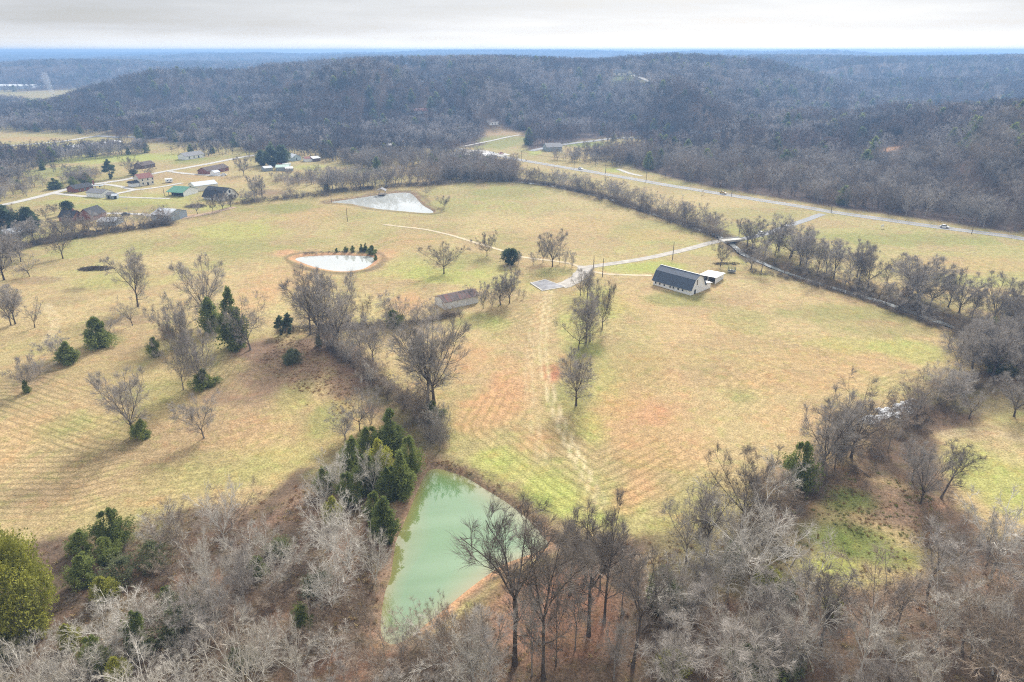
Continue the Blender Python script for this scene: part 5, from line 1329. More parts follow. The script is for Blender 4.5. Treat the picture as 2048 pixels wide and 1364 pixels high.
TALLS = ['tall0', 'tall1', 'tall2', 'wood1', 'round0', 'wide0']
row_trees([(1490, 492), (1530, 510), (1580, 530), (1640, 548), (1700, 565), (1770, 584), (1850, 612), (1940, 645), (2040, 688)], 4.4, 11, 18, TALLS + ['wide1'], 'bare tree on the highway side of the lower creek, # from the bridge', 'bare trees along the creek below the bridge', 2.0, (0.0, 3.0, 6.0, 9.0))
row_trees([(1500, 541), (1540, 547), (1590, 557), (1650, 574), (1720, 594), (1800, 622), (1880, 655)], 7.0, 9, 15, TALLS, 'bare tree on the pasture side of the lower creek, # from the bridge', 'bare trees along the pasture bank of the creek', 1.5, (0, 2))
row_trees([(1030, 362), (1104, 372), (1161, 386), (1212, 399), (1260, 413), (1310, 431), (1360, 449), (1410, 464), (1440, 473)], 3.6, 9, 14, TALLS, 'bare tree on the near bank of the upper creek, # from the far end', 'bare trees along the upper creek', 2.0, (-1, 1))
row_trees([(1060, 358), (1120, 366), (1180, 379), (1240, 395), (1300, 414), (1370, 438), (1430, 458)], 7.0, 7, 12, TALLS, 'bare tree on the far bank of the upper creek, # from the far end', 'bare trees along the far bank of the upper creek', 2.0, (0, 2, 4))
row_trees([(-20, 505), (40, 492), (100, 480), (150, 472), (200, 466), (260, 459), (320, 450), (345, 446)], 2.6, 7, 13, TALLS + ['small0', 'small1'], 'bare tree in the left hedgerow, # from the left edge', 'bare trees of the left hedgerow', 1.5, (0, 2))
row_trees([(-40, 540), (0, 530), (50, 520)], 5, 11, 16, TALLS, 'large bare tree at the left hedgerow end, # from the left edge', 'large bare trees at the left hedgerow end', 2.5, (0, 3))
row_trees([(655, 694), (690, 715), (720, 738), (750, 765), (790, 795), (830, 825), (860, 850), (870, 880)], 3.0, 5, 9, ['mauve0', 'pale1', 'wood1', 'small1', 'pale2'], 'scrubby bare tree in the middle hedgerow, # from its bend', 'scrubby trees of the middle hedgerow', 1.6, (0,))
row_trees([(600, 662), (660, 655), (700, 652), (760, 652), (830, 648), (890, 636), (915, 630)], 5.0, 3.5, 7, ['mauve0', 'small0', 'small1'], 'low bare tree in the hedge leading to the old shed, # from the left', 'low trees of the hedge by the old shed', 1.2, (0,))
row_trees([(650, 384), (700, 380), (760, 375), (830, 371), (900, 366), (980, 362), (1020, 361)], 2.2, 11, 17, TALLS, 'bare tree in the row behind the far pond, # from the left', 'bare trees behind the far pond', 2.0, (0, 4, 8, 12))
row_trees([(98, 345), (130, 347), (160, 350), (195, 355)], 3.4, 6.5, 7.5, ['round1', 'small0'], 'small round bare tree in the clipped row beyond the country road', 'clipped tree row beyond the country road', 0.6, (0, 4), numbered=False)
row_trees([(1480, 1075), (1540, 1010), (1590, 985), (1640, 950), (1700, 925), (1760, 880), (1820, 845), (1880, 800), (1950, 760)], 6.0, 5, 11, ['mauve0', 'wood1', 'pale1', 'tall0'], 'scrub tree along the lower right field edge, # from the bottom', 'scrub trees along the lower field edge', 2.5, (0,))

def wood_trees(poly, n, hmin, hmax, kinds, label, group, mind=4.0, wr=(0.9, 1.3)):
    P = px_poly(poly); lo, hi = P.min(0), P.max(0); got = []
    tries = 0; first = len(TREES)
    while len(got) < n and tries < n * 60:
        tries += 1
        q = np.array([random.uniform(lo[0], hi[0]), random.uniform(lo[1], hi[1])])
        if not in_poly(np.array([q[0]]), np.array([q[1]]), P)[0]: continue
        if any((abs(g[0] - q[0]) < mind and abs(g[1] - q[1]) < mind) for g in got): continue
        got.append(q)
        kd = random.choice(kinds); h = random.uniform(hmin, hmax)
        put(q[0], q[1], h, kd, label, group, h * PROTO[kd][1] * random.uniform(*wr), 'bare_tree')
    for k, t in enumerate(sorted(TREES[first:], key=lambda t: t['x'] / (t['y'] * cp + H * sp))): t['label'] = '%s, %s from the left' % (label, ORD(k + 1))
wood_trees([(270, 1070), (380, 1030), (540, 1040), (620, 1010), (640, 1100), (700, 1180), (740, 1250), (700, 1364), (560, 1364), (330, 1330), (330, 1200)], 24, 5, 10, ['pale0', 'pale1', 'pale2', 'mauve0', 'wood1', 'grey0', 'grey2'], 'bare tree in the thicket left of the green pond', 'thicket left of the green pond', 3.0)
wood_trees([(0, 1290), (130, 1210), (330, 1230), (420, 1330), (420, 1420), (0, 1420)], 13, 5, 9, ['pale0', 'pale2', 'pale2', 'mauve0'], 'pale bare tree in the brush at the bottom left', 'bottom left brush', 3.0)
wood_trees([(620, 1310), (760, 1300), (860, 1290), (960, 1330), (960, 1430), (600, 1430)], 14, 5, 10, ['mauve0', 'pale1', 'wood1', 'pale2'], 'bare tree on the bottom edge below the green pond', 'trees on the bottom edge below the pond', 3.0)
wood_trees([(1290, 1180), (1400, 1120), (1480, 1110), (1560, 1190), (1640, 1220), (1650, 1430), (1280, 1430)], 15, 8, 18, ['pale1', 'wood0', 'wood1', 'mauve0', 'wide1', 'wood2'], 'grey bare tree in woods right of the red leaf slope', 'woods right of the red leaf slope', 4.0)
wood_trees([(1640, 1230), (1760, 1210), (1900, 1160), (2100, 1080), (2200, 1180), (2150, 1430), (1640, 1430)], 17, 8, 17, ['pale1', 'wood1', 'mauve0', 'wide1', 'wood2', 'wood0'], 'grey bare tree in woods of the bottom right corner', 'woods of the bottom right corner', 4.0)
wood_trees([(1900, 700), (2000, 680), (2100, 700), (2150, 800), (2000, 800), (1960, 780)], 12, 10, 16, ['tall0', 'tall2', 'mauve0', 'wide0'], 'bare tree in the grove at the right edge', 'grove at the right edge', 4.0)

# the 300 bare trees that show largest are individuals, the rest joins the distant woods
FARPTS = []       # (x, y, height, width factor, kind)
def px_size(t):
    P = np.array([t['x'], t['y'], 0.0]); return t['h'] / max(depth_of(P), 1)
bare = sorted([t for t in TREES if not t['kind'].rstrip('0123456789') in EVER], key=lambda t: (-1000 if t['keep'] else 0) - px_size(t))
for t in bare[:320]:
    build_tree(t)
for t in bare[320:]:
    FARPTS.append((t['x'], t['y'], t['h'], 1.0))
for t in TREES:
    if t['kind'].rstrip('0123456789') in EVER: build_tree(t)

# ------------------------------------------------------------------ buildings
def windows(parent, wallface, specs, L, D, frame=WHITE_WOOD, depth=0.06):
    """specs: (position along the wall, sill height, width, height); wallface: front, back, left, right"""
    for (p, z, w, h) in specs:
        def place(m, a, b, z0, z1, d0, d1):
            if wallface == 'front': m.box(a, b, -d1, -d0, z0, z1)
            elif wallface == 'back': m.box(a, b, D + d0, D + d1, z0, z1)
            elif wallface == 'left': m.box(-d1, -d0, a, b, z0, z1)
            else: m.box(L + d0, L + d1, a, b, z0, z1)
        m = MB(); f = 0.09
        place(m, p - w / 2 - f, p + w / 2 + f, z - f, z, 0.003, depth); place(m, p - w / 2 - f, p + w / 2 + f, z + h, z + h + f, 0.003, depth)
        place(m, p - w / 2 - f, p - w / 2, z, z + h, 0.003, depth); place(m, p + w / 2, p + w / 2 + f, z, z + h, 0.003, depth)
        fr = m.build('window', frame, parent)
        m = MB(); place(m, p - w / 2, p + w / 2, z, z + h, 0.004, depth * 0.4); m.build('pane', GLASS, fr)

def doors(parent, wallface, specs, L, D, mat):
    for (p, z, w, h) in specs:
        m = MB()
        if wallface == 'front': m.box(p - w / 2, p + w / 2, -0.05, -0.004, z, z + h)
        elif wallface == 'left': m.box(-0.05, -0.004, p - w / 2, p + w / 2, z, z + h)
        else: m.box(L + 0.004, L + 0.05, p - w / 2, p + w / 2, z, z + h)
        m.build('door', mat, parent)

def frame_ab(a, b, D, swap=False):
    A = at(*a); B = at(*b); L = math.hypot(B[0] - A[0], B[1] - A[1]); rz = math.atan2(B[1] - A[1], B[0] - A[0])
    cs, sn = math.cos(rz), math.sin(rz)
    pts = np.array([[A[0], A[1]], [B[0], B[1]], [A[0] - sn * D, A[1] + cs * D], [B[0] - sn * D, B[1] + cs * D]])
    z = float(hground(pts[:, 0], pts[:, 1]).min()) - 0.05
    return A, L, rz, z

CLEAR = []     # places kept free of the scattered woods
def gable_house(name, label, cat, a, b, D, hw, hr, wall, roof, ridge='x', over=0.5, th=0.18, wins=(), drs=(), chimney=None, group=None, door_mat=DARK_IN, parent=None, off=(0, 0), L=None):
    if parent is None:
        A, L, rz, z = frame_ab(a, b, D)
        e = empty(name, (A[0], A[1], z), rz); tag(e, label, cat, group)
        CLEAR.append((A[0] + math.cos(rz) * L / 2 - math.sin(rz) * D / 2, A[1] + math.sin(rz) * L / 2 + math.cos(rz) * D / 2, max(L, D) * 0.75 + 3))
    m = MB()
    if ridge == 'x':
        m.prism([(0, 0), (D, 0), (D, hw), (D / 2, hw + hr), (0, hw)], 0, L, 'x')
        k = hr / (D / 2)
        prof = [(-over, hw - over * k + 0.02), (D / 2, hw + hr + 0.02), (D + over, hw - over * k + 0.02), (D + over, hw - over * k + th), (D / 2, hw + hr + th + 0.02), (-over, hw - over * k + th)]
        r = MB().prism(prof, -over, L + over, 'x')
    else:
        m.prism([(0, 0), (L, 0), (L, hw), (L / 2, hw + hr), (0, hw)], 0, D, 'y')
        k = hr / (L / 2)
        prof = [(-over, hw - over * k + 0.02), (L / 2, hw + hr + 0.02), (L + over, hw - over * k + 0.02), (L + over, hw - over * k + th), (L / 2, hw + hr + th + 0.02), (-over, hw - over * k + th)]
        r = MB().prism(prof, -over, D + over, 'y')
    m.build('wall', wall, e); ro = r.build('roof', roof, e)
    for fc, sp_ in wins: windows(e, fc, sp_, L, D)
    for fc, sp_ in drs: doors(e, fc, sp_, L, D, door_mat)
    if chimney:
        cx_, cy_ = chimney
        MB().box(cx_ - 0.45, cx_ + 0.45, cy_ - 0.35, cy_ + 0.35, hw * 0.5, hw + hr + 0.9).build('chimney', BRICK, ro)
    return e, L

# white gambrel barn
A, L, rz, z = frame_ab((1306, 569), (1381, 591), 10)
D = 10.2; HW = 2.7
barn = empty('gambrel_barn', (A[0], A[1], z), rz)
tag(barn, 'long white gambrel barn with a dark blue grey roof in the main field', 'barn')
prof = [(0, 0), (D, 0), (D, HW), (D - 2.0, HW + 3.4), (D / 2, HW + 5.0), (2.0, HW + 3.4), (0, HW)]
MB().prism(prof, 0, L, 'x').build('wall', WHITE_WOOD, barn)
def roof_strip(p0, p1, x0, x1, th=0.14, ext=0.0):
    p0 = np.array(p0, float); p1 = np.array(p1, float); d = (p1 - p0) / np.linalg.norm(p1 - p0); n = np.array([-d[1], d[0]])
    if n[1] < 0: n = -n
    q0 = p0 - d * ext + n * 0.03; q1 = p1 + n * 0.03
    return MB().prism([tuple(q0), tuple(q1), tuple(q1 + n * th), tuple(q0 + n * th)], x0, x1, 'x')
RO = MB()
for (p0, p1, ex) in (((0, HW), (2.0, HW + 3.4), 0.7), ((2.0, HW + 3.4), (D / 2, HW + 5.0), 0.0), ((D, HW), (D - 2.0, HW + 3.4), 0.7), ((D - 2.0, HW + 3.4), (D / 2, HW + 5.0), 0.0)):
    s = roof_strip(p0, p1, -0.5, L + 0.5, 0.14, ex); n = len(RO.v); RO.v += s.v; RO.f += [tuple(n + i for i in f) for f in s.f]
roof = RO.build('roof', DARK_METAL, barn)
MB().box(-0.5, L + 0.5, D / 2 - 0.25, D / 2 + 0.25, HW + 5.13, HW + 5.24).build('ridge_cap', DARK_METAL, roof)
windows(barn, 'front', [(L * t, 1.05, 0.75, 0.8) for t in (0.07, 0.18, 0.305, 0.465, 0.55, 0.675, 0.79)], L, D)
doors(barn, 'right', [(3.0, 0.0, 1.1, 2.0)], L, D, DARK_IN)
doors(barn, 'right', [(4.1, 3.6, 0.7, 2.3)], L, D, WOOD)
MB().box(L, L + 0.04, 0.02, D - 0.02, HW + 0.1, HW + 0.25).build('wall_trim', OLD_WHITE, barn)
lean = MB().prism([(D + 0.05, 0), (D + 4.5, 0), (D + 4.5, 2.2), (D + 0.05, 3.1)], L - 9.0, L - 0.1, 'x').build('lean_to', WHITE_WOOD, barn)
MB().prism([(D - 0.2, 3.30), (D + 5.0, 2.25), (D + 5.0, 2.37), (D - 0.2, 3.42)], L - 9.3, L + 0.4, 'x').build('lean_to_roof', PALE_ROOF, lean)
CLEAR.append((A[0], A[1], 45))

# open white shed
A, L, rz, z = frame_ab((1400, 562.5), (1430, 568.5), 10)
shed = empty('open_shed', (A[0], A[1], z), rz); tag(shed, 'low white open fronted shed beside the gambrel barn', 'shed')
D = 9.5
m = MB(); m.box(0, L, D - 0.15, D, 0, 2.4); m.build('back_wall', WHITE_WOOD, shed)
MB().prism([(0, 0), (D - 0.17, 0), (D - 0.17, 2.4), (0, 2.95)], L - 0.15, L, 'x').build('side_wall', WHITE_WOOD, shed)
MB().prism([(0, 0), (D - 0.17, 0), (D - 0.17, 2.4), (0, 2.95)], 0, 0.15, 'x').build('side_wall', WHITE_WOOD, shed)
for t in (0.5,):
    MB().box(L * t - 0.1, L * t + 0.1, 0.0, 0.2, 0, 2.9).build('post', WHITE_WOOD, shed)
MB().prism([(-0.6, 3.02), (D + 0.5, 2.42), (D + 0.5, 2.56), (-0.6, 3.16)], -0.5, L + 0.5, 'x').build('roof', PALE_ROOF, shed)
MB().box(0.2, L - 0.2, D * 0.55, D * 0.55 + 0.12, 0.1, 2.3).build('inner_partition', WOOD, shed)
for k in range(7):
    MB().box(L + 0.003, L + 0.03, 0.6 + k * 1.25, 0.66 + k * 1.25, 0.1, 2.3).build('batten', OLD_WHITE, shed)

# trampoline
P = at(1463, 545)
tr = empty('trampoline', (P[0], P[1], ground_z(P[0], P[1]))); tag(tr, 'dark trampoline with safety net at the creek edge beyond the shed', 'trampoline')
def ring(m, R, z, r, n=20):
    pts = [(R * math.cos(2 * math.pi * k / n), R * math.sin(2 * math.pi * k / n), z) for k in range(n + 1)]
    m.tube(pts, r, 5)
m = MB(); ring(m, 1.75, 0.75, 0.07); m.build('frame', GALV, tr)
m = MB(); m.f = [tuple(range(20))]; m.v = [(1.7 * math.cos(2 * math.pi * k / 20), 1.7 * math.sin(2 * math.pi * k / 20), 0.76) for k in range(20)]; m.build('mat', RUBBER, tr)
NET = plain('safety_net', (0.05, 0.09, 0.08), 0.8, 0.1)
for k in range(6):
    a = k * math.pi / 3 + 0.3
    MB().tube([(1.78 * math.cos(a), 1.78 * math.sin(a), 0), (1.78 * math.cos(a), 1.78 * math.sin(a), 2.6)], 0.04, 5).build('pole', GALV, tr)
m = MB()
for k in range(40):
    a = 2 * math.pi * k / 40; m.tube([(1.74 * math.cos(a), 1.74 * math.sin(a), 0.8), (1.74 * math.cos(a), 1.74 * math.sin(a), 2.5)], 0.03, 3)
for zz in (1.2, 1.6, 2.0, 2.5): ring(m, 1.74, zz, 0.03)
m.build('net', NET, tr)

# old shed with rusty roof
gable_house('old_shed', 'old white weathered shed with a rusty red brown roof', 'shed', (890, 620), (957, 605), 8.0, 3.2, 1.3, OLD_WHITE, RUSTY, 'x', 0.5, 0.1, drs=[('front', [(9.5, 0.1, 2.2, 2.0)])], door_mat=OLD_WHITE)

# the settlement on the left
e, L = gable_house('brick_house', 'near red brick house with a black roof behind the left hedgerow', 'house', (119, 443), (148, 443.5), 8, 2.8, 3.0, BRICK, BLACK_ROOF, 'x', 0.4, wins=[('front', [(2.5, 0.9, 1.2, 1.3), (5.5, 0.9, 1.2, 1.3)])], drs=[('right', [(3.5, 0.0, 1.0, 2.1)])], chimney=(7.0, 4.0))
wing = MB().prism([(0, 0), (9, 0), (9, 3.0), (4.5, 6.6), (0, 3.0)], 4.0, 15.5, 'y')
for i, v in enumerate(wing.v): wing.v[i] = (v[0] + L + 0.05, v[1], v[2])
wing.build('wing_wall', BRICK, e)
wr = MB().prism([(-0.4, 2.75), (4.5, 6.65), (9.4, 2.75), (9.4, 2.92), (4.5, 6.85), (-0.4, 2.92)], 3.6, 15.9, 'y'); wr.v = [(v[0] + L + 0.05, v[1], v[2]) for v in wr.v]; wr.build('wing_roof', BLACK_ROOF, e)
wf_ = MB().box(L + 2.3, L + 3.5, 3.94, 3.997, 1.0, 2.3).build('window', WHITE_WOOD, e); MB().box(L + 2.4, L + 3.4, 3.92, 3.939, 1.1, 2.2).build('pane', GLASS, wf_)
gable_house('metal_barn', 'blue grey metal barn with a pale roof at the end of the left hedgerow', 'barn', (304, 442), (338, 445), 15, 4.0, 2.2, GREY_WALL, LIGHT_ROOF, 'x', 0.3, drs=[('right', [(7, 0, 3.5, 3.4)])], door_mat=SHED_GREY)
# black gambrel barn
A, L, rz, z = frame_ab((407, 398), (447, 402.5), 13)
bb = empty('gambrel_barn', (A[0], A[1], z), rz); tag(bb, 'black roofed gambrel barn with white gable in the settlement', 'barn'); D = 13; HW = 2.6
MB().prism([(0, 0), (D, 0), (D, HW), (D - 3, HW + 3.3), (D / 2, HW + 5.0), (3, HW + 3.3), (0, HW)], 0, L, 'x').build('wall', WHITE_WOOD, bb)
RO = MB()
for (p0, p1, ex) in (((0, HW), (3.0, HW + 3.3), 1.2), ((3.0, HW + 3.3), (D / 2, HW + 5.0), 0.0), ((D, HW), (D - 3.0, HW + 3.3), 1.2), ((D - 3.0, HW + 3.3), (D / 2, HW + 5.0), 0.0)):
    s = roof_strip(p0, p1, -0.5, L + 0.6, 0.14, ex); n = len(RO.v); RO.v += s.v; RO.f += [tuple(n + i for i in f) for f in s.f]
RO.build('roof', BLACK_ROOF, bb)
doors(bb, 'right', [(D / 2, 0, 3.4, 3.2), (2.5, 0, 1.8, 2.4), (D - 2.5, 0, 1.8, 2.4), (D / 2, 4.4, 1.6, 1.8)], L, D, DARK_IN)
doors(bb, 'front', [(L * 0.45, 0, 1.6, 2.0)], L, D, DARK_IN)
CLEAR.append((A[0] + 8, A[1] + 6, 16))
# green roofed pole barn
A, L, rz, z = frame_ab((337, 391.5), (368, 393.5), 14)
gb = empty('pole_barn', (A[0], A[1], z), rz); tag(gb, 'green roofed open pole barn with a white end wall', 'barn'); D = 14
MB().prism([(0, 0), (D, 0), (D, 3.2), (D / 2, 5.4), (0, 3.2)], L - 0.2, L, 'x').build('end_wall', WHITE_WOOD, gb)
MB().box(0, L - 0.22, D - 0.2, D, 0, 3.2).build('back_wall', WHITE_WOOD, gb)
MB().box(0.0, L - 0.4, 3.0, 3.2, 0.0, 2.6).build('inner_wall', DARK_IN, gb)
for t in (0.02, 0.35, 0.68): MB().box(L * t, L * t + 0.25, 0, 0.25, 0, 3.3).build('post', WOOD, gb)
MB().prism([(-1.5, 2.75), (D / 2, 5.45), (D + 0.4, 3.1), (D + 0.4, 3.25), (D / 2, 5.6), (-1.5, 2.9)], -0.4, L + 0.4, 'x').build('roof', GREEN_ROOF, gb)
CLEAR.append((A[0] + 8, A[1] + 6, 16))
gable_house('metal_shed', 'white metal shed with a pale blue roof behind the green roofed barn', 'shed', (378, 379), (391, 383.5), 16, 3.8, 1.8, CREAM, LIGHT_ROOF, 'y', 0.2, drs=[('front', [(3.5, 0, 2.8, 3.0)])])
e, L = gable_house('farm_house', 'cream two storey house with red brown roof beside the country road', 'house', (281, 372.5), (309, 368.5), 9, 5.4, 2.6, CREAM, RED_ROOF, 'x', 0.4, wins=[('front', [(2.2, 3.5, 0.9, 1.3), (6.0, 3.5, 0.9, 1.3), (9.5, 3.5, 0.9, 1.3), (2.2, 1.0, 1.0, 1.4), (9.0, 1.0, 1.0, 1.4)])], drs=[('front', [(5.6, 0, 1.1, 2.2)])])
MB().prism([(0.5, 0), (7, 0), (7, 2.7), (0.5, 2.7)], -5.6, -0.05, 'x').build('porch', WHITE_WOOD, e); MB().prism([(-0.2, 2.72), (7.6, 2.72), (3.7, 4.2)], -6.2, -0.1, 'x').build('porch_roof', BLACK_ROOF, e)
gable_house('brick_house', 'long low brick ranch house with black roof along the country road', 'house', (152, 385.5), (187, 379), 9, 2.6, 2.0, BRICK, BLACK_ROOF, 'x', 0.5, wins=[('front', [(3, 0.8, 1.1, 1.3), (7, 0.8, 1.1, 1.3), (11, 0.8, 1.1, 1.3), (18, 0.8, 1.1, 1.3)])], drs=[('front', [(14.5, 0, 1.0, 2.1)])], chimney=(17.0, 4.5), door_mat=WHITE_WOOD)
A = at(196, 378); cpn = empty('carport', (A[0], A[1], A[2]), 0.2); tag(cpn, 'low open carport at the end of the brick ranch house', 'carport')
MB().box(-4, 4, -2.5, 2.5, 2.4, 2.6).build('roof', SHED_GREY, cpn)
for sx in (-3.7, 3.5):
    for sy in (-2.3, 2.1): MB().box(sx, sx + 0.2, sy, sy + 0.2, 0, 2.4).build('post', WOOD, cpn)
gable_house('garage', 'white garage with grey roof below the brick ranch house', 'garage', (174, 393.5), (205, 396), 9, 3.0, 1.8, WHITE_WOOD, GREY_ROOF, 'x', 0.3, drs=[('right', [(4.5, 0, 3.0, 2.5)])], door_mat=CREAM)
gable_house('garden_shed', 'small grey shed, the left of two beside the white garage', 'shed', (213, 397), (223, 397.5), 5, 2.6, 1.2, SHED_GREY, GREY_ROOF, 'x', 0.3, drs=[('front', [(2.0, 0, 1.4, 2.0)])])
gable_house('garden_shed', 'small grey shed, the right of two beside the white garage', 'shed', (224, 398.5), (235, 398), 4, 2.2, 0.9, SHED_GREY, LIGHT_ROOF, 'x', 0.2, drs=[('front', [(2.0, 0, 1.4, 1.9)])])
gable_house('long_house', 'long white house with grey brown roof on the far lawn', 'house', (372, 320), (409, 314), 10, 3.0, 2.6, WHITE_WOOD, GREY_ROOF, 'x', 0.4, wins=[('front', [(4, 0.8, 1.2, 1.4), (9, 0.8, 1.2, 1.4), (20, 0.8, 1.2, 1.4), (25, 0.8, 1.2, 1.4)])], drs=[('front', [(14, 0, 1.4, 2.2)])])
gable_house('brick_house', 'dark brick house half hidden behind the roadside trees', 'house', (285, 338), (311, 333.5), 9, 2.8, 2.2, BROWN_WALL, BROWN_ROOF, 'x', 0.4, wins=[('front', [(4, 0.8, 1.2, 1.3), (10, 0.8, 1.2, 1.3)])])
gable_house('brick_house', 'red brick house with brown roof at the end of the white drive', 'house', (416, 349), (458, 341), 10, 2.9, 2.4, BRICK, BROWN_ROOF, 'x', 0.4, wins=[('front', [(4, 0.8, 1.2, 1.3), (9, 0.8, 1.2, 1.3), (18, 0.8, 1.2, 1.3)])], drs=[('front', [(13, 0, 1.1, 2.1)])])
gable_house('garage', 'small white garage in front of the red brick house', 'garage', (430, 352), (441, 350.5), 6, 2.6, 1.2, WHITE_WOOD, LIGHT_ROOF, 'x', 0.3)
gable_house('farm_shed', 'low shed with pale green roof by the farm pines', 'shed', (552, 342), (578, 341), 12, 2.8, 1.2, SHED_GREY, plain('pale_green_roof', (0.38, 0.50, 0.44), 0.5, 0.1), 'x', 0.3)
gable_house('farm_shed', 'low shed with white roof beside the pale green roofed shed', 'shed', (572, 343.5), (587, 342.5), 8, 2.4, 0.8, SHED_GREY, PALE_ROOF, 'x', 0.3)
gable_house('farm_shed', 'grey shed left of the farm pines', 'shed', (530, 343), (546, 341.5), 8, 2.6, 1.0, SHED_GREY, LIGHT_ROOF, 'x', 0.3)
gable_house('small_house', 'light blue house beyond the farm pines', 'house', (585, 322.5), (603, 320.5), 10, 3.0, 2.6, BLUE_WALL, LIGHT_ROOF, 'y', 0.3, wins=[('front', [(4, 0.9, 1.2, 1.4)])])
gable_house('small_house', 'white house partly behind the farm pines', 'house', (568, 320), (582, 318), 9, 3.0, 2.8, WHITE_WOOD, LIGHT_ROOF, 'y', 0.3)
gable_house('farm_shed', 'white walled shed with red roof edge beyond the meadow', 'shed', (611, 324), (626, 323), 8, 2.8, 1.2, WHITE_WOOD, RED_ROOF, 'x', 0.3)
gable_house('farm_shed', 'open shed with white roof at the edge of the far brush', 'shed', (627, 323.5), (641, 322), 9, 2.8, 1.2, BROWN_WALL, PALE_ROOF, 'x', 0.4)
gable_house('long_shed', 'long white roofed shed in the far row, the nearest one', 'shed', (140, 300), (172, 297), 9, 2.6, 1.6, SHED_GREY, PALE_ROOF, 'x', 0.3)
gable_house('long_shed', 'long white roofed shed in the far row, the middle one', 'shed', (176, 296), (210, 292.5), 9, 2.6, 1.6, SHED_GREY, PALE_ROOF, 'x', 0.3)
gable_house('long_shed', 'long white roofed shed in the far row, the farthest one', 'shed', (212, 292), (244, 288.5), 9, 2.6, 1.6, SHED_GREY, PALE_ROOF, 'x', 0.3)
gable_house('dark_barn', 'dark roofed barn in the trees beyond the green meadow', 'barn', (72, 314), (94, 312), 14, 3.4, 3.0, BROWN_WALL, BLACK_ROOF, 'x', 0.5)
gable_house('dark_barn', 'second dark roofed barn right of the first beyond the meadow', 'barn', (112, 311), (136, 308), 14, 3.4, 3.0, BROWN_WALL, BLACK_ROOF, 'x', 0.5)
gable_house('small_house', 'white house at the far left before the country road', 'house', (42, 458), (58, 456), 9, 2.8, 2.2, CREAM, GREY_ROOF, 'x', 0.4, wins=[('front', [(3, 0.9, 1.1, 1.2)])])
gable_house('farm_shed', 'grey roofed shed hidden in the left hedgerow trees', 'shed', (18, 480), (52, 474), 12, 2.8, 1.8, SHED_GREY, LIGHT_ROOF, 'x', 0.3)
gable_house('roadside_building', 'low white roofed building among trees by the far junction', 'building', (908, 320), (941, 317), 14, 3.2, 1.4, CREAM, PALE_ROOF, 'x', 0.4)
gable_house('roadside_building', 'small pale building beside the wide yard at the junction', 'building', (970, 319), (992, 317), 12, 3.2, 1.4, CREAM, LIGHT_ROOF, 'x', 0.4)
gable_house('roadside_building', 'white building row behind the dark cedar below the hill', 'building', (766, 299), (792, 298), 12, 3.2, 1.6, WHITE_WOOD, PALE_ROOF, 'x', 0.4)
gable_house('small_house', 'white house in the clearing at the foot of the big hill', 'house', (980, 251), (997, 249.5), 10, 4.2, 2.6, WHITE_WOOD, BROWN_ROOF, 'x', 0.4, wins=[('front', [(4, 1.0, 1.4, 1.6), (9, 1.0, 1.4, 1.6), (14, 1.0, 1.4, 1.6)])])
gable_house('small_house', 'red roofed house lost in the woods of the big hill', 'house', (829, 229), (856, 228), 11, 4.0, 2.6, LIGHT_ROOF, RED_ROOF, 'x', 0.4)
gable_house('ridge_house', 'cream house with dark roof on the ridge top', 'house', (1226, 151), (1253, 151), 14, 5.0, 4.0, CREAM, BLACK_ROOF, 'x', 0.6, wins=[('front', [(8, 1.2, 3, 2.5), (18, 1.2, 3, 2.5), (30, 1.2, 3, 2.5)])])
gable_house('long_house', 'long grey green roadside building by the green strip', 'building', (1094, 303), (1124, 302), 14, 4.0, 3.0, SHED_GREY, GREY_ROOF, 'x', 0.5)
gable_house('cabin', 'dark cabin at the edge of the right hand wood', 'cabin', (1500, 299), (1520, 298), 10, 3.4, 3.4, BROWN_WALL, BLACK_ROOF, 'x', 0.6, wins=[('front', [(3, 1, 1.2, 1.4), (7, 1, 1.2, 1.4)])])
gable_house('farm_shed', 'white roofed barn in the far right valley', 'barn', (1538, 236), (1553, 235), 16, 4.5, 3.0, SHED_GREY, PALE_ROOF, 'x', 0.5)
gable_house('farm_shed', 'blue roofed shed hidden behind the hedgerow below the drive', 'shed', (196, 452), (230, 452), 10, 2.6, 1.0, SHED_GREY, LIGHT_ROOF, 'x', 0.3)
gable_house('warehouse', 'long white flat building in the far left valley', 'building', (-20, 180), (62, 177), 60, 9, 3, PALE_ROOF, PALE_ROOF, 'x', 0.5)

# dock with a little roof at the far pond
P = at(764, 389); dk = empty('pond_dock', (P[0], P[1], POND_Z[2] - 0.2)); tag(dk, 'small roofed dock standing in the wedge shaped far pond', 'dock')
MB().box(-2.5, 2.5, -2.5, 5.0, 0.3, 0.5).build('deck', WOOD, dk)
for sx in (-2.2, 2.0):
    for sy in (-2.2, 2.0): MB().box(sx, sx + 0.2, sy, sy + 0.2, -1.0, 3.0).build('post', WOOD, dk)
MB().prism([(-3.2, 2.95), (0, 4.6), (3.2, 2.95), (3.2, 3.1), (0, 4.75), (-3.2, 3.1)], -3.0, 2.8, 'y').build('roof', GREY_ROOF, dk)

# bridge over the creek
A = at(1480, 478.5); B = at(1446, 481.5)
br = empty('creek_bridge', (A[0], A[1], 0), math.atan2(B[1] - A[1], B[0] - A[0])); br.location.z = max(A[2], B[2]) + 0.12
tag(br, 'small pale concrete bridge carrying the farm lane over the creek', 'bridge')
Lb = math.hypot(B[0] - A[0], B[1] - A[1])
MB().box(-1, Lb + 1, -2.6, 2.6, -0.5, 0.06).build('deck', CONCRETE, br)
for s in (-2.75, 2.6): MB().box(-1, Lb + 1, s, s + 0.15, -0.5, 0.55).build('parapet', CONCRETE, br)
for t in (0.0, Lb): MB().box(t - 0.5, t + 0.5, -2.6, 2.6, -2.6, -0.52).build('abutment', CONCRETE, br)

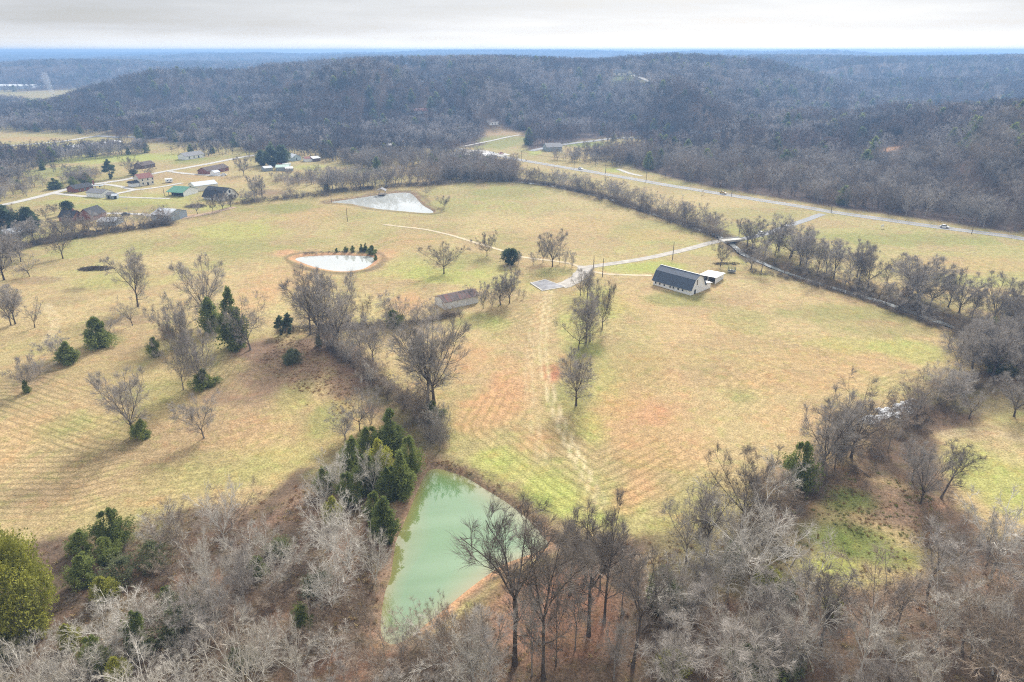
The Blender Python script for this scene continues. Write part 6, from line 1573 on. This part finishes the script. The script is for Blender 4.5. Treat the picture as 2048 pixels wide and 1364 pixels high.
# ------------------------------------------------------------------ poles and lines
POLES = {}
def pole(key, bu, bv, tv, label, arm=True, group='wooden utility poles'):
    P = at(bu, bv); h = max(top_height(P, tv), 5.0); z = ground_z(P[0], P[1])
    e = empty('utility_pole', (P[0], P[1], z), 0.9); tag(e, label, 'utility pole', group)
    MB().tube([(0, 0, -0.4), (0, 0, h * 0.5), (0, 0, h)], 0.19, 8, 0.12).build('pole', POLE_WOOD, e)
    if arm:
        ca = MB().box(-1.2, 1.2, 0.12, 0.24, h - 0.9, h - 0.75).build('crossarm', POLE_WOOD, e)
        for x in (-1.05, 0, 1.05): MB().tube([(x, 0.18, h - 0.74), (x, 0.18, h - 0.52)], 0.06, 6).build('insulator', GALV, ca)
    POLES[key] = (P[0], P[1], z + h - 0.6)
pole('y1', 1345, 519, 484, 'dark pole beside the lane above the gambrel barn', False)
pole('y2', 1187, 538, 511, 'pole at the far side of the gravel apron', False)
pole('y3', 1205, 553, 517, 'pole at the near side of the gravel apron', False)
pole('y4', 1478, 470, 440, 'pole on the highway side of the creek bridge', False)
pole('f1', 695, 443, 415, 'lone pole in the upper field below the far pond', False)
pole('f2', 663, 405, 381, 'pole at the left tip of the far pond', False)
pole('h0', 1043, 322, 302, 'highway pole beside the far junction')
pole('h1', 1148, 338, 316, 'highway pole, first beyond the junction trees')
pole('h2', 1211, 347, 328, 'highway pole left of the side drive')
pole('h3', 1292, 363, 339, 'highway pole right of the side drive')
pole('h4', 1463, 392, 368, 'highway pole right of the yellow car')
pole('h5', 1662, 425, 399, 'highway pole at the end of the farm lane')
pole('h6', 1943, 468, 439, 'highway pole at the right above the pale fields')
pole('s1', 173, 371, 346, 'settlement pole above the brick ranch house')
pole('s2', 329, 392, 375, 'settlement pole left of the green roofed barn', False)
pole('b1', 158, 448, 428, 'leaning pole in front of the near brick house', False)
def wire(a, b, label):
    A = np.array(POLES[a]); B = np.array(POLES[b]); n = 9
    pts = []
    for i in range(n):
        t = i / (n - 1); p = A * (1 - t) + B * t; p[2] -= 4 * t * (1 - t) * np.linalg.norm(B - A) * 0.018; pts.append(p)
    e = empty('power_line', tuple(A)); tag(e, label, 'power line', 'power lines along the highway')
    for o in (-1.0, 0.0, 1.0):
        MB().tube([tuple(p - A + np.array([0.62 * o, 0.78 * o, 0])) for p in pts], 0.03, 3).build('wire', RUBBER, e)
wire('h0', 'h1', 'thin power line along the highway by the far junction'); wire('h1', 'h2', 'thin power line along the highway before the side drive'); wire('h2', 'h3', 'thin power line along the highway past the side drive')
wire('h3', 'h4', 'thin power line along the highway before the yellow car'); wire('h4', 'h5', 'thin power line along the highway up to the farm lane'); wire('h5', 'h6', 'thin power line along the highway at the right')

# ------------------------------------------------------------------ vehicles and small things
CAR_PAINT = {'yellow': plain('yellow_car_paint', (0.55, 0.36, 0.05), 0.3, 0.03, spec=0.5), 'white': plain('white_car_paint', (0.75, 0.76, 0.78), 0.3, 0.03, spec=0.5), 'dark': plain('dark_car_paint', (0.03, 0.035, 0.045), 0.3, 0.03, spec=0.5), 'red': plain('red_paint', (0.40, 0.06, 0.05), 0.4, 0.03)}
def car(u, v, heading, paint, label, s=1.0, lift=0.35):
    P = at(u, v); e = empty('parked_car' if 'parked' in label else 'car', (P[0], P[1], ground_z(P[0], P[1]) + lift), heading); tag(e, label, 'car')
    e.scale = (s, s, s)
    MB().prism([(-2.25, 0.35), (2.25, 0.35), (2.3, 0.75), (1.2, 0.95), (-2.0, 1.0), (-2.3, 0.8)], -0.9, 0.9, 'y').build('body', CAR_PAINT[paint], e)
    MB().prism([(-1.7, 1.0), (1.1, 0.96), (0.45, 1.45), (-1.2, 1.48)], -0.78, 0.78, 'y').build('cabin', GLASS, e)
    MB().prism([(-1.2, 1.47), (0.45, 1.44), (0.4, 1.53), (-1.1, 1.55)], -0.74, 0.74, 'y').build('roof', CAR_PAINT[paint], e)
    for x in (-1.4, 1.4):
        for y in (-0.85, 0.85):
            MB().tube([(x, y - 0.12, 0.33), (x, y + 0.12, 0.33)], 0.33, 10).build('wheel', RUBBER, e)
hd = lambda a, b: math.atan2(at(*b)[1] - at(*a)[1], at(*b)[0] - at(*a)[0])
car(1446, 388, hd((1350, 373), (1550, 405)), 'yellow', 'yellow car driving on the highway')
car(1888, 456, hd((1830, 448), (1950, 464)), 'white', 'white car on the highway at the right')
car(1522, 469, hd((1505, 474), (1545, 463)), 'white', 'white car on the farm lane beyond the bridge')
car(252, 431, 0.3, 'dark', 'dark parked car on the drive behind the hedgerow', 1.1, 0.15)
car(1161, 339, hd((1100, 330), (1180, 343)), 'white', 'white car on the highway near the far junction')
car(1452, 262, 0.3, 'white', 'tiny white car on the side road below the far hill', 1.2, 0.6)
car(1478, 260, 0.3, 'dark', 'tiny dark car on the side road below the far hill', 1.2, 0.6)
car(985, 308, 0.1, 'white', 'white parked car in the wide yard by the junction', 1.0, 0.6)
car(1003, 309, 0.6, 'red', 'red parked car in the wide yard by the junction', 1.0, 0.6)
car(448, 351, 0.2, 'white', 'white parked car beside the red brick house', 1.0, 0.2)
def trailer(a, b, label, mat, h=2.8, D=2.6):
    A, L, rz, z = frame_ab(a, b, D); e = empty('caravan', (A[0], A[1], z), rz); tag(e, label, 'caravan')
    MB().prism([(0.3, 0.5), (L - 0.6, 0.5), (L, 1.4), (L - 0.3, h), (0.0, h), (0, 0.9)], 0, D, 'y').build('body', mat, e)
    windows(e, 'front', [(L * 0.3, 1.4, 0.9, 0.7), (L * 0.7, 1.4, 0.9, 0.7)], L, D)
    for x in (L * 0.45, L * 0.58):
        for y in (0.1, D - 0.1): MB().tube([(x, y - 0.12, 0.35), (x, y + 0.12, 0.35)], 0.35, 10).build('wheel', RUBBER, e)
trailer((331, 366), (347, 364.5), 'white camper trailer beside the cream two storey house', WHITE_WOOD)
trailer((566, 334), (583, 333), 'white camper trailer in front of the farm pines', WHITE_WOOD)
trailer((556, 333.5), (565, 333), 'red camper trailer end beside the white camper', CAR_PAINT['red'], 2.4)
def board(u, v, tv, w, label):
    P = at(u, v); h = max(top_height(P, tv), 2.0); e = empty('roadside_board', (P[0], P[1], ground_z(P[0], P[1])), 0.6); tag(e, label, 'sign board', 'blank white boards near the highway')
    MB().box(-w / 2, w / 2, -0.06, 0.06, h * 0.45, h).build('panel', WHITE_PAINT, e)
    for x in (-w / 2 + 0.15, w / 2 - 0.25): MB().box(x, x + 0.12, -0.05, 0.05, -0.2, h * 0.45).build('post', WHITE_PAINT, e)
board(1405, 389, 379, 2.4, 'small white board in the grass beside the highway left of the yellow car')
board(1764, 457, 449, 2.6, 'small white board in the field right of the farm lane')

# white rubble at the field edge
def rock(rng, sx, sy, sz):
    m = MB(); n = 7; V = []
    for z in (0.0, 1.0):
        for k in range(n):
            a = 2 * math.pi * k / n; r = rng.uniform(0.7, 1.1) * (1.0 if z == 0 else 0.75)
            V.append((sx * r * math.cos(a), sy * r * math.sin(a), sz * z * rng.uniform(0.75, 1.2)))
    m.v = V; m.f = [tuple(range(n, 2 * n))] + [(k, (k + 1) % n, n + (k + 1) % n, n + k) for k in range(n)] + [tuple(reversed(range(n)))]
    return m
ROCK_WHITE = plain('white_rubble', (0.68, 0.70, 0.73), 0.9, 0.15, 2.0, rnd=0.12)
rng_ = np.random.default_rng(5)
P = at(1790, 825); rub = empty('rubble_heap', (P[0], P[1], P[2])); tag(rub, 'heap of white broken slabs at the lower right field edge', 'rubble heap')
for k in range(46):
    u = rng_.uniform(1756, 1826); v = 824 + (u - 1790) * -0.10 + rng_.normal() * 8
    if k > 38: u = rng_.uniform(1732, 1775); v = rng_.uniform(832, 848)
    Q = at(u, v)
    o = rock(rng_, rng_.uniform(0.9, 2.3), rng_.uniform(0.6, 1.6), rng_.uniform(0.2, 0.8)).build('slab', ROCK_WHITE, rub)
    o.location = (Q[0] - P[0], Q[1] - P[1], ground_z(Q[0], Q[1]) - P[2] - 0.05 + rng_.uniform(0, 0.5)); o.rotation_euler = (rng_.normal() * 0.3, rng_.normal() * 0.3, rng_.uniform(0, 6))
# brush piles
def brush_pile(u, v, wpx, dpx, hgt, n, label, mats=(BARK_DARK,), seed=3):
    rng = np.random.default_rng(seed); P = at(u, v); A = at(u - wpx / 2, v); B = at(u, v - dpx / 2)
    rx = abs(P[0] - A[0]); ry = abs(B[1] - P[1]); T_ = Tubes()
    for k in range(n):
        a = rng.uniform(0, 6.28); r = math.sqrt(rng.uniform(0, 1)); x, y = rx * r * math.cos(a), ry * r * math.sin(a)
        zt = hgt * (1 - r * r) * rng.uniform(0.1, 1.0); d = nrm(np.array([rng.normal(), rng.normal(), rng.normal() * 0.25]))
        Lk = rng.uniform(1.2, 3.6)
        T_.tube(grow_path(rng, np.array([x, y, zt]) - d * Lk / 2, d, Lk, 3, 0.12, 0.0), np.linspace(0.07, 0.02, 4), 3)
    e = empty('brush_pile', (P[0], P[1], P[2])); tag(e, label, 'brush pile')
    o = obj('branches', T_.mesh('branches', mats[0]), e); o['kind'] = 'stuff'
brush_pile(192, 538, 66, 9, 1.2, 520, 'long low heap of dark branches in the upper left field', seed=3)
brush_pile(392, 413, 40, 8, 1.6, 260, 'brown brush heap left of the black gambrel barn', seed=4)
brush_pile(1570, 1105, 60, 26, 0.8, 120, 'cut brush lying on the brown clearing', (BARK_PALE,), seed=6)
brush_pile(1455, 528, 60, 5, 0.7, 160, 'low dark brush line behind the gambrel barn', seed=8)
def log(a, b, r, label, mat=BARK_MID):
    A, B = at(*a), at(*b); e = empty('fallen_log', tuple(A)); tag(e, label, 'log')
    m = MB().tube([(0, 0, r), tuple((B - A) * 0.5 + np.array([0.1, 0.15, r + 0.15])), tuple(B - A + np.array([0, 0, r]))], r, 7, r * 0.55); m.build('stem', mat, e, True)
    d = (B - A); m = MB().tube([tuple(d * 0.7 + np.array([0, 0, r])), tuple(d * 0.85 + np.array([0.9, 0.3, r + 0.6]))], r * 0.4, 5, r * 0.15); m.build('branch', mat, e)
log((1543, 1068), (1564, 1108), 0.16, 'pale fallen trunk lying in the brown clearing'); log((1590, 1118), (1580, 1136), 0.15, 'short pale log below the fallen trunk')
log((1700, 930), (1740, 955), 0.16, 'thin fallen trunk under the great field edge tree'); log((1475, 1058), (1530, 1095), 0.18, 'fallen branch reaching down from the broad corner tree')

# ------------------------------------------------------------------ the distant woods and the undergrowth (nobody could count them)
def instancer(name, label, meshes, pts, rot, scl, pick, cat):
    coll = bpy.data.collections.new(name + '_kinds')
    for k, me in enumerate(meshes):
        coll.objects.link(bpy.data.objects.new('%s_kind_%d' % (name, k), me))
    me = bpy.data.meshes.new(name); me.vertices.add(len(pts)); me.vertices.foreach_set('co', np.asarray(pts, np.float32).ravel())
    a = me.attributes.new('rot', 'FLOAT_VECTOR', 'POINT'); a.data.foreach_set('vector', np.asarray(rot, np.float32).ravel())
    a = me.attributes.new('scl', 'FLOAT_VECTOR', 'POINT'); a.data.foreach_set('vector', np.asarray(scl, np.float32).ravel())
    a = me.attributes.new('pick', 'INT', 'POINT'); a.data.foreach_set('value', np.asarray(pick, np.int32))
    me.update()
    o = tag(obj(name, me), label, cat, kind='stuff')
    ng = bpy.data.node_groups.new(name, 'GeometryNodeTree')
    ng.interface.new_socket('Geometry', in_out='INPUT', socket_type='NodeSocketGeometry'); ng.interface.new_socket('Geometry', in_out='OUTPUT', socket_type='NodeSocketGeometry')
    N, L = ng.nodes, ng.links
    gi, go = N.new('NodeGroupInput'), N.new('NodeGroupOutput')
    ip = N.new('GeometryNodeInstanceOnPoints'); ci = N.new('GeometryNodeCollectionInfo')
    ci.inputs['Collection'].default_value = coll; ci.inputs['Separate Children'].default_value = True; ci.inputs['Reset Children'].default_value = True
    def attr(nm, ty):
        n = N.new('GeometryNodeInputNamedAttribute'); n.data_type = ty; n.inputs['Name'].default_value = nm; return n.outputs['Attribute']
    L.new(gi.outputs[0], ip.inputs['Points']); L.new(ci.outputs[0], ip.inputs['Instance']); ip.inputs['Pick Instance'].default_value = True
    L.new(attr('pick', 'INT'), ip.inputs['Instance Index'])
    e2r = N.new('FunctionNodeEulerToRotation'); L.new(attr('rot', 'FLOAT_VECTOR'), e2r.inputs[0]); L.new(e2r.outputs[0], ip.inputs['Rotation'])
    L.new(attr('scl', 'FLOAT_VECTOR'), ip.inputs['Scale'])
    L.new(ip.outputs[0], go.inputs[0])
    md = o.modifiers.new('scatter', 'NODES'); md.node_group = ng
    return o

rs = np.random.default_rng(99)
def frustum(x, y, margin=1.12):
    c = y * cp + H * sp
    return (np.abs(x) < margin * 1024 / FPX * np.maximum(c, 1)) & (y > 20)

bands = [(430, 1100, 44.0, 1.0), (1100, 1700, 60.0, 1.0), (1700, 2400, 110.0, 1.1), (2400, 3600, 260.0, 1.35), (3600, 5600, 900.0, 1.9), (5600, 8600, 3000.0, 3.0)]
fx, fy, fh, fw = [], [], [], []
FLOORWOOD = [np.array([at0(*q) for q in P]) for P in WOODFLOOR] + [VALEWOOD]
HWY = np.array([at(*p)[:2] for p in [(945, 302), (1040, 320), (1180, 343), (1350, 373), (1550, 405), (1720, 432), (1950, 464), (2200, 500)]])
SIDE = np.array([at(*p)[:2] for p in [(1063, 302), (1170, 284), (1250, 276), (1440, 262), (1640, 250)]])
for r0, r1, area, k in bands:
    tot = 0.5 * 2 * math.radians(41) * (r1 * r1 - r0 * r0); n = int(tot / area)
    r = np.sqrt(rs.uniform(r0 * r0, r1 * r1, n)); a = rs.uniform(-math.radians(41), math.radians(41), n)
    x, y = r * np.sin(a), r * np.cos(a)
    hz = hills(x, y)
    p = sstep(0.8, 2.6, hz + 2 * (fbm(x, y, 60, 301, 3) - 0.5))
    p = np.maximum(p, sstep(1900, 2600, r) * sstep(0.42, 0.5, fbm(x, y, 300, 311, 3)) * 0.9)
    for fp in FLOORWOOD: p = np.maximum(p, in_poly(x, y, fp) * 0.95)
    ok = rs.random(n) < p * (0.72 + 0.28 * sstep(0.3, 0.5, fbm(x, y, 35, 321, 2)))
    ok &= frustum(x, y)
    d1, _ = seg_dist(x, y, HWY); d2, _ = seg_dist(x, y, SIDE); ok &= (d1 > 15) & (d2 > 12)
    for (cx0, cy0, rx, ry) in PROTECT: ok &= np.hypot((x - cx0) / rx, (y - cy0) / ry) > 0.95
    for (cx0, cy0, R) in CLEAR: ok &= np.hypot(x - cx0, y - cy0) > R
    x, y = x[ok], y[ok]
    fx.append(x); fy.append(y); fh.append(rs.uniform(11, 18, len(x)) * (1 + 0.12 * (k - 1))); fw.append(np.full(len(x), k))
# woods and brush on the valley floor
for poly, area, h0, h1 in [
        ([(480, 300), (600, 290), (760, 292), (900, 306), (1030, 335), (1035, 366), (900, 360), (800, 350), (760, 345), (650, 322), (600, 312), (500, 316)], 23, 7, 15), ([(480, 300), (430, 280), (250, 268), (0, 262), (-60, 245), (200, 245), (500, 258), (700, 275), (880, 285), (900, 293), (700, 283)], 25, 9, 16),
        ([(530, 352), (620, 350), (760, 352), (820, 362), (650, 376), (560, 376)], 37, 4, 9), ([(545, 395), (600, 385), (660, 378), (640, 392), (560, 400)], 16, 3, 7), ([(-40, 315), (60, 318), (160, 312), (280, 300), (300, 307), (160, 322), (90, 332), (60, 360), (-40, 380)], 25, 7, 14),
        ([(-40, 380), (60, 372), (100, 372), (60, 392), (-20, 408)], 25, 6, 12), ([(100, 368), (190, 352), (200, 362), (150, 372)], 29, 6, 11), ([(340, 308), (420, 300), (480, 305), (470, 312), (420, 312)], 37, 7, 13), ([(1100, 318), (1180, 300), (1260, 300), (1300, 318), (1270, 335), (1200, 330)], 25, 6, 12), ([(1200, 282), (1330, 272), (1400, 268), (1350, 290), (1260, 296)], 25, 7, 13), ([(-60, 300), (80, 305), (140, 302), (240, 296), (250, 300), (120, 316), (-60, 318)], 29, 7, 13), ([(0, 200), (200, 200), (330, 240), (100, 250), (-60, 240)], 50, 9, 15),
        ([(-60, 400), (0, 440), (40, 470), (0, 500), (-60, 500)], 25, 8, 14), ([(460, 395), (540, 395), (500, 405), (470, 408)], 21, 3, 7), ([(880, 322), (960, 322), (1030, 345), (1000, 358), (880, 348)], 25, 7, 13), ([(1880, 690), (2100, 760), (2200, 760), (2200, 640), (2060, 640)], 25, 9, 15)]:
    P = np.array([at(*q)[:2] for q in poly]); lo, hi = P.min(0), P.max(0); n = int((hi - lo).prod() / area)
    x = rs.uniform(lo[0], hi[0], n); y = rs.uniform(lo[1], hi[1], n)
    ok = in_poly(x, y, P) & (rs.random(n) < 0.35 + 0.65 * sstep(0.35, 0.55, fbm(x, y, 40, 331, 2)))
    d1, _ = seg_dist(x, y, HWY); d2, _ = seg_dist(x, y, SIDE); ok &= (d1 > 9) & (d2 > 8)
    for (cx0, cy0, R) in CLEAR: ok &= np.hypot(x - cx0, y - cy0) > R * 0.8
    x, y = x[ok], y[ok]; fx.append(x); fy.append(y); fh.append(rs.uniform(h0, h1, len(x))); fw.append(np.ones(len(x)))
fx, fy, fh, fw = map(np.concatenate, (fx, fy, fh, fw))
# leave out what stands wholly behind a ridge
fz = hground(fx, fy); rr = np.hypot(fx, fy); azb = np.clip(((np.arctan2(fx, fy) + 0.8) / 1.6 * 420).astype(int), 0, 419)
aa = np.linspace(-0.8, 0.8, 420); rad = np.geomspace(300, 8600, 420)
Xp, Yp = np.sin(aa)[:, None] * rad[None, :], np.cos(aa)[:, None] * rad[None, :]
ang = (hills(Xp, Yp) - H) / rad[None, :]
run = np.maximum.accumulate(ang, axis=1)
ri = np.clip(np.searchsorted(rad, rr) - 2, 0, 419)
vis = (fz + fh * 1.15 + 3 - H) / rr > run[azb, ri]
fx, fy, fz, fh, fw, rr = fx[vis], fy[vis], fz[vis], fh[vis], fw[vis], rr[vis]
ex = np.array(FARPTS).reshape(-1, 4)
fx = np.concatenate([fx, ex[:, 0]]); fy = np.concatenate([fy, ex[:, 1]]); fh = np.concatenate([fh, ex[:, 2]]); fw = np.concatenate([fw, ex[:, 3]]); fz = np.concatenate([fz, hground(ex[:, 0], ex[:, 1])])
n = len(fx); sxy = fh * fw * rs.uniform(0.95, 1.35, n)
# patches of darker, warmer and paler crowns
GA, GB = fbm(fx, fy, 90, 351, 3), fbm(fx, fy, 45, 361, 3)
PICK = np.where(GA + rs.normal(size=n) * 0.12 > 0.56, rs.choice([0, 1, 7, 3], n), np.where(GB + rs.normal(size=n) * 0.12 > 0.54, rs.choice([2, 5, 4], n), rs.choice([4, 6, 8], n)))
PICK = np.where((rs.random(n) < 0.03) & (np.arange(n) < n - len(ex)), len(FARM) - 1, PICK)
near_ = (np.hypot(fx, fy) < 640) & (PICK != len(FARM) - 1)
PICK = np.where(near_, len(FARM) + rs.integers(0, len(MIDM), n), PICK)
instancer('distant_woods', 'grey leafless woods covering the hills and the far valley', FARM + MIDM, np.stack([fx, fy, fz - 0.2], 1), np.stack([np.zeros(n), np.zeros(n), rs.uniform(0, 6.28, n)], 1), np.stack([sxy, sxy, fh], 1), PICK, 'woods')
print('distant trees', n)

# undergrowth along hedges, creek banks and in the near woods
ux, uy, uh = [], [], []
def scatter_line(pts, n, half, h0, h1):
    P = np.array([at(*p)[:2] for p in pts]); path = smooth_path(P, 1.0)
    i = rs.integers(0, len(path), n); q = path[i] + rs.normal(size=(n, 2)) * half
    ux.append(q[:, 0]); uy.append(q[:, 1]); uh.append(rs.uniform(h0, h1, n))
def scatter_poly(poly, area, h0, h1):
    P = px_poly(poly); lo, hi = P.min(0), P.max(0); n = int((hi - lo).prod() / area)
    x = rs.uniform(lo[0], hi[0], n); y = rs.uniform(lo[1], hi[1], n)
    ok = in_poly(x, y, P) & (rs.random(n) < 0.25 + 0.75 * sstep(0.4, 0.58, fbm(x, y, 12, 341, 2)))
    for pts in PONDS: ok &= signed_in(x, y, pts) < -1.5
    ux.append(x[ok]); uy.append(y[ok]); uh.append(rs.uniform(h0, h1, ok.sum()))
scatter_line([(1490, 495), (1560, 525), (1640, 552), (1760, 586), (1880, 630), (2060, 700)], 330, 4.0, 0.8, 2.8)
scatter_line([(1500, 545), (1590, 560), (1720, 597), (1880, 658), (1935, 680)], 220, 1.2, 0.8, 2.2)
scatter_line([(1010, 360), (1104, 371), (1212, 397), (1310, 428), (1430, 470)], 420, 3.5, 1.2, 3.5)
scatter_line([(-20, 508), (100, 484), (200, 468), (340, 449)], 420, 2.0, 1.2, 3.5)
scatter_line([(655, 692), (720, 738), (790, 795), (860, 850), (875, 890)], 260, 2.0, 1.0, 2.6)
scatter_line([(560, 664), (660, 656), (760, 653), (830, 648), (915, 630)], 260, 1.2, 0.8, 2.4)
scatter_line([(640, 386), (760, 376), (900, 367), (1020, 361)], 260, 2.5, 1.5, 3.5)
scatter_line([(480, 408), (560, 399), (650, 391)], 160, 3.0, 1.0, 2.8)
scatter_line([(905, 932), (967, 964), (1050, 1022), (1092, 1068)], 60, 1.0, 0.3, 0.9)
scatter_line([(606, 508), (678, 505), (735, 506)], 90, 0.8, 0.4, 1.0)
scatter_line([(1480, 1078), (1560, 1000), (1640, 955), (1720, 910), (1800, 860), (1880, 805), (1960, 765)], 330, 3.5, 0.8, 2.6)
scatter_poly([(130, 1110), (270, 1060), (380, 1020), (540, 1030), (630, 960), (760, 1010), (785, 1120), (760, 1290), (900, 1300), (900, 1420), (-20, 1420), (-20, 1180)], 14.0, 0.6, 2.0)
scatter_poly([(880, 1290), (1090, 1120), (1200, 1100), (1400, 1085), (1480, 1085), (1560, 1150), (1700, 1195), (1850, 1155), (2100, 1060), (2150, 1420), (880, 1420)], 20.0, 0.6, 2.0)
scatter_poly([(1480, 1080), (1560, 1010), (1640, 1000), (1600, 1100), (1640, 1180), (1560, 1150)], 9.0, 0.5, 1.6)
scatter_poly([(1800, 960), (1900, 960), (1960, 1050), (1900, 1150), (1840, 1140), (1870, 1050)], 9.0, 0.5, 1.8)
ux, uy, uh = map(np.concatenate, (ux, uy, uh)); n = len(ux); s = uh * rs.uniform(0.8, 1.4, n)
instancer('undergrowth', 'tangled bare brush under the near trees and along the hedges', SHRUBM, np.stack([ux, uy, hground(ux, uy) - 0.05], 1), np.stack([np.zeros(n), np.zeros(n), rs.uniform(0, 6.28, n)], 1), np.stack([s, s, uh], 1), rs.integers(0, len(SHRUBM), n), 'brush')
print('brush', n)

# chimney smoke in the far left valley
P = at(112, 206)
sm_mat = bpy.data.materials.new('white_smoke'); sm_mat.use_nodes = True; sn, sl_ = sm_mat.node_tree.nodes, sm_mat.node_tree.links; sn.clear()
so = sn.new('ShaderNodeOutputMaterial'); sv = sn.new('ShaderNodeVolumePrincipled'); sv.inputs['Color'].default_value = (0.95, 0.96, 1.0, 1); sv.inputs['Density'].default_value = 0.035
sl_.new(sv.outputs[0], so.inputs['Volume'])
m = MB(); rg = np.random.default_rng(3)
pts = [(0, 0, 0), (-1, 0, 8), (-4, 0, 17), (-5, 1, 27), (-9, 1, 38), (-10, 2, 50)]; nS = 12; rad_ = [1.5, 4.0, 4.5, 5.5, 7.0, 4.0]
for p, r_ in zip(pts, rad_):
    for k in range(nS):
        a = 2 * math.pi * k / nS; q = r_ * rg.uniform(0.75, 1.25); m.v.append((p[0] + q * math.cos(a), p[1] + q * math.sin(a), p[2] + rg.uniform(-1, 1)))
for i in range(len(pts) - 1):
    for k in range(nS): m.f.append((i * nS + k, i * nS + (k + 1) % nS, (i + 1) * nS + (k + 1) % nS, (i + 1) * nS + k))
m.f += [tuple(reversed(range(nS))), tuple(range((len(pts) - 1) * nS, len(pts) * nS))]
smo = m.build('smoke', sm_mat); smo.location = (P[0], P[1], P[2] + 4); tag(smo, 'thin white smoke plume rising in the far left valley', 'smoke', kind='stuff')

# ------------------------------------------------------------------ dry grass tufts along edges and in the rough pasture
def tuft(seed, mat):
    rg = np.random.default_rng(seed); n = 26
    P = np.stack([rg.normal(size=n) * 0.22, rg.normal(size=n) * 0.22, np.zeros(n)], 1)
    D = np.stack([rg.normal(size=n) * 0.45, rg.normal(size=n) * 0.45, np.ones(n)], 1); D /= np.linalg.norm(D, axis=1)[:, None]
    Tt = Tubes(); Tt.twigs(P, D, rg.uniform(0.5, 1.1, n), np.full(n, 0.10), rg)
    return Tt.mesh('grass_tuft', mat)
STRAW_T = bark('dry_grass', (0.36, 0.27, 0.14), (0.50, 0.40, 0.22)); GREEN_T = bark('green_grass', (0.18, 0.20, 0.06), (0.29, 0.30, 0.10)); RUST_T = bark('rust_grass', (0.27, 0.16, 0.09), (0.40, 0.26, 0.15))
TUFTS = [tuft(1, STRAW_T), tuft(2, STRAW_T), tuft(3, GREEN_T), tuft(4, RUST_T)]
gx_, gy_, gs_, gp_ = [], [], [], []
def tufts_in(poly, area, s0, s1, picks, thr=0.45):
    P = px_poly(poly); lo, hi = P.min(0), P.max(0); n = int((hi - lo).prod() / area)
    x = rs.uniform(lo[0], hi[0], n); y = rs.uniform(lo[1], hi[1], n)
    ok = in_poly(x, y, P) & (fbm(x, y, 9, 401, 3) + rs.normal(size=n) * 0.08 > thr) & frustum(x, y)
    for pts in PONDS: ok &= signed_in(x, y, pts) < -0.8
    k = int(ok.sum()); gx_.append(x[ok]); gy_.append(y[ok]); gs_.append(rs.uniform(s0, s1, k)); gp_.append(rs.choice(picks, k))
tufts_in([(-60, 1190), (120, 1080), (380, 1015), (640, 960), (780, 1000), (770, 1290), (900, 1270), (1100, 1100), (1480, 1070), (1700, 1190), (2100, 1050), (2150, 1420), (-60, 1420)], 2.2, 0.25, 0.7, [0, 3, 3, 1], 0.50)
tufts_in([(860, 925), (905, 925), (985, 965), (1060, 1025), (1110, 1078), (1085, 1075), (1000, 1000), (930, 952), (870, 938)], 0.5, 0.25, 0.6, [3, 0, 0], 0.4)
tufts_in([(1480, 1080), (1560, 1000), (1700, 940), (1830, 950), (1900, 1060), (1850, 1140), (1650, 1190), (1560, 1150)], 1.2, 0.2, 0.6, [0, 2, 3, 2], 0.45)
tufts_in([(560, 670), (640, 680), (720, 780), (700, 860), (600, 800), (520, 720)], 1.2, 0.2, 0.5, [3, 3, 0], 0.42)
gx_, gy_, gs_, gp_ = map(np.concatenate, (gx_, gy_, gs_, gp_)); n = len(gx_)
instancer('grass', 'dry and green grass tufts of the pasture', TUFTS, np.stack([gx_, gy_, hground(gx_, gy_) - 0.02], 1), np.stack([np.zeros(n), np.zeros(n), rs.uniform(0, 6.28, n)], 1), np.stack([gs_ * 1.5, gs_ * 1.5, gs_], 1), gp_, 'grass')
print('tufts', n)

# ------------------------------------------------------------------ the air
zmax = float(zf.max())
print('highest ground', zmax)
hz_top = max(H + 4, zmax + 20)
haze_me = MB().box(-7900, 7900, -300, 8900, float(zf.min()) - 1.0, hz_top)
hm = bpy.data.materials.new('haze_air'); hm.use_nodes = True; hn, hl = hm.node_tree.nodes, hm.node_tree.links; hn.clear()
ho = hn.new('ShaderNodeOutputMaterial'); pv = hn.new('ShaderNodeVolumePrincipled')
pv.inputs['Color'].default_value = (0.28, 0.49, 0.85, 1); pv.inputs['Density'].default_value = 0.00030; pv.inputs['Anisotropy'].default_value = 0.2
hl.new(pv.outputs[0], ho.inputs['Volume'])
hz_o = haze_me.build('haze', hm); tag(hz_o, 'pale blue haze over the far hills', 'haze', kind='stuff')
